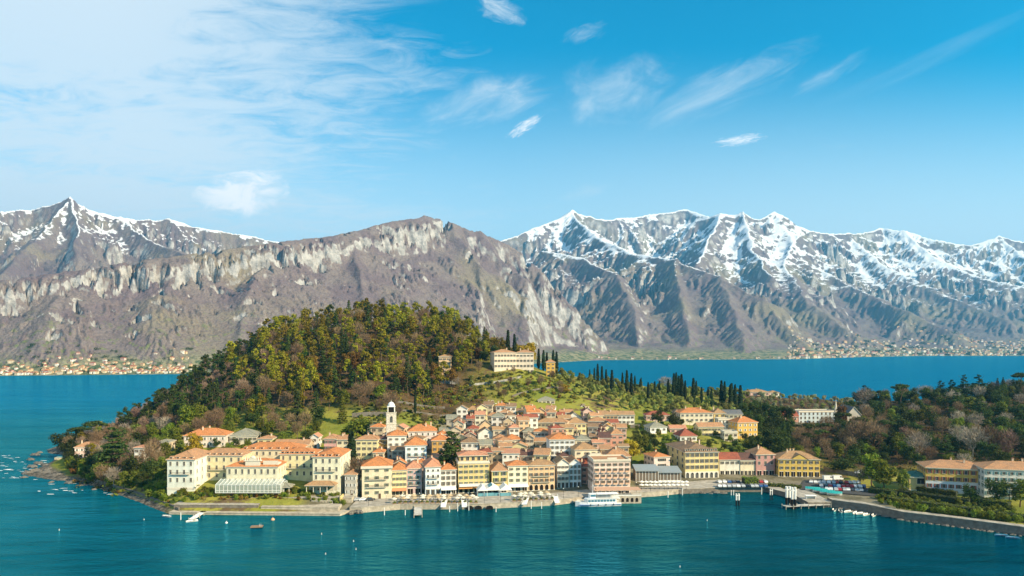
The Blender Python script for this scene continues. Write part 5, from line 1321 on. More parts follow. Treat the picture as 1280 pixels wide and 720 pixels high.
def plant(kind, x, y, H, label, group=None, z=None, wide=1.0):
    tk, cr = tr.choice(PROTO[kind])
    s = H / PH[kind]
    z = ground(x, y) if z is None else z
    cat = 'shrub' if NAME[kind] == 'shrub' else 'tree'
    o = thing(NAME[kind], label, cat, (x, y, z), tr.uniform(0, 6.28), group, cr if tk is None else None)
    o.scale = (s * wide, s * wide, s)
    if tk is not None:
        for nm, me in (('trunk', tk), ('crown', cr)):
            c = bpy.data.objects.new(nm, me); COL.objects.link(c); c.parent = o
    SPOTS.append((x, y, H))
    return o
def hit(px, py):
    """the first point of the terrain on a sight line"""
    Yp = 235.0
    while Yp < 880:
        x, z = (px - 640) / F * Yp, CAMH - (py - HZ) / F * Yp
        if z <= ground(x, Yp) + 0.02: return x, Yp
        Yp += 1.0
    return None
def spec(kind, px, pb, pt, label, group=None, Y=None, wide=1.0):
    p = ((px - 640) / F * Y, Y) if Y else hit(px, pb)
    if p is None: return
    z = ground(*p)
    H = max(1.2, CAMH - (pt - HZ) / F * p[1] - z)
    return plant(kind, p[0], p[1], H, label, group, wide=wide)
def seen(x, y, H):
    zt = ground(x, y) + H
    for k in range(1, 30):
        f = k / 30 * 1.0
        yy = 235 + (y - 6 - 235) * f
        xx = x * yy / y
        if ground(xx, yy) + (4.0 if yy > 420 else 0) > CAMH + (zt - CAMH) * yy / y: return False
    return True
FOOT = []
for (root, W, D, E, zf, rise) in HOUSES:
    try: FOOT.append((root.location.x, root.location.y, root.rotation_euler.z, W, D))
    except ReferenceError: pass
for p in hp + vl + rh: FOOT.append((p['X'], p['Y'], 0.0, p['W'], p['D']))
def blocked(x, y, m=1.5):
    for (hx, hy, a, W, D) in FOOT:
        dx, dy = x - hx, y - hy
        if abs(dx) + abs(dy) > 90: continue
        lx = dx * math.cos(a) + dy * math.sin(a); ly = -dx * math.sin(a) + dy * math.cos(a)
        if -W / 2 - m < lx < W / 2 + m and -m < ly < D + m: return True
    return False
GRID = {}
def far_enough(x, y, d):
    c = 6.0; i, j = int(x // c), int(y // c); r = int(d // c) + 1
    for a in range(i - r, i + r + 1):
        for b in range(j - r, j + r + 1):
            for (qx, qy, qd) in GRID.get((a, b), ()):
                if (x - qx) ** 2 + (y - qy) ** 2 < (0.5 * (d + qd)) ** 2: return False
    GRID.setdefault((i, j), []).append((x, y, d))
    return True
def scatter(n, px0, px1, Y0, Y1, gap, kinds, cond=None, m=1.5, tries=30):
    """kinds: (weight, kind, Hmin, Hmax, label, group)"""
    done = 0
    for _ in range(n * tries):
        if done >= n: break
        px = tr.uniform(px0, px1); Yp = tr.uniform(Y0(px) if callable(Y0) else Y0, Y1(px) if callable(Y1) else Y1)
        x = (px - 640) / F * Yp
        if cond and not cond(px, Yp): continue
        if float(shore_dist(np.array([x]), np.array([Yp]))[0]) < 1.5: continue
        if blocked(x, Yp, m): continue
        k = tr.choices(kinds, [q[0] for q in kinds])[0]
        H = tr.uniform(k[2], k[3])
        if not seen(x, Yp, H): continue
        if not far_enough(x, Yp, gap * tr.uniform(.8, 1.2)): continue
        plant(k[1], x, Yp, H, k[4], k[5]); done += 1
    return done
# ---- single trees that can be told apart
spec('greencedar', 564, 592, 537, 'big dark cedar rising between the houses in the middle of the town', Y=334, wide=.95)
spec('limefir', 428, 534, 491, 'bright green conical fir at the foot of the hill left of the bell tower', Y=404, wide=.9)
spec('fir', 395, 531, 484, 'dark fir left of the bright green conical fir', Y=408)
spec('fir', 372, 533, 471, 'tall slim fir at the hill foot above the hotel', Y=412, wide=.8)
spec('pine', 313, 536, 498, 'short bright pine in front of the dark wood above the hotel', Y=410)
spec('pine', 326, 530, 492, 'second bright pine standing before the dark wood above the hotel', Y=416)
spec('fir', 346, 539, 508, 'small pointed fir beside the grey roofed villa', Y=400, wide=.8)
spec('cypress', 439, 590, 540, 'column of dark ivy green cypress between hotel and yellow house', Y=326, wide=1.4)
spec('broad', 447, 545, 520, 'round lime green tree behind the yellow house left of the bell tower', Y=372, wide=1.25)
spec('bare', 447, 598, 570, 'small rusty bare tree right of the big hotel', Y=312)
spec('dark', 80, 567, 537, 'broad dark round tree alone on the headland lawn', Y=425, wide=1.15)
spec('umbrella', 117, 565, 524, 'umbrella pine with a green parasol crown on the headland', Y=425)
spec('greencedar', 141, 590, 534, 'spreading cedar with layered boughs near the headland villa', Y=352, wide=1.2)
spec('pinkbare', 103, 566, 545, 'pinkish bare tree beside the headland villa', Y=415)
spec('cypress', 92, 572, 553, 'small dark cypress at the headland pool', Y=408, wide=1.5)
spec('dark', 162, 566, 536, 'tall evergreen behind the spreading headland cedar', Y=385)
spec('gold', 243, 566, 541, 'golden yellow tree in front of the vermilion roofed house', Y=350, wide=.8)
spec('broad', 233, 540, 507, 'large lime green tree on the slope above the vermilion roofed house', Y=395, wide=1.0)
spec('broad', 248, 540, 504, 'second lime green tree touching the large one above the vermilion roof', Y=400)
spec('green', 276, 540, 523, 'bushy green tree right behind the vermilion roof', Y=392)
spec('palm', 329, 545, 506, 'tall palm above the grey roofed villa', Y=392)
spec('gold', 789, 566, 548, 'small golden tree right of the old town', Y=366)
spec('dark', 811, 562, 536, 'round dark tree left of the plain white house', Y=392)
spec('dark', 822, 533, 511, 'dark round tree hiding the red roofed house', Y=436)
spec('dark', 842, 535, 514, 'dark round tree at the left corner of the wide cream villa', Y=432)
spec('green', 800, 555, 538, 'small green tree beside the tan tower', Y=380)
spec('green', 832, 575, 550, 'wide bushy tree in front of the plain white house', Y=385, wide=1.2)
spec('green', 922, 573, 556, 'rounded green tree behind the red roofed shop house', Y=385, wide=1.4)
spec('gold', 990, 547, 532, 'golden bush-like tree on the park lawn', Y=455, wide=1.0)
spec('broad', 1104, 612, 570, 'large bright yellow green tree above the car park', Y=318, wide=.95)
spec('broad', 1090, 606, 567, 'lime green tree just left of the large bright one above the car park', Y=328)
spec('green', 1128, 612, 586, 'slim rounded tree beside the green roofed pavilion', Y=314, wide=.8)
spec('greybare', 1075, 608, 585, 'bare tree with a pale round crown at the car park edge', Y=330, wide=1.1)
spec('dark', 1055, 597, 568, 'wide dark evergreen above the car park vans', Y=356, wide=1.7)
spec('greybare', 1148, 566, 538, 'grey bare tree with a full round crown above the garden hotel', Y=372, wide=1.0)
spec('bare', 1072, 560, 521, 'tall bare tree with a pale trunk in the park', Y=400)
spec('bare', 1092, 560, 527, 'bare tree right of the tall pale trunk in the park', Y=396, wide=1.1)
spec('greybare', 1216, 570, 531, 'large grey bare tree behind the garden hotel', Y=372, wide=1.1)
spec('bare', 1238, 570, 531, 'reddish brown bare tree behind the garden hotel', Y=370, wide=1.0)
spec('pinkbare', 1260, 575, 535, 'pinkish bare tree at the right end behind the garden hotel', Y=368)
spec('greybare', 1081, 505, 484, 'grey bare tree on the ridge against the far lake', Y=560, wide=1.2)
spec('greybare', 1156, 500, 481, 'grey bare tree between the ridge cedars', Y=560, wide=1.3)
spec('umbrella', 1127, 508, 478, 'dark umbrella pine on the ridge against the lake', Y=540)
spec('cedar', 1176, 505, 475, 'pointed ridge cedar right of the grey bare tree', Y=540, wide=.8)
spec('cedar', 1190, 503, 474, 'second pointed ridge cedar against the lake', Y=545, wide=.8)
spec('cedar', 1205, 504, 468, 'tallest thin ridge cedar against the lake', Y=540, wide=.7)
spec('cedar', 1224, 505, 468, 'broad ridge cedar against the lake, right of the tallest one', Y=540)
spec('fir', 1247, 500, 472, 'dark pointed ridge fir, first of two', Y=550)
spec('fir', 1254, 500, 471, 'dark pointed ridge fir, second of two', Y=552)
spec('umbrella', 1276, 496, 464, 'big ridge pine cut by the right edge of view', Y=540)
spec('umbrella', 1018, 560, 527, 'park umbrella pine below the long pale blue building', Y=430, wide=1.0)
spec('umbrella', 1032, 562, 527, 'park umbrella pine right of its twin below the pale blue building', Y=426, wide=1.0)
spec('rust', 1052, 533, 504, 'rust brown evergreen column beside the spire', Y=470, wide=.7)
spec('greybare', 832, 484, 470, 'pale bare tree among the cypresses on the ridge', Y=590, wide=1.4)
spec('bare', 490, 523, 489, 'brown bare tree right behind the bell tower', Y=420)
spec('cypress', 519, 525, 487, 'thin lone cypress at the wall of the terraces right of the bell tower', Y=428, wide=.7)
spec('dark', 605, 462, 437, 'round dark tree left of the hilltop villa', Y=525, wide=1.1)
spec('dark', 594, 462, 432, 'dark round tree second left of the hilltop villa', Y=535, wide=1.1)
spec('gold', 706, 495, 480, 'golden scrubby tree on the slope under the hilltop villa', Y=492, wide=1.5)
spec('gold', 656, 447, 428, 'yellowish tree behind the hilltop villa', Y=545, wide=1.3)
for i, (px, pb, pt) in enumerate([(635, 452, 413), (643, 452, 418)]): spec('cypress', px, pb, pt, 'tall cypress behind the roof of the hilltop villa', 'cypresses behind the hilltop villa', Y=556)
# cypresses on the terraces right of the villa
CY = [(673, 470, 436), (679, 470, 438), (683, 473, 441), (692, 474, 438), (696, 474, 440), (628, 468, 451), (640, 470, 452), (651, 470, 452), (657, 472, 449), (664, 470, 456), (742, 483, 460), (737, 482, 462), (747, 484, 455), (752, 484, 458), (758, 486, 462),
      (764, 488, 463), (772, 500, 480), (779, 488, 466), (783, 490, 463), (790, 490, 467), (793, 490, 470), (800, 490, 474), (811, 496, 478), (818, 495, 477), (824, 494, 476), (836, 494, 474), (842, 495, 467), (846, 496, 466), (849, 496, 470), (852, 496, 468), (857, 497, 476),
      (867, 492, 473), (877, 498, 484), (886, 500, 484), (890, 499, 486), (902, 495, 476), (905, 495, 477), (913, 495, 480), (918, 495, 481), (925, 497, 482), (771, 505, 486), (776, 508, 487), (781, 510, 489), (787, 511, 490), (793, 512, 492), (762, 500, 484), (741, 492, 474)]
for i, (px, pb, pt) in enumerate(CY):
    spec('cypress', px + tr.uniform(-1, 1), pb, pt, 'dark slender cypress on the olive terraces between hilltop villa and ridge', 'cypresses of the olive terraces', Y=tr.uniform(556, 590) if pb < 485 else tr.uniform(520, 566), wide=1.15)
for i in range(8):
    px = tr.uniform(730, 925); spec('cypress', px, 480 + (px - 730) * .09, 466 + (px - 730) * .085 + tr.uniform(-3, 4), 'dark slender cypress on the olive terraces between hilltop villa and ridge', 'cypresses of the olive terraces', Y=tr.uniform(545, 600), wide=1.2)

# ---- the wood on the hill
def foot(px): return float(np.interp(px, [150, 230, 300, 370, 440, 490, 530, 560, 600, 640, 690], [430, 412, 414, 418, 428, 440, 452, 486, 528, 556, 575]))
def top(px): return float(np.interp(px, [150, 230, 300, 400, 560, 640, 690], [560, 620, 640, 650, 650, 640, 620]))
wl = 'pine on the '
scatter(130, 180, 330, foot, top, 7.2, [
 (5, 'darkpine', 13, 19, 'dark tall pine on the shaded left flank of the wooded hill', 'pines on the shaded flank of the hill'),
 (2, 'fir', 13, 20, 'dark fir among the pines on the shaded left flank of the hill', 'firs on the shaded flank of the hill'),
 (3, 'pinkbare', 9, 13, 'pinkish bare tree on the left flank of the wooded hill', 'bare trees on the left flank of the hill'),
 (1.5, 'dark', 9, 13, 'round dark evergreen on the left flank of the wooded hill', 'evergreens on the left flank of the hill')])
scatter(350, 285, 590, foot, top, 6.3, [
 (10, 'pine', 13, 24, 'tall yellow green pine on the sunlit front of the wooded hill', 'pines on the sunlit front of the hill'),
 (1.6, 'darkpine', 13, 20, 'darker green pine between the yellow green ones on the hill front', 'darker pines on the hill front'),
 (2.2, 'fir', 14, 22, 'pointed dark fir on the front of the wooded hill', 'firs on the hill front'),
 (3.4, 'bare', 11, 17, 'brown bare tree between the pines of the hill', 'bare trees between the hill pines'),
 (2.4, 'rust', 9, 15, 'rust brown leafy tree between the pines of the hill', 'rust brown trees on the hill'),
 (1.0, 'broad', 9, 13, 'bright green leafy tree between the pines of the hill', 'bright leafy trees on the hill')])
scatter(70, 545, 650, foot, top, 7.8, [
 (3, 'rust', 9, 13, 'rusty leafy tree in the wood left of the hilltop villa', 'rusty trees beside the hilltop villa'),
 (3, 'pine', 11, 16, 'bright pine in the wood left of the hilltop villa', 'pines beside the hilltop villa'),
 (3, 'dark', 9, 14, 'dark evergreen in the wood left of the hilltop villa', 'evergreens beside the hilltop villa'),
 (2, 'fir', 12, 17, 'dark conifer in the wood left of the hilltop villa', 'conifers beside the hilltop villa')])
# low growth that fills the floor of the woods: nobody could count it
def undergrowth(name, n, px0, px1, Y0, Y1, lms, smin, smax, cond=None):
    LL = [Leaves() for _ in lms]
    for _ in range(n):
        px = tr.uniform(px0, px1); Yp = tr.uniform(Y0(px) if callable(Y0) else Y0, Y1(px) if callable(Y1) else Y1); x = (px - 640) / F * Yp
        if cond and not cond(px, Yp): continue
        if blocked(x, Yp, 1.2) or not seen(x, Yp, 4): continue
        r = tr.uniform(smin, smax); z = ground(x, Yp)
        tr.choice(LL).clump((x, Yp, z + r * .35), (r * 1.25, r * 1.25, r * .8), 26, .8, .35)
    for L_, lm in zip(LL, lms):
        if L_.v:
            o = link(name, L_.mesh(name, LM[lm])); o['kind'] = 'stuff'
undergrowth('undergrowth', 900, 180, 640, foot, top, ['rust', 'shrub', 'dark', 'pine'], 1.0, 2.4)
undergrowth('undergrowth', 1100, 1046, 1330, lambda p: float(np.interp(p, [1046, 1130, 1160, 1330], [470, 352, 345, 340])), 600, ['dark', 'dark', 'shrub', 'rust'], 1.0, 2.8)
undergrowth('undergrowth', 420, 930, 1110, 366, 520, ['dark', 'dark', 'shrub'], 1.0, 2.6, lambda p, Y: not (985 < p < 1030 and 440 < Y < 475))
undergrowth('undergrowth', 520, 520, 720, lambda p: float(np.interp(p, [520, 560, 600, 640, 720], [440, 456, 462, 470, 476])), lambda p: float(np.interp(p, [520, 560, 600, 640, 720], [462, 486, 510, 506, 535])), ['rust', 'shrub', 'pine', 'shrub', 'olive'], .7, 1.7)
undergrowth('undergrowth', 300, 90, 230, 320, 430, ['rust', 'dark', 'shrub'], .8, 2.2)
undergrowth('ground_cover', 380, 690, 945, lambda p: float(np.interp(p, [690, 760, 850, 945], [500, 470, 470, 470])), 600, ['shrub', 'olive', 'pine'], .5, 1.2)
undergrowth('ground_cover', 260, 440, 562, 398, 450, ['shrub', 'pine', 'dark'], .4, 1.1)
undergrowth('ground_cover', 240, 785, 960, 362, 446, ['shrub', 'dark', 'lime'], .6, 1.5)
# ---- the foot of the hill above the hotel
scatter(60, 190, 400, 372, lambda p: foot(p) - 2, 7.0, [
 (3, 'bare', 8, 13, 'brown bare tree on the slope above the big hotel', 'bare trees above the big hotel'),
 (3, 'broad', 6, 11, 'lime green leafy tree on the slope above the big hotel', 'lime green trees above the big hotel'),
 (2, 'green', 5, 9, 'bushy green tree on the slope above the big hotel', 'bushy trees above the big hotel'),
 (2, 'palm', 6, 9, 'small palm on the slope above the big hotel', 'palms above the big hotel'),
 (2, 'dark', 6, 10, 'dark evergreen on the slope above the big hotel', 'evergreens above the big hotel')])
scatter(28, 215, 400, 345, 372, 6.0, [
 (3, 'green', 4, 7, 'rounded tree right behind the roofs of the big hotel', 'rounded trees behind the big hotel'),
 (2, 'dark', 4, 7, 'dark tree right behind the roofs of the big hotel', 'dark trees behind the big hotel'),
 (2, 'shrub', 2, 4, 'garden shrub right behind the roofs of the big hotel', 'shrubs behind the big hotel')])
# ---- bare wood and thicket on the left slope
scatter(80, 118, 212, 322, 440, 6.2, [
 (5, 'bare', 8, 14, 'brown bare tree in the thicket left of the big hotel', 'bare trees left of the big hotel'),
 (2, 'greybare', 8, 13, 'grey bare tree in the thicket left of the big hotel', 'grey bare trees left of the big hotel'),
 (2.4, 'dark', 7, 12, 'dark evergreen in the thicket left of the big hotel', 'evergreens left of the big hotel'),
 (4, 'green', 6, 11, 'green tree in the thicket left of the big hotel', 'green trees left of the big hotel')])
scatter(40, 84, 205, lambda p: float(np.interp(p, [84, 150, 205], [366, 330, 300])), lambda p: float(np.interp(p, [84, 150, 205], [400, 345, 312])), 4.2, [
 (4, 'ball', 3, 6, 'yellow green bush along the shore path of the left slope', 'bushes along the left shore path'),
 (2, 'dark', 5, 9, 'dark shore tree on the left slope', 'dark trees along the left shore path'),
 (1, 'rustshrub', 2, 4, 'rusty bush along the shore path of the left slope', 'rusty bushes along the left shore path')])
scatter(46, 84, 190, lambda p: float(np.interp(p, [84, 130, 190], [396, 350, 345])), lambda p: float(np.interp(p, [84, 190], [445, 470])), 6.0, [
 (3, 'green', 7, 12, 'leafy green tree on the wooded headland round the orange roofed villa', 'leafy trees of the headland'),
 (3, 'dark', 8, 13, 'dark evergreen on the wooded headland round the orange roofed villa', 'evergreens of the headland'),
 (2, 'pine', 10, 15, 'yellow green pine on the wooded headland round the orange roofed villa', 'pines of the headland'),
 (1, 'bare', 8, 12, 'brown bare tree on the wooded headland round the orange roofed villa', 'bare trees of the headland'),
 (1, 'umbrella', 12, 15, 'umbrella pine on the wooded headland round the orange roofed villa', 'umbrella pines of the headland')], cond=lambda p, Y: not (p < 100 and Y < 412))
scatter(60, 150, 235, 420, 560, 7.5, [
 (2.5, 'pinkbare', 8, 13, 'pinkish bare tree on the far left shoulder of the hill', 'bare trees on the left shoulder'),
 (3, 'darkpine', 11, 17, 'dark pine on the far left shoulder of the hill', 'pines on the left shoulder'),
 (2, 'dark', 8, 12, 'dark evergreen on the far left shoulder of the hill', 'evergreens on the left shoulder')])
# ---- scrub between the town and the hilltop villa, terraces behind the bell tower
scatter(70, 525, 715, lambda p: float(np.interp(p, [525, 560, 600, 640, 715], [445, 458, 468, 474, 478])), lambda p: float(np.interp(p, [525, 560, 600, 640, 715], [462, 486, 510, 506, 530])), 4.2, [
 (4, 'shrub', 1.6, 3.4, 'green shrub on the scrub slope between town and hilltop villa', 'green shrubs on the scrub slope'),
 (3, 'rustshrub', 1.6, 3.6, 'rust brown shrub on the scrub slope between town and hilltop villa', 'rusty shrubs on the scrub slope'),
 (2, 'darkshrub', 1.6, 3.6, 'dark shrub on the scrub slope between town and hilltop villa', 'dark shrubs on the scrub slope'),
 (2, 'bare', 5, 9, 'small bare tree on the scrub slope between town and hilltop villa', 'bare trees on the scrub slope'),
 (1.5, 'olive', 4, 6, 'olive tree on the scrub slope between town and hilltop villa', 'olives on the scrub slope')])
scatter(40, 445, 560, 396, 432, 4.4, [
 (4, 'shrub', 1.3, 2.8, 'garden shrub on the grass terraces behind the bell tower', 'shrubs on the terraces behind the tower'),
 (2, 'olive', 3, 4.5, 'little olive tree on the grass terraces behind the bell tower', 'olives on the terraces behind the tower'),
 (1, 'bare', 6, 10, 'bare tree on the grass terraces behind the bell tower', 'bare trees behind the tower')])
# ---- olive terraces
scatter(240, 690, 940, lambda p: float(np.interp(p, [690, 760, 850, 940], [506, 478, 482, 500])), lambda p: float(np.interp(p, [690, 760, 850, 940], [575, 585, 612, 640])), 5.6, [
 (8, 'olive', 4.4, 6.6, 'grey green olive tree on the terraces above the right of the town', 'olive trees of the terraces'),
 (1.4, 'green', 4, 6, 'greener small tree among the olives of the terraces', 'green trees among the olives'),
 (1.0, 'darkshrub', 2, 3.5, 'dark shrub among the olives of the terraces', 'dark shrubs among the olives')])
scatter(120, 940, 1085, 535, 650, 5.0, [
 (6, 'silver', 3.8, 5.6, 'silvery olive tree in the grove on the ridge against the lake', 'silvery olives of the ridge'),
 (3, 'olive', 3.6, 5.2, 'yellowish olive tree in the grove on the ridge against the lake', 'yellowish olives of the ridge')])
# ---- gardens among the houses on the right of the town
scatter(60, 785, 950, 362, 440, 5.5, [
 (4, 'green', 3.5, 6.5, 'garden tree between the villas right of the old town', 'garden trees among the right villas'),
 (3, 'dark', 4, 7.5, 'dark garden tree between the villas right of the old town', 'dark garden trees among the right villas'),
 (3, 'shrub', 1.6, 3, 'garden shrub between the villas right of the old town', 'garden shrubs among the right villas'),
 (1, 'palm', 4, 6, 'small palm between the villas right of the old town', 'palms among the right villas')])
scatter(26, 600, 785, 392, 436, 4.5, [
 (3, 'shrub', 1.8, 3, 'small garden shrub in a gap between the old town houses', 'shrubs between old town houses'),
 (2, 'green', 3, 5.5, 'small courtyard tree in a gap between the old town houses', 'courtyard trees of the old town')], m=.8)
# ---- the dark slope and park
scatter(46, 926, 990, 385, 520, 6.2, [
 (6, 'dark', 9, 15, 'tall dark evergreen on the ivy covered slope right of the golden villa', 'dark trees of the ivy slope'),
 (2, 'fir', 10, 15, 'dark conifer on the ivy covered slope right of the golden villa', 'conifers of the ivy slope')])
scatter(70, 985, 1110, 366, 500, 8.0, [
 (3, 'dark', 7, 12, 'dark evergreen in the park below the long pale blue building', 'evergreens of the park'),
 (2, 'umbrella', 11, 15, 'umbrella pine in the park below the long pale blue building', 'umbrella pines of the park'),
 (2.5, 'bare', 9, 14, 'brown bare tree in the park below the long pale blue building', 'bare trees of the park'),
 (1.5, 'broad', 7, 10, 'bright green tree in the park below the long pale blue building', 'bright trees of the park')],
 cond=lambda p, Y: not (990 < p < 1030 and 440 < Y < 470) and not (Y > 462 and p < 1048))
# ---- the wood on the right
scatter(215, 1046, 1330, lambda p: float(np.interp(p, [1046, 1130, 1160, 1330], [470, 350, 345, 340])), 600, 6.8, [
 (2.4, 'bare', 9, 15, 'brown bare tree in the wood behind the garden hotel', 'bare trees of the right wood'),
 (1.6, 'greybare', 9, 14, 'grey bare tree in the wood behind the garden hotel', 'grey bare trees of the right wood'),
 (1, 'pinkbare', 9, 13, 'pinkish bare tree in the wood behind the garden hotel', 'pinkish bare trees of the right wood'),
 (7, 'dark', 9, 15, 'dark evergreen in the wood behind the garden hotel', 'evergreens of the right wood'),
 (3.2, 'green', 7, 12, 'green leafy tree in the wood behind the garden hotel', 'leafy trees of the right wood'),
 (2.2, 'broad', 7, 11, 'yellow green tree in the wood behind the garden hotel', 'yellow green trees of the right wood'),
 (1, 'greencedar', 13, 18, 'cedar in the wood behind the garden hotel', 'cedars of the right wood')])
# ---- hotel garden on the left
scatter(110, 206, 432, lambda p: 293.5, lambda p: 303, 1.9, [
 (4, 'shrub', 1.2, 2.6, 'low green shrub in the terraced garden of the big hotel', 'green shrubs of the hotel garden'),
 (3, 'ball', 1.6, 3.2, 'rounded yellow green bush in the terraced garden of the big hotel', 'rounded bushes of the hotel garden'),
 (2, 'rustshrub', 1.0, 2.0, 'rusty shrub in the terraced garden of the big hotel', 'rusty shrubs of the hotel garden'),
 (2, 'palm', 2.6, 4.2, 'small palm in the terraced garden of the big hotel', 'palms of the hotel garden')], m=.3)
# ---- clipped bushes along the right shore
for i in range(24):
    px = 1122 + i * 6.6 + tr.uniform(-1, 1)
    x, y = plan(px, 636 + (px - 1122) * .118, 3.2)
    if i % 8 == 6: continue
    plant('ball', x, y + .6, tr.uniform(2.7, 3.9), 'clipped round bush in the row along the right shore terrace', 'clipped bushes along the right shore', z=max(ground(x, y) - .1, 3.25), wide=1.0)
def hedge(label, p0, p1, depth, h, lm='shrub'):
    x0, y0 = p0; x1, y1 = p1
    Lh = math.hypot(x1 - x0, y1 - y0); n = int(Lh * (h * 2 + depth) * 7)
    P, N = [], []
    for k in range(n):
        u_ = nr_.uniform(0, Lh); f = nr_.uniform(0, h * 2 + depth)
        wob = .25 * math.sin(u_ * 1.3) + .18 * math.sin(u_ * 3.1)
        if f < h: P.append((u_, -depth / 2, f)); N.append((0, -1, .3))
        elif f < h + depth: P.append((u_, f - h - depth / 2, h + wob)); N.append((0, 0, 1))
        else: P.append((u_, depth / 2, f - h - depth)); N.append((0, 1, .3))
    L = Leaves().quads(np.array(P) + nr_.normal(0, .12, (n, 3)), np.array(N, float), .45, 1.0, .5)
    zb = min(ground(x0, y0), ground(x1, y1))
    o = thing('hedge', label, 'hedge', (x0, y0, zb), math.atan2(y1 - y0, x1 - x0), None, None)
    ch = link('foliage', L.mesh('foliage', LM[lm]), o)
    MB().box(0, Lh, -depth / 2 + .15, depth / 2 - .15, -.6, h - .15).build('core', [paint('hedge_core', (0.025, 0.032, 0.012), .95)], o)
def hp_(px, py, z=3.2): return plan(px, py, z)
hedge('long dark clipped hedge in front of the yellow garden hotel', hp_(1122, 617), hp_(1212, 629), 4.0, 2.6, 'dark')
hedge('bright green clipped hedge in front of the white garden hotel', hp_(1216, 627), hp_(1262, 634), 5.0, 3.0, 'lime')
hedge('dark hedge between the bright hedge and the right edge', hp_(1240, 643), hp_(1330, 655), 3.0, 2.4, 'dark')
hedge('upper hedge close under the windows of the yellow garden hotel', hp_(1140, 611), hp_(1196, 619), 3.0, 2.2, 'shrub')
hedge('clipped hedge screening the square in front of the golden house', hp_(960, 606.5, 2.6), hp_(1002, 609.5, 2.6), 3.2, 2.6, 'lime')
hedge('rounded clipped hedge on the square before the red shopfront', hp_(929, 603.5, 2.6), hp_(946, 603.5, 2.6), 4.5, 3.2, 'lime')

hedge('long hedge between the clipped bushes and the garden hotel', hp_(1112, 624), hp_(1218, 638), 4.5, 2.2, 'shrub')
hedge('dark hedge on the bank beside the bright yellow green tree', hp_(1088, 613), hp_(1122, 618), 5.0, 2.4, 'dark')
hedge('low dark hedge right behind the clipped bushes', hp_(1150, 634.5), hp_(1262, 648.5), 2.4, 1.7, 'dark')

scatter(60, 1095, 1300, lambda p: 297 - (p - 1095) * .18, lambda p: 312 - (p - 1095) * .17, 2.6, [
 (4, 'shrub', 1.6, 3.2, 'green shrub on the bank between shore terrace and garden hotel', 'green shrubs on the right bank'),
 (2, 'darkshrub', 1.6, 3.2, 'dark shrub on the bank between shore terrace and garden hotel', 'dark shrubs on the right bank'),
 (2, 'ball', 2.0, 3.4, 'yellow green bush on the bank between shore terrace and garden hotel', 'yellow green bushes on the right bank')], m=.5)

spec('dark', 1247, 626, 596, 'dark round tree in front of the white half of the garden hotel', Y=292)
spec('green', 1275, 630, 598, 'green tree before the garden hotel at the right edge', Y=288)
spec('dark', 1213, 622, 604, 'small dark tree before the joint of the garden hotel halves', Y=297)
spec('palm', 1262, 628, 604, 'palm between two trees before the white half of the garden hotel', Y=290)
# ---------------------------------------------------------------- the waterfront
QST = stone('quay_stone', (0.46, 0.40, 0.31), 0.5); QDK = stone('dark_and_shaded_stone', (0.20, 0.175, 0.145), 0.5); RCK = stone('shore_rock', (0.17, 0.155, 0.135), 0.9)  # dark wall stone; on the right shore its darkness is shade put into colour
PAVE = stone('promenade_paving', (0.40, 0.36, 0.30), 0.35); CONC = stone('concrete', (0.48, 0.45, 0.40), 0.3)
def quay(label, front, ztop, inland, wallm, topm, name='quay_wall', cap=True):
    back = [(p[0], p[1] + inland) for p in front[::-1]]
    b = MB().prism(list(front) + back, -3.0, ztop, 0, 1)
    if cap:
        for p, q in zip(front[:-1], front[1:]):
            b.tube((p[0], p[1] - .05, ztop - .12), (q[0], q[1] - .05, ztop - .12), .17, n=4, m=2)
    o = b.build(name, [wallm, topm, QST]); tag(o, label, 'quay')
    return o
def off(pts, d): return [(p[0], p[1] + d) for p in pts]
quay('low stone bathing platform along the water below the big hotel garden', QUAY_A, 1.0, 6.5, QST, QST)
quay('dark terrace wall holding the left half of the hotel garden', off(QUAY_A[:1] + [plan(318, 643.8)], 4.2), 3.3, 5.0, QDK, PAVE, 'garden_wall')
quay('pale stone terrace deck at the right half of the hotel garden', off([plan(322, 643.8), plan(420, 645)], 3.6), 2.7, 6.5, QST, QST, 'garden_wall')
quay('upper wall of the hotel garden below the glass conservatory', off([plan(300, 643.6), plan(432, 643)], 11), 4.6, 4.0, QST, PAVE, 'garden_wall')
quay('long pale stone promenade quay in front of the town houses', QUAY_B, 2.35, 14.0, QST, PAVE)
quay('quay of the square right of the old town', QUAY_C, 2.3, 27.0, QDK, PAVE)  # front wall in shade, painted with the dark stone
quay('tall dark shore wall under the clipped bushes on the right', QUAY_D, 3.3, 4.5, QDK, PAVE)  # shade on this wall is put into its dark stone colour
quay('dark stone wall along the shore path on the left slope', [(p[0] + 3, p[1] + 2) for p in FRONT[2:]], 2.2, 1.2, QDK, QDK, 'shore_wall', False)
# arch recesses in the promenade quay
for px, py in ((587, 633), (598, 633), (612, 633)):
    x, y = plan(px, py + 3.6)
    b = MB().box(-1.5, 1.5, -.12, .3, -.2, .9, 0)
    for k in range(6):
        a0_, a1_ = math.pi * k / 6, math.pi * (k + 1) / 6
        b.face([(0, -.12, .9), (1.5 * math.cos(a0_), -.12, .9 + .85 * math.sin(a0_)), (1.5 * math.cos(a1_), -.12, .9 + .85 * math.sin(a1_))], 0)
        b.tube((1.55 * math.cos(a0_), -.15, .9 + .9 * math.sin(a0_)), (1.55 * math.cos(a1_), -.15, .9 + .9 * math.sin(a1_)), .12, n=4, m=1)
    o = b.build('boat_arch', [DARK, QST]); o.location = (x, y - .3, 0)
    tag(o, 'dark boat arch in the promenade quay below the white marquee', 'arch', 'boat arches in the quay')
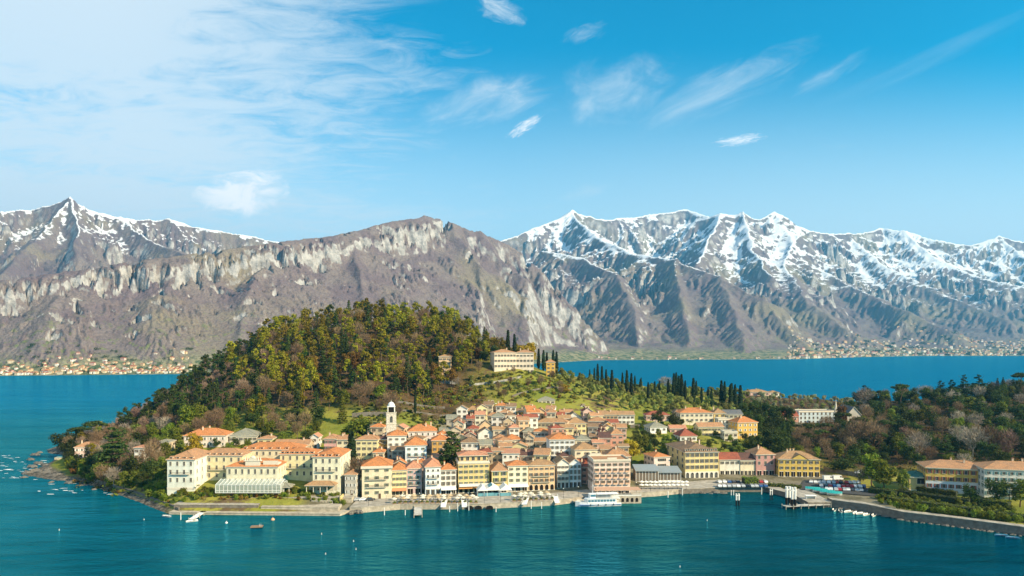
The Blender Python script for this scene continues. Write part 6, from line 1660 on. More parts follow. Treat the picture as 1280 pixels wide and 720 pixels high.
# retaining walls of the terraces
def retain(label, p0, p1, Y0, Y1, h, m=None, n=8, lift=.4):
    b = MB(); pts = []
    for k in range(n + 1):
        f = k / n; Yk = Y0 + (Y1 - Y0) * f; x = (p0 + (p1 - p0) * f - 640) / F * Yk
        pts.append((x, Yk, ground(x, Yk)))
    ox, oy, oz = pts[0]
    for a_, c_ in zip(pts[:-1], pts[1:]):
        x0, y0, z0 = a_[0] - ox, a_[1] - oy, a_[2] - oz; x1, y1, z1 = c_[0] - ox, c_[1] - oy, c_[2] - oz
        b.prism([(x0, y0), (x1, y1), (x1, y1 + .7), (x0, y0 + .7)], [z0 - 2, z1 - 2, z1 - 2, z0 - 2], [z0 + h, z1 + h, z1 + h, z0 + h])
    o = b.build('retaining_wall', [m or QDK]); o.location = (ox, oy, oz)
    tag(o, label, 'wall')
retain('dark stone wall along the foot of the hill wood left of the bell tower', 440, 484, 412, 414, 2.6)
retain('low wall between the grass terraces right of the bell tower', 494, 560, 428, 440, 1.2)
retain('upper terrace wall behind the bell tower', 494, 556, 442, 452, 1.4)
retain('grey retaining wall under the small peach villa', 545, 574, 493, 493, 5.0, stone('grey_terrace_wall', (0.30, 0.30, 0.29), .5))
retain('pale curved drive wall below the hilltop villa', 586, 652, 492, 502, 1.6, stone('drive_wall', (0.40, 0.38, 0.33), .5))
retain('wall of the villa road on the edge of the scrub slope', 640, 715, 478, 506, 1.3)
retain('garden wall of the long peach terrace row', 742, 800, 432, 432, 2.0)
retain('park wall below the long pale blue building', 975, 1046, 486, 492, 1.8)
retain('dark garden wall on the slope above the square', 905, 960, 384, 388, 2.4)
retain('wall above the car park', 1030, 1100, 362, 340, 2.2)
# hotel garden pavilions, balustrade and jetty
def pavilion(label, px0, px1, pyb, Y, h, rz=R(0), roofc='g', depth=5.5):
    W_ = (px1 - px0) / F * Y; x = ((px0 + px1) / 2 - 640) / F * Y; z = CAMH - (pyb - HZ) / F * Y
    o = thing('garden_pavilion', label, 'pavilion', (x, Y, z), rz)
    n = 5
    for k in range(n):
        for yy in (0.15, depth - .15):
            MB().tube((0, 0, 0), (0, 0, h), .16, .13, 8).box(-.25, .25, -.25, .25, h - .2, h).build('column', [TRIM], o).location = (-W_ / 2 + .3 + (W_ - .6) * k / (n - 1), yy, 0)
    roof_mesh(W_, depth, h, 1.5, 'hip', .5, .15).build('roof', [tiles(RC[roofc]), TRIM], o)
    MB().box(-W_ / 2, W_ / 2, depth - .6, depth - .35, 0, h).build('back_wall', [plaster(WC['beige'])], o)
    return o
pavilion('open garden pavilion with a grey roof right of the glass conservatory', 334, 362, 618, 299, 3.0)
pavilion('second garden pavilion with slim columns near the yellow garden stair', 382, 418, 616, 299, 3.0, roofc='t')
b = MB()
for k in range(15): b.tube((k * .62, 0, 0), (k * .62, 0, .9), .09, n=6)
b.box(-.2, 8.9, -.15, .15, .9, 1.08).box(-.2, 8.9, -.18, .18, -.1, 0)
x, y = plan(390, 629, 2.7); o = b.build('balustrade', [TRIM]); o.location = (x, y, 2.72); tag(o, 'pale balustrade on the right deck of the hotel garden', 'balustrade')
x, y = plan(417, 634, 1.0); b = MB()
for k in range(9): b.box(0, 2.6, k * .55, k * .55 + .55, 0, .4 + k * .42)
b.box(2.6, 3.1, 0, 5, 0, 4.6, 1); o = b.build('garden_stair', [QST, plaster(WC['yellow'])]); o.location = (x, y, 1.0); tag(o, 'yellow walled stair down to the bathing platform of the big hotel', 'stair')
def jetty(label, p, q, zt, w_, mt, name='jetty', posts=6):
    p, q = Vector((*p, 0)), Vector((*q, 0)); d_ = (q - p); L_ = d_.length; a = math.atan2(d_.y, d_.x)
    o = thing(name, label, 'jetty', (p.x, p.y, 0), a)
    MB().box(0, L_, -w_ / 2, w_ / 2, zt - .25, zt).build('deck', [mt], o)
    for k in range(posts):
        for s_ in (-1, 1): MB().tube((0, 0, -3), (0, 0, zt + .5), .13, n=6).build('post', [paint('post_wood', (.42, .38, .30), .9)], o).location = (L_ * k / (posts - 1), s_ * (w_ / 2 + .14), 0)
    return o
jetty('white slanting bathing jetty below the left of the hotel garden', plan(266, 632, .8), plan(240, 649, .8), 1.0, 2.2, WHITE)
jetty('white landing stage reaching into the lake from the promenade', plan(522.5, 634, 1), plan(522.5, 644, 1), 1.25, 3.0, CONC, 'landing_stage', 4)
jetty('low concrete pier leading to the twin white ferry pylons', plan(1036, 630, 1.2), plan(980, 632.5, 1.2), 1.3, 2.8, CONC, 'pier', 7)
# white boarding ramps tilted up on the quay
def ramp(px, label):
    yq = float(np.interp((px - 640) / F * 300, [p[0] for p in QUAY_B], [p[1] for p in QUAY_B]))
    o = thing('boarding_ramp', label, 'ramp', ((px - 640) / F * yq, yq + .5, 2.36), R(hr.uniform(-25, 25)), 'boarding ramps on the quay')
    MB().face([(-1.1, -2.6, -.9), (1.1, -2.6, -.9), (1.1, 1.6, 1.1), (-1.1, 1.6, 1.1)]).face([(-1.1, 1.6, 1.02), (1.1, 1.6, 1.02), (1.1, -2.6, -.98), (-1.1, -2.6, -.98)]).build('board', [WHITE], o)
    for s_ in (-1, 1): MB().tube((s_ * 1.1, -2.6, .1), (s_ * 1.1, 1.6, 2.0), .06, n=5).tube((s_ * 1.1, -2.6, -.9), (s_ * 1.1, -2.6, .1), .06, n=5).tube((s_ * 1.1, 1.6, 0), (s_ * 1.1, 1.6, 2.0), .06, n=5).build('rail', [WHITE], o)
for px in (555, 580, 657, 695): ramp(px, 'white boarding ramp tilted up at the edge of the promenade quay')
def pole(px, pyb, pyt, r=.16, m=None, label='slim white mooring pole standing in the water off the promenade', group='mooring poles off the promenade'):
    x, y = plan(px, pyb); h = CAMH - (pyt - HZ) / F * y
    b = MB().tube((0, 0, -3), (0, 0, h), r, r * .9, 8).tube((0, 0, h), (0, 0, h + .12), r * 1.25, r * .9, 8)
    o = b.build('mooring_pole', [m or WHITE]); o.location = (x, y, 0); tag(o, label, 'pole', group)
for px, pb, pt in ((480.5, 644, 635), (506.5, 644, 638), (562, 640, 633), (572, 639, 629), (586, 638, 628), (620, 640, 634), (664, 636, 626), (677, 636, 628), (226, 650, 641)): pole(px, pb, pt)
for px, pb, pt in ((835, 622, 614), (853, 619, 611), (914, 619, 613), (917, 619, 613), (952, 618, 610)): pole(px, pb, pt, .2, None, 'short pale mooring post close to the wall of the square', 'mooring posts by the square')
def dolphin(px, pb, pt, label, n=2, r=.36, gap=1.1):
    x, y = plan(px, pb); h = CAMH - (pt - HZ) / F * y
    o = thing('mooring_piles', label, 'mooring', (x, y, 0))
    for k in range(n): MB().tube((0, 0, -3), (0, 0, h * .45), r * .8, r, 8, 1).tube((0, 0, h * .45), (0, 0, h), r, r, 8).build('pile', [WHITE, DARK], o).location = ((k - (n - 1) / 2) * gap, 0, 0)
    MB().box(-gap / 2 - r, gap / 2 + r, -r * .8, r * .8, h * .82, h * .88).build('brace', [WHITE], o)
dolphin(922, 632, 617, 'pair of white topped mooring piles alone in the water before the square')
dolphin(964, 625, 611, 'thin pair of white mooring piles close to the square wall', 2, .22, .9)
dolphin(985, 633, 608, 'tall white ferry pylon, left one of the pair at the pier head', 2, .55, 1.3)
dolphin(992, 636, 609, 'tall white ferry pylon, right one of the pair at the pier head', 2, .55, 1.3)
# ---- the white lake boat
def lake_boat():
    x, y = plan(748, 632)
    o = thing('passenger_boat', 'white passenger boat with blue tinted windows moored in front of the pink hotel', 'boat', (x, y, 0), R(7))
    L_, Wd = 19.5, 4.6
    st = []
    for k in range(13):
        f = k / 12; xx = -L_ / 2 + L_ * f       # bow at -x
        w_ = Wd / 2 * min(1, (f * 2.6) ** .55 if f > 0 else 0.02) * (1 - .12 * max(0, f - .8) / .2)
        sheer = 1.55 + .75 * (1 - f) ** 2.2
        st.append((xx - (.5 * (1 - f) if f < .3 else 0), max(w_, .06), sheer))
    b = MB()
    for (xa, wa, za), (xb, wb, zb) in zip(st[:-1], st[1:]):
        for s_ in (-1, 1):
            lo = [(xa, s_ * wa * .72, -.4), (xb, s_ * wb * .72, -.4), (xb, s_ * wb * .94, .55), (xa, s_ * wa * .94, .55)]
            up = [(xa, s_ * wa * .94, .55), (xb, s_ * wb * .94, .55), (xb, s_ * wb, zb), (xa, s_ * wa, za)]
            b.face(lo if s_ < 0 else lo[::-1], 0); b.face(up if s_ < 0 else up[::-1], 0)
        b.face([(xa, -wa, za - .15), (xb, -wb, zb - .15), (xb, wb, zb - .15), (xa, wa, za - .15)], 1)
    xe, we, ze = st[-1]; b.face([(xe, -we * .72, -.4), (xe, we * .72, -.4), (xe, we, ze), (xe, -we, ze)], 0)
    HUL = paint('boat_white', (0.82, 0.82, 0.80), .35, .5); BLU = paint('blue_tinted_glass', (0.05, 0.16, 0.24), .1, .6); STR = paint('boat_blue', (0.05, 0.12, 0.30), .4)
    b.build('hull', [HUL, paint('boat_deck', (.55, .50, .42), .8)], o)
    MB().box(-L_ / 2 + 1.2, L_ / 2 + .02, -Wd / 2 - .03, Wd / 2 + .03, .78, .92).build('rubbing_strake', [STR], o)
    b = MB().prism([(-5.2, -1.9), (7.6, -1.9), (7.6, 1.9), (-5.2, 1.9), (-6.4, 0)], 1.4, 3.3)
    cb = b.build('cabin', [HUL], o)
    for k in range(9): MB().box(-.56, .56, -1.96, -1.901, 2.05, 2.95).box(-.56, .56, 1.901, 1.96, 2.05, 2.95).build('cabin_window', [BLU], cb).location = (-4.4 + k * 1.36, 0, 0)
    MB().box(-5.6, 9.2, -2.15, 2.15, 3.302, 3.42).build('upper_deck', [HUL], o)
    b = MB().prism([(-3.9, -1.3), (-1.4, -1.3), (-1.4, 1.3), (-3.9, 1.3), (-4.5, 0)], 3.42, 5.2).box(-4.3, -1.1, -1.5, 1.5, 5.2, 5.32)
    wh_ = b.build('wheelhouse', [HUL], o)
    MB().box(-3.7, -1.6, -1.36, -1.301, 4.2, 5.0).box(-3.7, -1.6, 1.301, 1.36, 4.2, 5.0).build('wheelhouse_window', [BLU], wh_)
    b = MB().box(-.9, 8.6, -2.0, 2.0, 5.25, 5.36)
    for k in range(6):
        for s_ in (-1, 1): b.tube((-.7 + k * 1.82, s_ * 1.9, 3.42), (-.7 + k * 1.82, s_ * 1.9, 5.25), .05, n=5)
    b.build('sun_canopy', [HUL], o)
    b = MB()
    for s_ in (-1, 1):
        for zz in (3.8, 4.3): b.tube((-1.2, s_ * 2.1, zz), (9.1, s_ * 2.1, zz), .035, n=4)
        for k in range(8): b.tube((-1.2 + k * 1.47, s_ * 2.1, 3.42), (-1.2 + k * 1.47, s_ * 2.1, 4.3), .035, n=4)
        b.tube((-9.4, s_ * .35, 2.9), (-5.6, s_ * 1.75, 2.6), .035, n=4)
        for k in range(4): b.tube((-9.2 + k * 1.1, s_ * (.4 + .36 * k), 1.9), (-9.2 + k * 1.1, s_ * (.4 + .36 * k), 2.88 - .07 * k), .03, n=4)
    b.build('railing', [HUL], o)
    MB().tube((-2.6, 0, 5.3), (-2.6, 0, 10.6), .09, .05, 6).tube((-3.3, 0, 8.4), (-1.9, 0, 8.4), .04, n=4).build('mast', [HUL], o)
    for k in range(4): MB().tube((0, -2.38, .5), (0, -2.38, 1.25), .17, n=8).build('fender', [DARK], o).location = (-4 + k * 3.4, 0, 0)
    return o
lake_boat()
# ---- marquees and parasols
def marquee(px, label, w_=6.5, d_=7.0, stripe=None, dy=5.0):
    yq = 304 + dy; x = (px - 640) / F * yq
    o = thing('marquee', label, 'marquee', (x, yq, 2.36), R(8))
    b = MB(); h, r = 2.6, 2.4; hw = w_ / 2
    for (xa, za, xb, zb, m) in ((-hw, h, -hw * .45, h + r * .55, 0), (-hw * .45, h + r * .55, 0, h + r, 1 if stripe else 0), (0, h + r, hw * .45, h + r * .55, 0), (hw * .45, h + r * .55, hw, h, 0)):
        b.face([(xa, 0, za), (xb, 0, zb), (xb, d_, zb), (xa, d_, za)], m)
        b.face([(xa, d_, za - .05), (xb, d_, zb - .05), (xb, 0, zb - .05), (xa, 0, za - .05)], m)
    for yy in (0, d_): b.face([(-hw, yy, h), (hw, yy, h), (hw * .45, yy, h + r * .55), (0, yy, h + r), (-hw * .45, yy, h + r * .55)], 0)
    b.build('canopy', [WHITE, paint('blue_canvas', (.12, .30, .36), .8)], o)
    for sx_ in (-1, 1):
        for yy in (.1, d_ / 2, d_ - .1): MB().tube((0, 0, 0), (0, 0, h), .07, n=6).build('post', [WHITE], o).location = (sx_ * (hw - .1), yy, 0)
    MB().box(-hw + .4, hw - .4, .8, .95, 0, 1.4).build('side_panel', [paint('blue_canvas', (.12, .30, .36), .8)], o)
marquee(616, 'white marquee with a blue striped slope on the promenade', 8.0, 7, True)
marquee(632, 'plain white marquee right of the blue striped one', 6.0, 7)
marquee(603, 'low white marquee left of the blue striped one', 4.5, 6, False, 4)
def parasol_proto(c, mname):
    m = paint(mname, c, .85)
    b = MB(); n = 8
    for k in range(n):
        a0_, a1_ = 2 * math.pi * k / n, 2 * math.pi * (k + 1) / n
        b.face([(1.5 * math.cos(a0_), 1.5 * math.sin(a0_), 2.25), (1.5 * math.cos(a1_), 1.5 * math.sin(a1_), 2.25), (0, 0, 2.95)])
        b.face([(1.5 * math.cos(a0_), 1.5 * math.sin(a0_), 2.25), (1.5 * math.cos(a1_), 1.5 * math.sin(a1_), 2.25), (1.5 * math.cos(a1_), 1.5 * math.sin(a1_), 2.05), (1.5 * math.cos(a0_), 1.5 * math.sin(a0_), 2.05)])
    return b.mesh('canopy', [m]), MB().tube((0, 0, 0), (0, 0, 2.9), .05, n=6).box(-.3, .3, -.3, .3, 0, .1).mesh('pole', [IRON])
PAR = [parasol_proto((.62, .56, .44), 'cream_canvas'), parasol_proto((.46, .34, .20), 'sand_canvas'), parasol_proto((.70, .68, .62), 'white_canvas')]
def parasol(x, y, z, label, group, k=0, s=1.0):
    o = thing('parasol', label, 'parasol', (x, y, z), hr.uniform(0, 3), group); o.scale = (s, s, s)
    for nm, me in zip(('canopy', 'pole'), PAR[k]): link(nm, me, o)
for i in range(46):
    px = 494 + (i // 2) * 8.6 + hr.uniform(-3, 3)
    if 596 < px < 642: continue
    yq = float(np.interp((px - 640) / F * 305, [p[0] for p in QUAY_B], [p[1] for p in QUAY_B])) + (3.0 if i % 2 else 7.2) + hr.uniform(-.6, .6)
    k = hr.choice([0, 0, 1]); parasol((px - 640) / F * yq, yq, 2.36, ['cream cafe parasol on the promenade in front of the town houses', 'sand coloured cafe parasol on the promenade in front of the town houses'][k], ['cream parasols of the promenade', 'sand coloured parasols of the promenade'][k], k, .9)
for i in range(22):
    px = 802 + (i % 11) * 5.6; x, y = plan(px, 611 - (i // 11) * 4, 2.4); parasol(x, y, 2.36, 'white cafe parasol on the terrace between pink hotel and stately yellow hotel', 'white parasols of the cafe terrace', 2, .85)
x, y = plan(1074, 590, 7); parasol(x, y, ground(x, y), 'large white parasol alone in the park above the car park', None, 2, 1.6)
# planters and cafe tables under the parasols
PB = paint('planter_box', (.24, .16, .10), .9)
for i in range(30):
    px = 493 + i * 6.8
    if 597 < px < 642: continue
    yq = float(np.interp((px - 640) / F * 303, [p[0] for p in QUAY_B], [p[1] for p in QUAY_B])) + 1.1
    o = thing('planter', 'planter box with a green shrub along the edge of the promenade', 'planter', ((px - 640) / F * yq, yq, 2.36), R(8), 'planters along the promenade')
    MB().box(-.8, .8, -.3, .3, 0, .55).build('box', [PB], o)
    c_ = link('plant', PROTO['shrub'][i % 4][1], o, (0, 0, .35)); c_.scale = (.55, .4, .45)
TB = MB().tube((0, 0, .72), (0, 0, .76), .5, .5, 10).tube((0, 0, 0), (0, 0, .72), .05, n=6).tube((0, 0, 0), (0, 0, .04), .3, .3, 8).mesh('cafe_table', [WHITE])
for i in range(44):
    px = 494 + i * 4.6
    if 597 < px < 642: continue
    yq = float(np.interp((px - 640) / F * 305, [p[0] for p in QUAY_B], [p[1] for p in QUAY_B])) + hr.uniform(2.5, 8)
    o = thing('cafe_table', 'round white cafe table under the promenade parasols', 'table', ((px - 640) / F * yq, yq, 2.36), 0, 'cafe tables of the promenade', TB)
# ---- terrace of the pink hotel and the glass cafe
x, y = plan(774, 623, 2.3); W_ = 56 / F * y
o = thing('hotel_terrace', 'pink trellised terrace with small arches below the pink lake hotel', 'terrace', (x, y, 2.3), R(3))
MB().box(-W_ / 2, W_ / 2, 0, 6.5, -2.6, 1.1).build('base', [QST], o)
MB().box(-W_ / 2, W_ / 2, -.2, 6.3, 3.55, 3.75).build('pergola_roof', [paint('salmon_trellis', (.50, .30, .20), .9)], o)
for k in range(12): MB().tube((0, 0, 1.1), (0, 0, 3.55), .09, n=6).build('post', [TRIM], o).location = (-W_ / 2 + .2 + (W_ - .4) * k / 11, 0, 0)
MB().box(-W_ / 2, W_ / 2, -.06, .06, 1.9, 2.0).box(-W_ / 2, W_ / 2, -.05, .05, 1.1, 1.55).build('railing', [WHITE], o)
for k in range(4): MB().box(-.6, .6, -.06, .05, -1.6, -.3).dome((0, -.03, -.3), .6, .05, .5, 10, 4).build('arch', [DARK], o).location = (W_ / 2 - 2 - k * 2.1, 0, 0)
for i, (p0, p1, pe, Y_, lab) in enumerate(((795, 823, 588, 338, 'long low cafe pavilion with a pale blue glazed roof and dark open front'), (821, 851, 590, 341, 'smaller glazed cafe hall touching the stately yellow hotel'))):
    W_ = (p1 - p0) / F * Y_; x = ((p0 + p1) / 2 - 640) / F * Y_; zt = CAMH - (pe - HZ) / F * Y_
    o = thing('cafe_pavilion', lab, 'pavilion', (x, Y_, 2.3), 0)
    E_ = zt - 2.3
    MB().box(-W_ / 2, W_ / 2, 0, 8, 0, E_ - .02).build('wall', [paint('cafe_interior', (.16, .13, .10), .9)], o)
    MB().face([(-W_ / 2 - .4, -.8, E_), (W_ / 2 + .4, -.8, E_), (W_ / 2 + .4, 8.4, E_ + 1.6), (-W_ / 2 - .4, 8.4, E_ + 1.6)]).box(-W_ / 2 - .4, W_ / 2 + .4, -.85, -.79, E_ - .35, E_ + .05).build('roof', [paint('glazed_roof', (.24, .27, .28), .5, .3)], o)
    for k in range(8): MB().box(-.09, .09, -.12, -.02, 0, E_ - .02).build('mullion', [WHITE], o).location = (-W_ / 2 + W_ * k / 7, 0, 0)
    MB().box(-W_ / 2, W_ / 2, -.14, -.121, 0, 1.0).build('parapet', [WHITE], o)
# ---- vehicles
CARP = {'white': (.74, .74, .72), 'silver': (.42, .43, .44), 'dark grey': (.05, .05, .055), 'red': (.36, .03, .025), 'blue': (.04, .09, .22), 'black': (.015, .015, .017)}
def car_meshes(c, van=False):
    bm_ = paint('car_paint_' + c.replace(' ', '_'), CARP[c], .25, .5, **{'Coat Weight': .5})
    b = MB()
    if van:
        b.prism([(-2.5, -.95), (2.5, -.95), (2.5, .95), (-2.5, .95)], .35, 1.1); b.prism([(-2.5, -.92), (1.6, -.9), (1.6, .9), (-2.5, .92)], 1.1, 2.3)
        b.face([(2.45, -.9, 1.1), (2.45, .9, 1.1), (1.6, .85, 2.25), (1.6, -.85, 2.25)])
        g = MB().box(.7, 1.5, -.93, -.905, 1.3, 2.0).box(.7, 1.5, .905, .93, 1.3, 2.0).face([(2.40, -.8, 1.2), (2.40, .8, 1.2), (1.68, .75, 2.15), (1.68, -.75, 2.15)])
        wx_ = 1.55
    else:
        prof = [(-2.05, .35), (-2.1, .8), (-1.75, .95), (-1.3, 1.42), (.35, 1.45), (1.05, .98), (1.95, .85), (2.1, .6), (2.1, .35)]
        n = len(prof)
        for s_ in (-1, 1):
            pts = [(p[0], s_ * (.86 if p[1] < 1.1 else .72), p[1]) for p in prof]
            b.face(pts if s_ < 0 else pts[::-1])
        for i in range(n):
            p, q = prof[i], prof[(i + 1) % n]
            wp, wq = (.86 if p[1] < 1.1 else .72), (.86 if q[1] < 1.1 else .72)
            b.face([(p[0], -wp, p[1]), (p[0], wp, p[1]), (q[0], wq, q[1]), (q[0], -wq, q[1])])
        g = MB()
        for s_ in (-1, 1): 
            q = [(-1.3, s_ * .835, 1.0), (.75, s_ * .835, 1.0), (.25, s_ * .765, 1.38), (-1.15, s_ * .765, 1.38)]; g.face(q if s_ < 0 else q[::-1])
        g.face([(.98, -.74, 1.04), (.98, .74, 1.04), (.42, .68, 1.43), (.42, -.68, 1.43)]).face([(-1.66, .74, 1.0), (-1.66, -.74, 1.0), (-1.34, -.68, 1.40), (-1.34, .68, 1.40)])
        wx_ = 1.3
    wheel = MB().tube((0, -.1, 0), (0, .1, 0), .32, .32, 12).tube((0, -.105, 0), (0, .105, 0), .18, .18, 10, 1).mesh('wheel', [paint('tyre', (.02, .02, .02), .9), paint('rim', (.4, .4, .4), .4)])
    return b.mesh('body', [bm_]), g.mesh('windows', [GLASS]), wheel, wx_
CM = {}
def car(x, y, z, rz, c, label, group, van=False):
    key = (c, van)
    if key not in CM: CM[key] = car_meshes(c, van)
    bd, gl, whl, wx_ = CM[key]
    o = thing('parked_van' if van else 'parked_car', label, 'van' if van else 'car', (x, y, z), rz, group)
    link('body', bd, o); link('windows', gl, o)
    for sx_ in (-1, 1):
        for sy_ in (-1, 1): link('wheel', whl, o, (sx_ * wx_, sy_ * .78, .32))
cols_ = ['white', 'silver', 'dark grey', 'red', 'blue', 'white', 'silver', 'black']
for i in range(22):
    px = 899 + (i % 11) * 5.7 + hr.uniform(-.6, .6)
    if i < 11 and 924 < px < 950: continue
    x, y = plan(px, 603.5 + (i // 11) * 5.2, 2.3); c = hr.choice(cols_)
    car(x, y, 2.31, R(90 + hr.uniform(-6, 6)), c, c + ' car parked on the square by the water', c + ' cars parked on the square')
for i in range(34):
    r_ = i // 12; px = 1014 + (i % 12) * 5.4 + r_ * 7 + hr.uniform(-.6, .6)
    x, y = plan(px, 603.0 + r_ * 4.2 + (px - 1014) * .03, 2.6); c = hr.choice(cols_)
    car(x, y, max(ground(x, y), 2.31) + .02, R(70 + hr.uniform(-8, 8)), c, c + ' car in the car park left of the bright yellow green tree', c + ' cars in the car park')
for px, lab in ((1035, 'white van at the back of the car park, the left of two'), (1047, 'white van at the back of the car park, the right of two')):
    x, y = plan(px, 600, 2.7); car(x, y, ground(x, y), R(4), 'white', lab, None, True)
for px, c in ((448, 'silver'), (455, 'white'), (463, 'dark grey')):
    x, y = plan(px, 626, 2.3); car(x, y, 2.36, R(15), c, c + ' car parked at the foot of the cream promenade house', None)
# car park surface
def m_asphalt(t):
    P = wpos(t); n = t.noise(P, .5, 5, .7)
    return bsdf(t, t.mix(n, (.035, .036, .038), (.085, .083, .08)), .9, .2)
cp = [plan(1000, 612, 2.3), plan(1040, 616, 2.3), plan(1118, 622, 2.6), plan(1112, 606, 3.0), plan(1080, 600, 3.0), plan(1026, 597, 2.8), plan(1004, 600, 2.6)]
ck = MB().prism(cp, 1.2, 2.9, 0).build('car_park', [mat('asphalt', m_asphalt)]); ck['kind'] = 'structure'; ck.location.z = -.32
# covered boats beside the car park
for i, (px, py) in enumerate(((1016, 613), (1025, 615), (1034, 617), (1043, 618.5))):
    x, y = plan(px, py, 2.4); o = thing('covered_boat', ['covered boat under a teal tarpaulin beside the pier, leftmost of four', 'covered boat under a teal tarpaulin, second from the left beside the pier', 'covered boat under a teal tarpaulin, third from the left beside the pier', 'covered boat under a teal tarpaulin beside the pier, rightmost of four'][i], 'boat', (x, y, 2.6), R(-18))
    b = MB(); n = 7
    for k in range(n - 1):
        for s_ in (-1, 1):
            fa, fb = k / (n - 1), (k + 1) / (n - 1)
            wa, wb = 1.3 * math.sin(math.pi * (.12 + .8 * fa)) , 1.3 * math.sin(math.pi * (.12 + .8 * fb))
            q = [(-3.2 + 6.4 * fa, s_ * wa, .6), (-3.2 + 6.4 * fb, s_ * wb, .6), (-3.2 + 6.4 * fb, 0, 1.5), (-3.2 + 6.4 * fa, 0, 1.5)]
            b.face(q if s_ < 0 else q[::-1], 0)
            q = [(-3.2 + 6.4 * fa, s_ * wa * .4, -.25), (-3.2 + 6.4 * fb, s_ * wb * .4, -.25), (-3.2 + 6.4 * fb, s_ * wb, .6), (-3.2 + 6.4 * fa, s_ * wa, .6)]
            b.face(q if s_ < 0 else q[::-1], 1)
    b.build('tarpaulin', [paint('teal_tarpaulin', (.02, .30, .30), .6), WHITE], o)
x, y = plan(1014, 626, 1.5); o = thing('waiting_shelter', 'small white waiting shelter on the ferry pier', 'shelter', (x, y, 1.3), 0)
MB().box(-2, 2, 1.3, 1.5, 0, 2.3).box(-2, -1.85, 0, 1.3, 0, 2.3).box(1.85, 2, 0, 1.3, 0, 2.3).build('wall', [WHITE], o); MB().box(-2.3, 2.3, -.4, 1.8, 2.3, 2.5).build('roof', [WHITE], o)
# ---- rocks of the headland and the slipway
def rock(x, y, s, label, group, zoff=-.3):
    b = MB(); n, m_ = 9, 5; off_ = hr.uniform(0, 50)
    for i in range(m_ + 1):
        el_ = -math.pi / 2 + math.pi * i / m_
        for k in range(n):
            an = 2 * math.pi * k / n; r = 1 + .28 * math.sin(an * 2.3 + off_) + .22 * math.sin(an * 5 + el_ * 4 + off_ * 2)
            b.v.append((s * r * math.cos(el_) * math.cos(an), s * .7 * r * math.cos(el_) * math.sin(an), s * .42 * math.sin(el_) * r))
    for i in range(m_):
        for k in range(n): b.f.append((i * n + k, i * n + (k + 1) % n, (i + 1) * n + (k + 1) % n, (i + 1) * n + k)); b.m.append(0)
    o = b.build('rock', [RCK]); o.location = (x, y, zoff + s * .12); o.rotation_euler.z = hr.uniform(-.6, .6)
    tag(o, label, 'rock', group)
for px, py, s in ((34, 592, 3.4), (44, 589, 3.0), (54, 592, 4.0), (40, 584, 2.8), (62, 588, 3.6), (70, 595, 3.0), (48, 580, 2.8), (38, 575, 2.6), (56, 582, 2.6), (30, 597, 2.2), (78, 600, 2.4), (86, 604, 2.2), (95, 601, 2.6), (64, 603, 1.6), (104, 607, 1.8), (118, 612, 1.5), (44, 569, 2.6), (50, 566, 2.2)):
    x, y = plan(px, py); rock(x, y, s, 'dark rock at the water edge of the headland', 'rocks of the headland')
for i in range(16):
    px = 430 + i * 1.6; x, y = plan(px, 640 - hr.uniform(0, 20), 1.0); rock(x, y, hr.uniform(1.2, 2.4), 'grey boulder on the slope between hotel garden and promenade', 'boulders between hotel and promenade', .4 + (y - 290) * .06)
for i in range(14):
    px = 850 + i * 4.2; x, y = plan(px, 617 - hr.uniform(0, 2)); rock(x, y - 1, hr.uniform(.9, 1.7), 'boulder at the foot of the slipways of the square', 'boulders below the square')
for i in range(26):
    px = 1050 + i * 9.4; pyq = float(np.interp(px, [1040, 1085, 1130, 1180, 1240, 1290], [634, 640, 650, 656, 664, 671])); x, y = plan(px, pyq + .8); rock(x, y, hr.uniform(.8, 1.5), 'dark boulder at the foot of the tall right shore wall', 'boulders under the right shore wall')
# surf breaking on the headland
b = MB()
for i in range(64):
    if i < 44: px, py = hr.uniform(0, 62), hr.uniform(568, 600)
    else: px, py = hr.uniform(48, 150), 604 + hr.uniform(-2, 14)
    x, y = plan(px, py)
    if float(shore_dist(np.array([x]), np.array([y]))[0]) > -1.0: continue
    s = hr.uniform(.25, .95); n = 9; a = hr.uniform(-.3, .3)
    pts = []
    for k in range(n):
        an = 2 * math.pi * k / n; r = s * hr.uniform(.3, 1.2)
        lx, ly = 2.6 * r * math.cos(an), .8 * r * math.sin(an)
        pts.append((x + lx * math.cos(a) - ly * math.sin(a), y + lx * math.sin(a) + ly * math.cos(a), .012 + .02 * (i % 5)))
    b.face(pts)
fo = b.build('surf_foam', [paint('foam', (.78, .80, .80), .9)]); fo['kind'] = 'stuff'
# pool of the headland villa
x, y = plan(80, 571, 3.2); o = thing('swimming_pool', 'small turquoise swimming pool on the headland lawn', 'pool', (x, y, ground(x, y)), R(12))
MB().box(-4.2, 4.2, -2.4, 2.4, -1, .35).build('rim', [QST], o); MB().box(-3.8, 3.8, -2.0, 2.0, .2, .36).build('pool_water', [paint('pool_turquoise', (.10, .46, .46), .1, .5)], o)
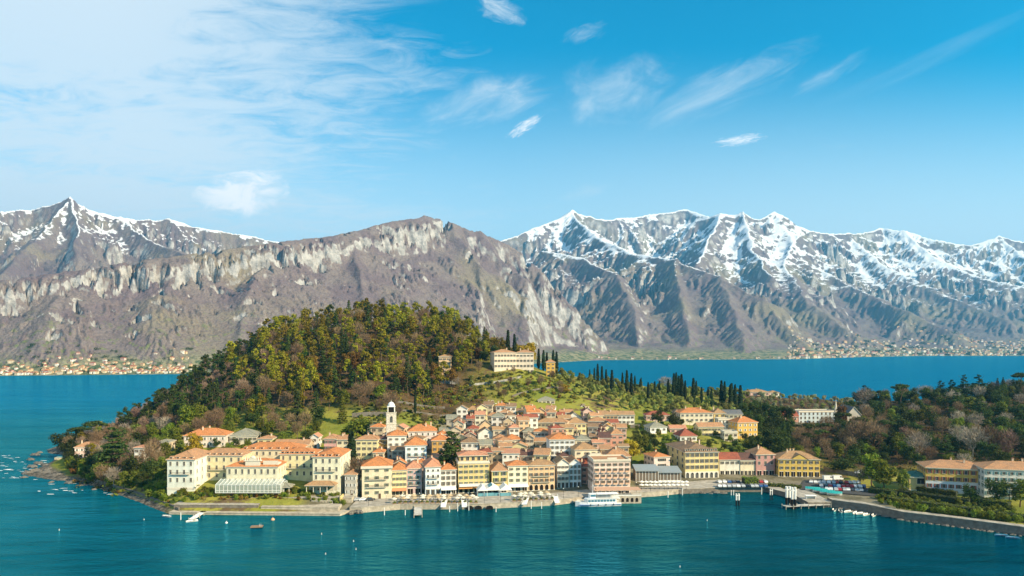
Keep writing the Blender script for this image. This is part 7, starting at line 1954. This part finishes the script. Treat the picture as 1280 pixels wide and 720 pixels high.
# floats and small craft
def float_(px, py, label, r=.35, c=None, grp=None):
    x, y = plan(px, py); o = MB().dome((0, 0, 0), r, r, r, 10, 5, a0=-.8).tube((0, 0, r), (0, 0, r + .35), .06, n=5).build('mooring_buoy', [c or WHITE], smooth=True); o.location = (x, y, .1); tag(o, label, 'buoy', grp)
float_(341, 650, 'round orange white buoy off the hotel deck', .75, paint('orange_buoy', (.70, .36, .20), .5))
float_(283, 654, 'small white buoy off the bathing jetty', .5)
for px, py in ((180, 650), (74, 663), (442, 677), (445, 687), (402, 668), (884, 651), (850, 709), (407, 693)): float_(px, py, 'tiny white buoy floating in the open water of the foreground', .17, None, 'tiny buoys in the foreground water')
x, y = plan(321, 659); o = thing('bathing_raft', 'small dark bathing raft floating in front of the hotel garden', 'raft', (x, y, 0), R(10))
MB().box(-2.2, 2.2, -1.3, 1.3, .15, .45).build('deck', [PB], o); MB().box(-2.0, 2.0, -1.1, -.7, -.3, .149).box(-2.0, 2.0, .7, 1.1, -.3, .149).build('pontoon', [DARK], o); MB().tube((1.7, -1, .45), (1.7, -1, 1.5), .05, n=5).tube((1.2, -1, .45), (1.2, -1, 1.5), .05, n=5).build('ladder_rail', [WHITE], o)
def rowboat(px, py, c, label, rz, grp=None):
    x, y = plan(px, py); o = thing('rowing_boat', label, 'boat', (x, y, 0), rz, grp); b = MB(); n = 9
    for k in range(n - 1):
        fa, fb = k / (n - 1), (k + 1) / (n - 1); wa, wb = .85 * math.sin(math.pi * (.04 + .80 * fa)) ** .7, .85 * math.sin(math.pi * (.04 + .80 * fb)) ** .7
        for s_ in (-1, 1):
            q = [(-2.2 + 4.4 * fa, s_ * wa * .5, -.15), (-2.2 + 4.4 * fb, s_ * wb * .5, -.15), (-2.2 + 4.4 * fb, s_ * wb, .55), (-2.2 + 4.4 * fa, s_ * wa, .55)]
            b.face(q if s_ < 0 else q[::-1]); b.face([(p[0], p[1] * .92, p[2]) for p in (q[::-1] if s_ < 0 else q)])
        b.face([(-2.2 + 4.4 * fa, -wa * .5, -.1), (-2.2 + 4.4 * fb, -wb * .5, -.1), (-2.2 + 4.4 * fb, wb * .5, -.1), (-2.2 + 4.4 * fa, wa * .5, -.1)])
    b.build('hull', [c], o)
    for xx in (-.6, .6): MB().box(xx - .14, xx + .14, -.72, .72, .3, .36).build('thwart', [PB], o)
BLUEB = paint('blue_boat', (.05, .20, .34), .5)
rowboat(1252, 670, BLUEB, 'small blue rowing boat below the right shore wall, the left of two', R(-12)); rowboat(1266, 673, BLUEB, 'small blue rowing boat below the right shore wall, the right of two', R(-16))
rowboat(208, 646, WHITE, 'white rowing boat drawn up at the left end of the hotel quay', R(-20)); rowboat(240, 652, WHITE, 'white rowing boat moored beside the bathing jetty', R(30)); rowboat(722, 626, WHITE, 'white skiff moored behind the bow of the passenger boat', R(60)); rowboat(285, 641, WHITE, 'white rowing boat lying along the hotel bathing platform', R(2))
for i in range(7): rowboat(1044 + i * 8.2 + hr.uniform(-3, 3), 637.5 + i * 1.25 + hr.uniform(-.3, 1.2), WHITE, 'white rowing boat in the row below the car park quay', R(hr.uniform(20, 100)), 'rowing boats below the car park')
# lamps of the promenade
LPM = MB().tube((0, 0, 0), (0, 0, 4.2), .07, .05, 6).tube((0, 0, 4.2), (0, 0, 4.3), .12, .12, 6).mesh('post', [IRON]); LPH = MB().dome((0, 0, 4.3), .22, .22, .3, 8, 4).mesh('lantern', [WHITE])
for i in range(20):
    px = 470 + i * 19.5; bx = (px - 640) / F * 306
    q = QUAY_B + QUAY_C[1:]; yq = float(np.interp(bx, [p[0] for p in q], [p[1] for p in q])) + .8
    o = thing('street_lamp', 'iron street lamp with a white lantern at the edge of the quay', 'street lamp', (bx, yq, 2.34), 0, 'street lamps along the quay'); link('post', LPM, o); link('lantern', LPH, o)
# ---------------------------------------------------------------- villages on the far shores
def mount_z(px, Yv):
    j = (px - PX0) / STEP; i = (F * math.log(Yv) - q0) / STEP
    return float(ZZ[min(max(int(i), 0), ZZ.shape[0] - 1), min(max(int(j), 0), ZZ.shape[1] - 1)])
FH = []
for wc, rc in (('white', 'k'), ('cream', 'O'), ('peach', 'k'), ('pink', 'r'), ('white', 'r'), ('beige', 't')):
    for (w_, d_, h_) in ((11, 9, 7), (16, 10, 9), (9, 9, 9)):
        b = MB().box(-w_ / 2, w_ / 2, 0, d_, -6, h_, 0)
        rb_ = roof_mesh(w_, d_, h_, 2.6, 'hip', .6, .2); nb = len(b.v)
        b.v += rb_.v; b.f += [tuple(i + nb for i in f) for f in rb_.f]; b.m += [1] * len(rb_.f)
        for r_ in range(2):
            for k in range(4):
                xx = -w_ / 2 + w_ * (k + .5) / 4; b.box(xx - .55, xx + .55, -.08, .02, h_ - 2.6 - r_ * 3, h_ - 1.1 - r_ * 3, 2)
        FH.append(b.mesh('village_house', [plaster(WC[wc]), tiles(RC[rc]), GLASS]))
def village(n, pxa, pxb, depth, label, group, dens=1.0):
    for i in range(n):
        px = tr.uniform(pxa, pxb); Yv = float(shoreY(np.array([px]))[0]) * (1.006 + depth * tr.random() ** 1.8)
        z = mount_z(px, Yv)
        if z < .8: z = 1.5
        o = thing('village_house', label, 'house', ((px - 640) / F * Yv, Yv, z), R(tr.uniform(-20, 25)), group, tr.choice(FH))
        s = dens * tr.uniform(.75, 1.15); o.scale = (s, s, s)
village(92, -15, 235, .075, 'small pale house of the village on the far left shore across the lake', 'houses of the far left village', .7)
village(28, 735, 1000, .02, 'small pale house scattered along the foot of the far middle mountain', 'houses along the far middle shore', .85)
village(182, 1000, 1300, .20, 'small pale house of the hazy town on the far right shore', 'houses of the far right town', 1.4)
# the rest of the two far towns, past the three hundred largest houses
b = MB()
for i in range(620):
    px = tr.uniform(-15, 240) if i < 150 else tr.uniform(985, 1310)
    Yv = float(shoreY(np.array([px]))[0]) * (1.006 + (.06 if i < 150 else .20) * tr.random() ** 1.6); z = max(mount_z(px, Yv), 1.0)
    w_, d_, h_ = tr.uniform(6, 12) * Yv / 3200, tr.uniform(6, 10), tr.uniform(5, 9) * (Yv / 3200) ** .5; x = (px - 640) / F * Yv
    b.box(x - w_ / 2, x + w_ / 2, Yv, Yv + d_, z - 5, z + h_, i % 3)
    q = [(x - w_ / 2 - .5, Yv - .5, z + h_), (x + w_ / 2 + .5, Yv - .5, z + h_), (x + w_ / 2 + .5, Yv + d_ + .5, z + h_), (x - w_ / 2 - .5, Yv + d_ + .5, z + h_)]; ap = (x, Yv + d_ / 2, z + h_ + 2.4)
    for k in range(4): b.face([(q[k][0], q[k][1], q[k][2] + .02), (q[(k + 1) % 4][0], q[(k + 1) % 4][1], q[(k + 1) % 4][2] + .02), ap], 3 + i % 2)
fh_ = b.build('far_town', [plaster(WC['white']), plaster(WC['cream']), plaster(WC['peach']), tiles(RC['k']), tiles(RC['r'])]); fh_['kind'] = 'stuff'
L = Leaves()
for i in range(170):
    if i < 60: px = tr.uniform(-20, 240); f = 1.01 + .10 * tr.random()
    else: px = tr.uniform(990, 1300); f = 1.01 + .16 * tr.random() ** 1.5
    Yv = float(shoreY(np.array([px]))[0]) * f; z = mount_z(px, Yv); s = Yv / 3000
    for k in range(5): L.clump(((px - 640) / F * Yv + tr.uniform(-14, 14) * s, Yv + tr.uniform(-10, 10), z + 4 * s), (7 * s, 6 * s, 6 * s), 16, 3.4 * s, .3)
fw = link('far_woods', L.mesh('far_woods', LM['dark'])); fw['kind'] = 'stuff'
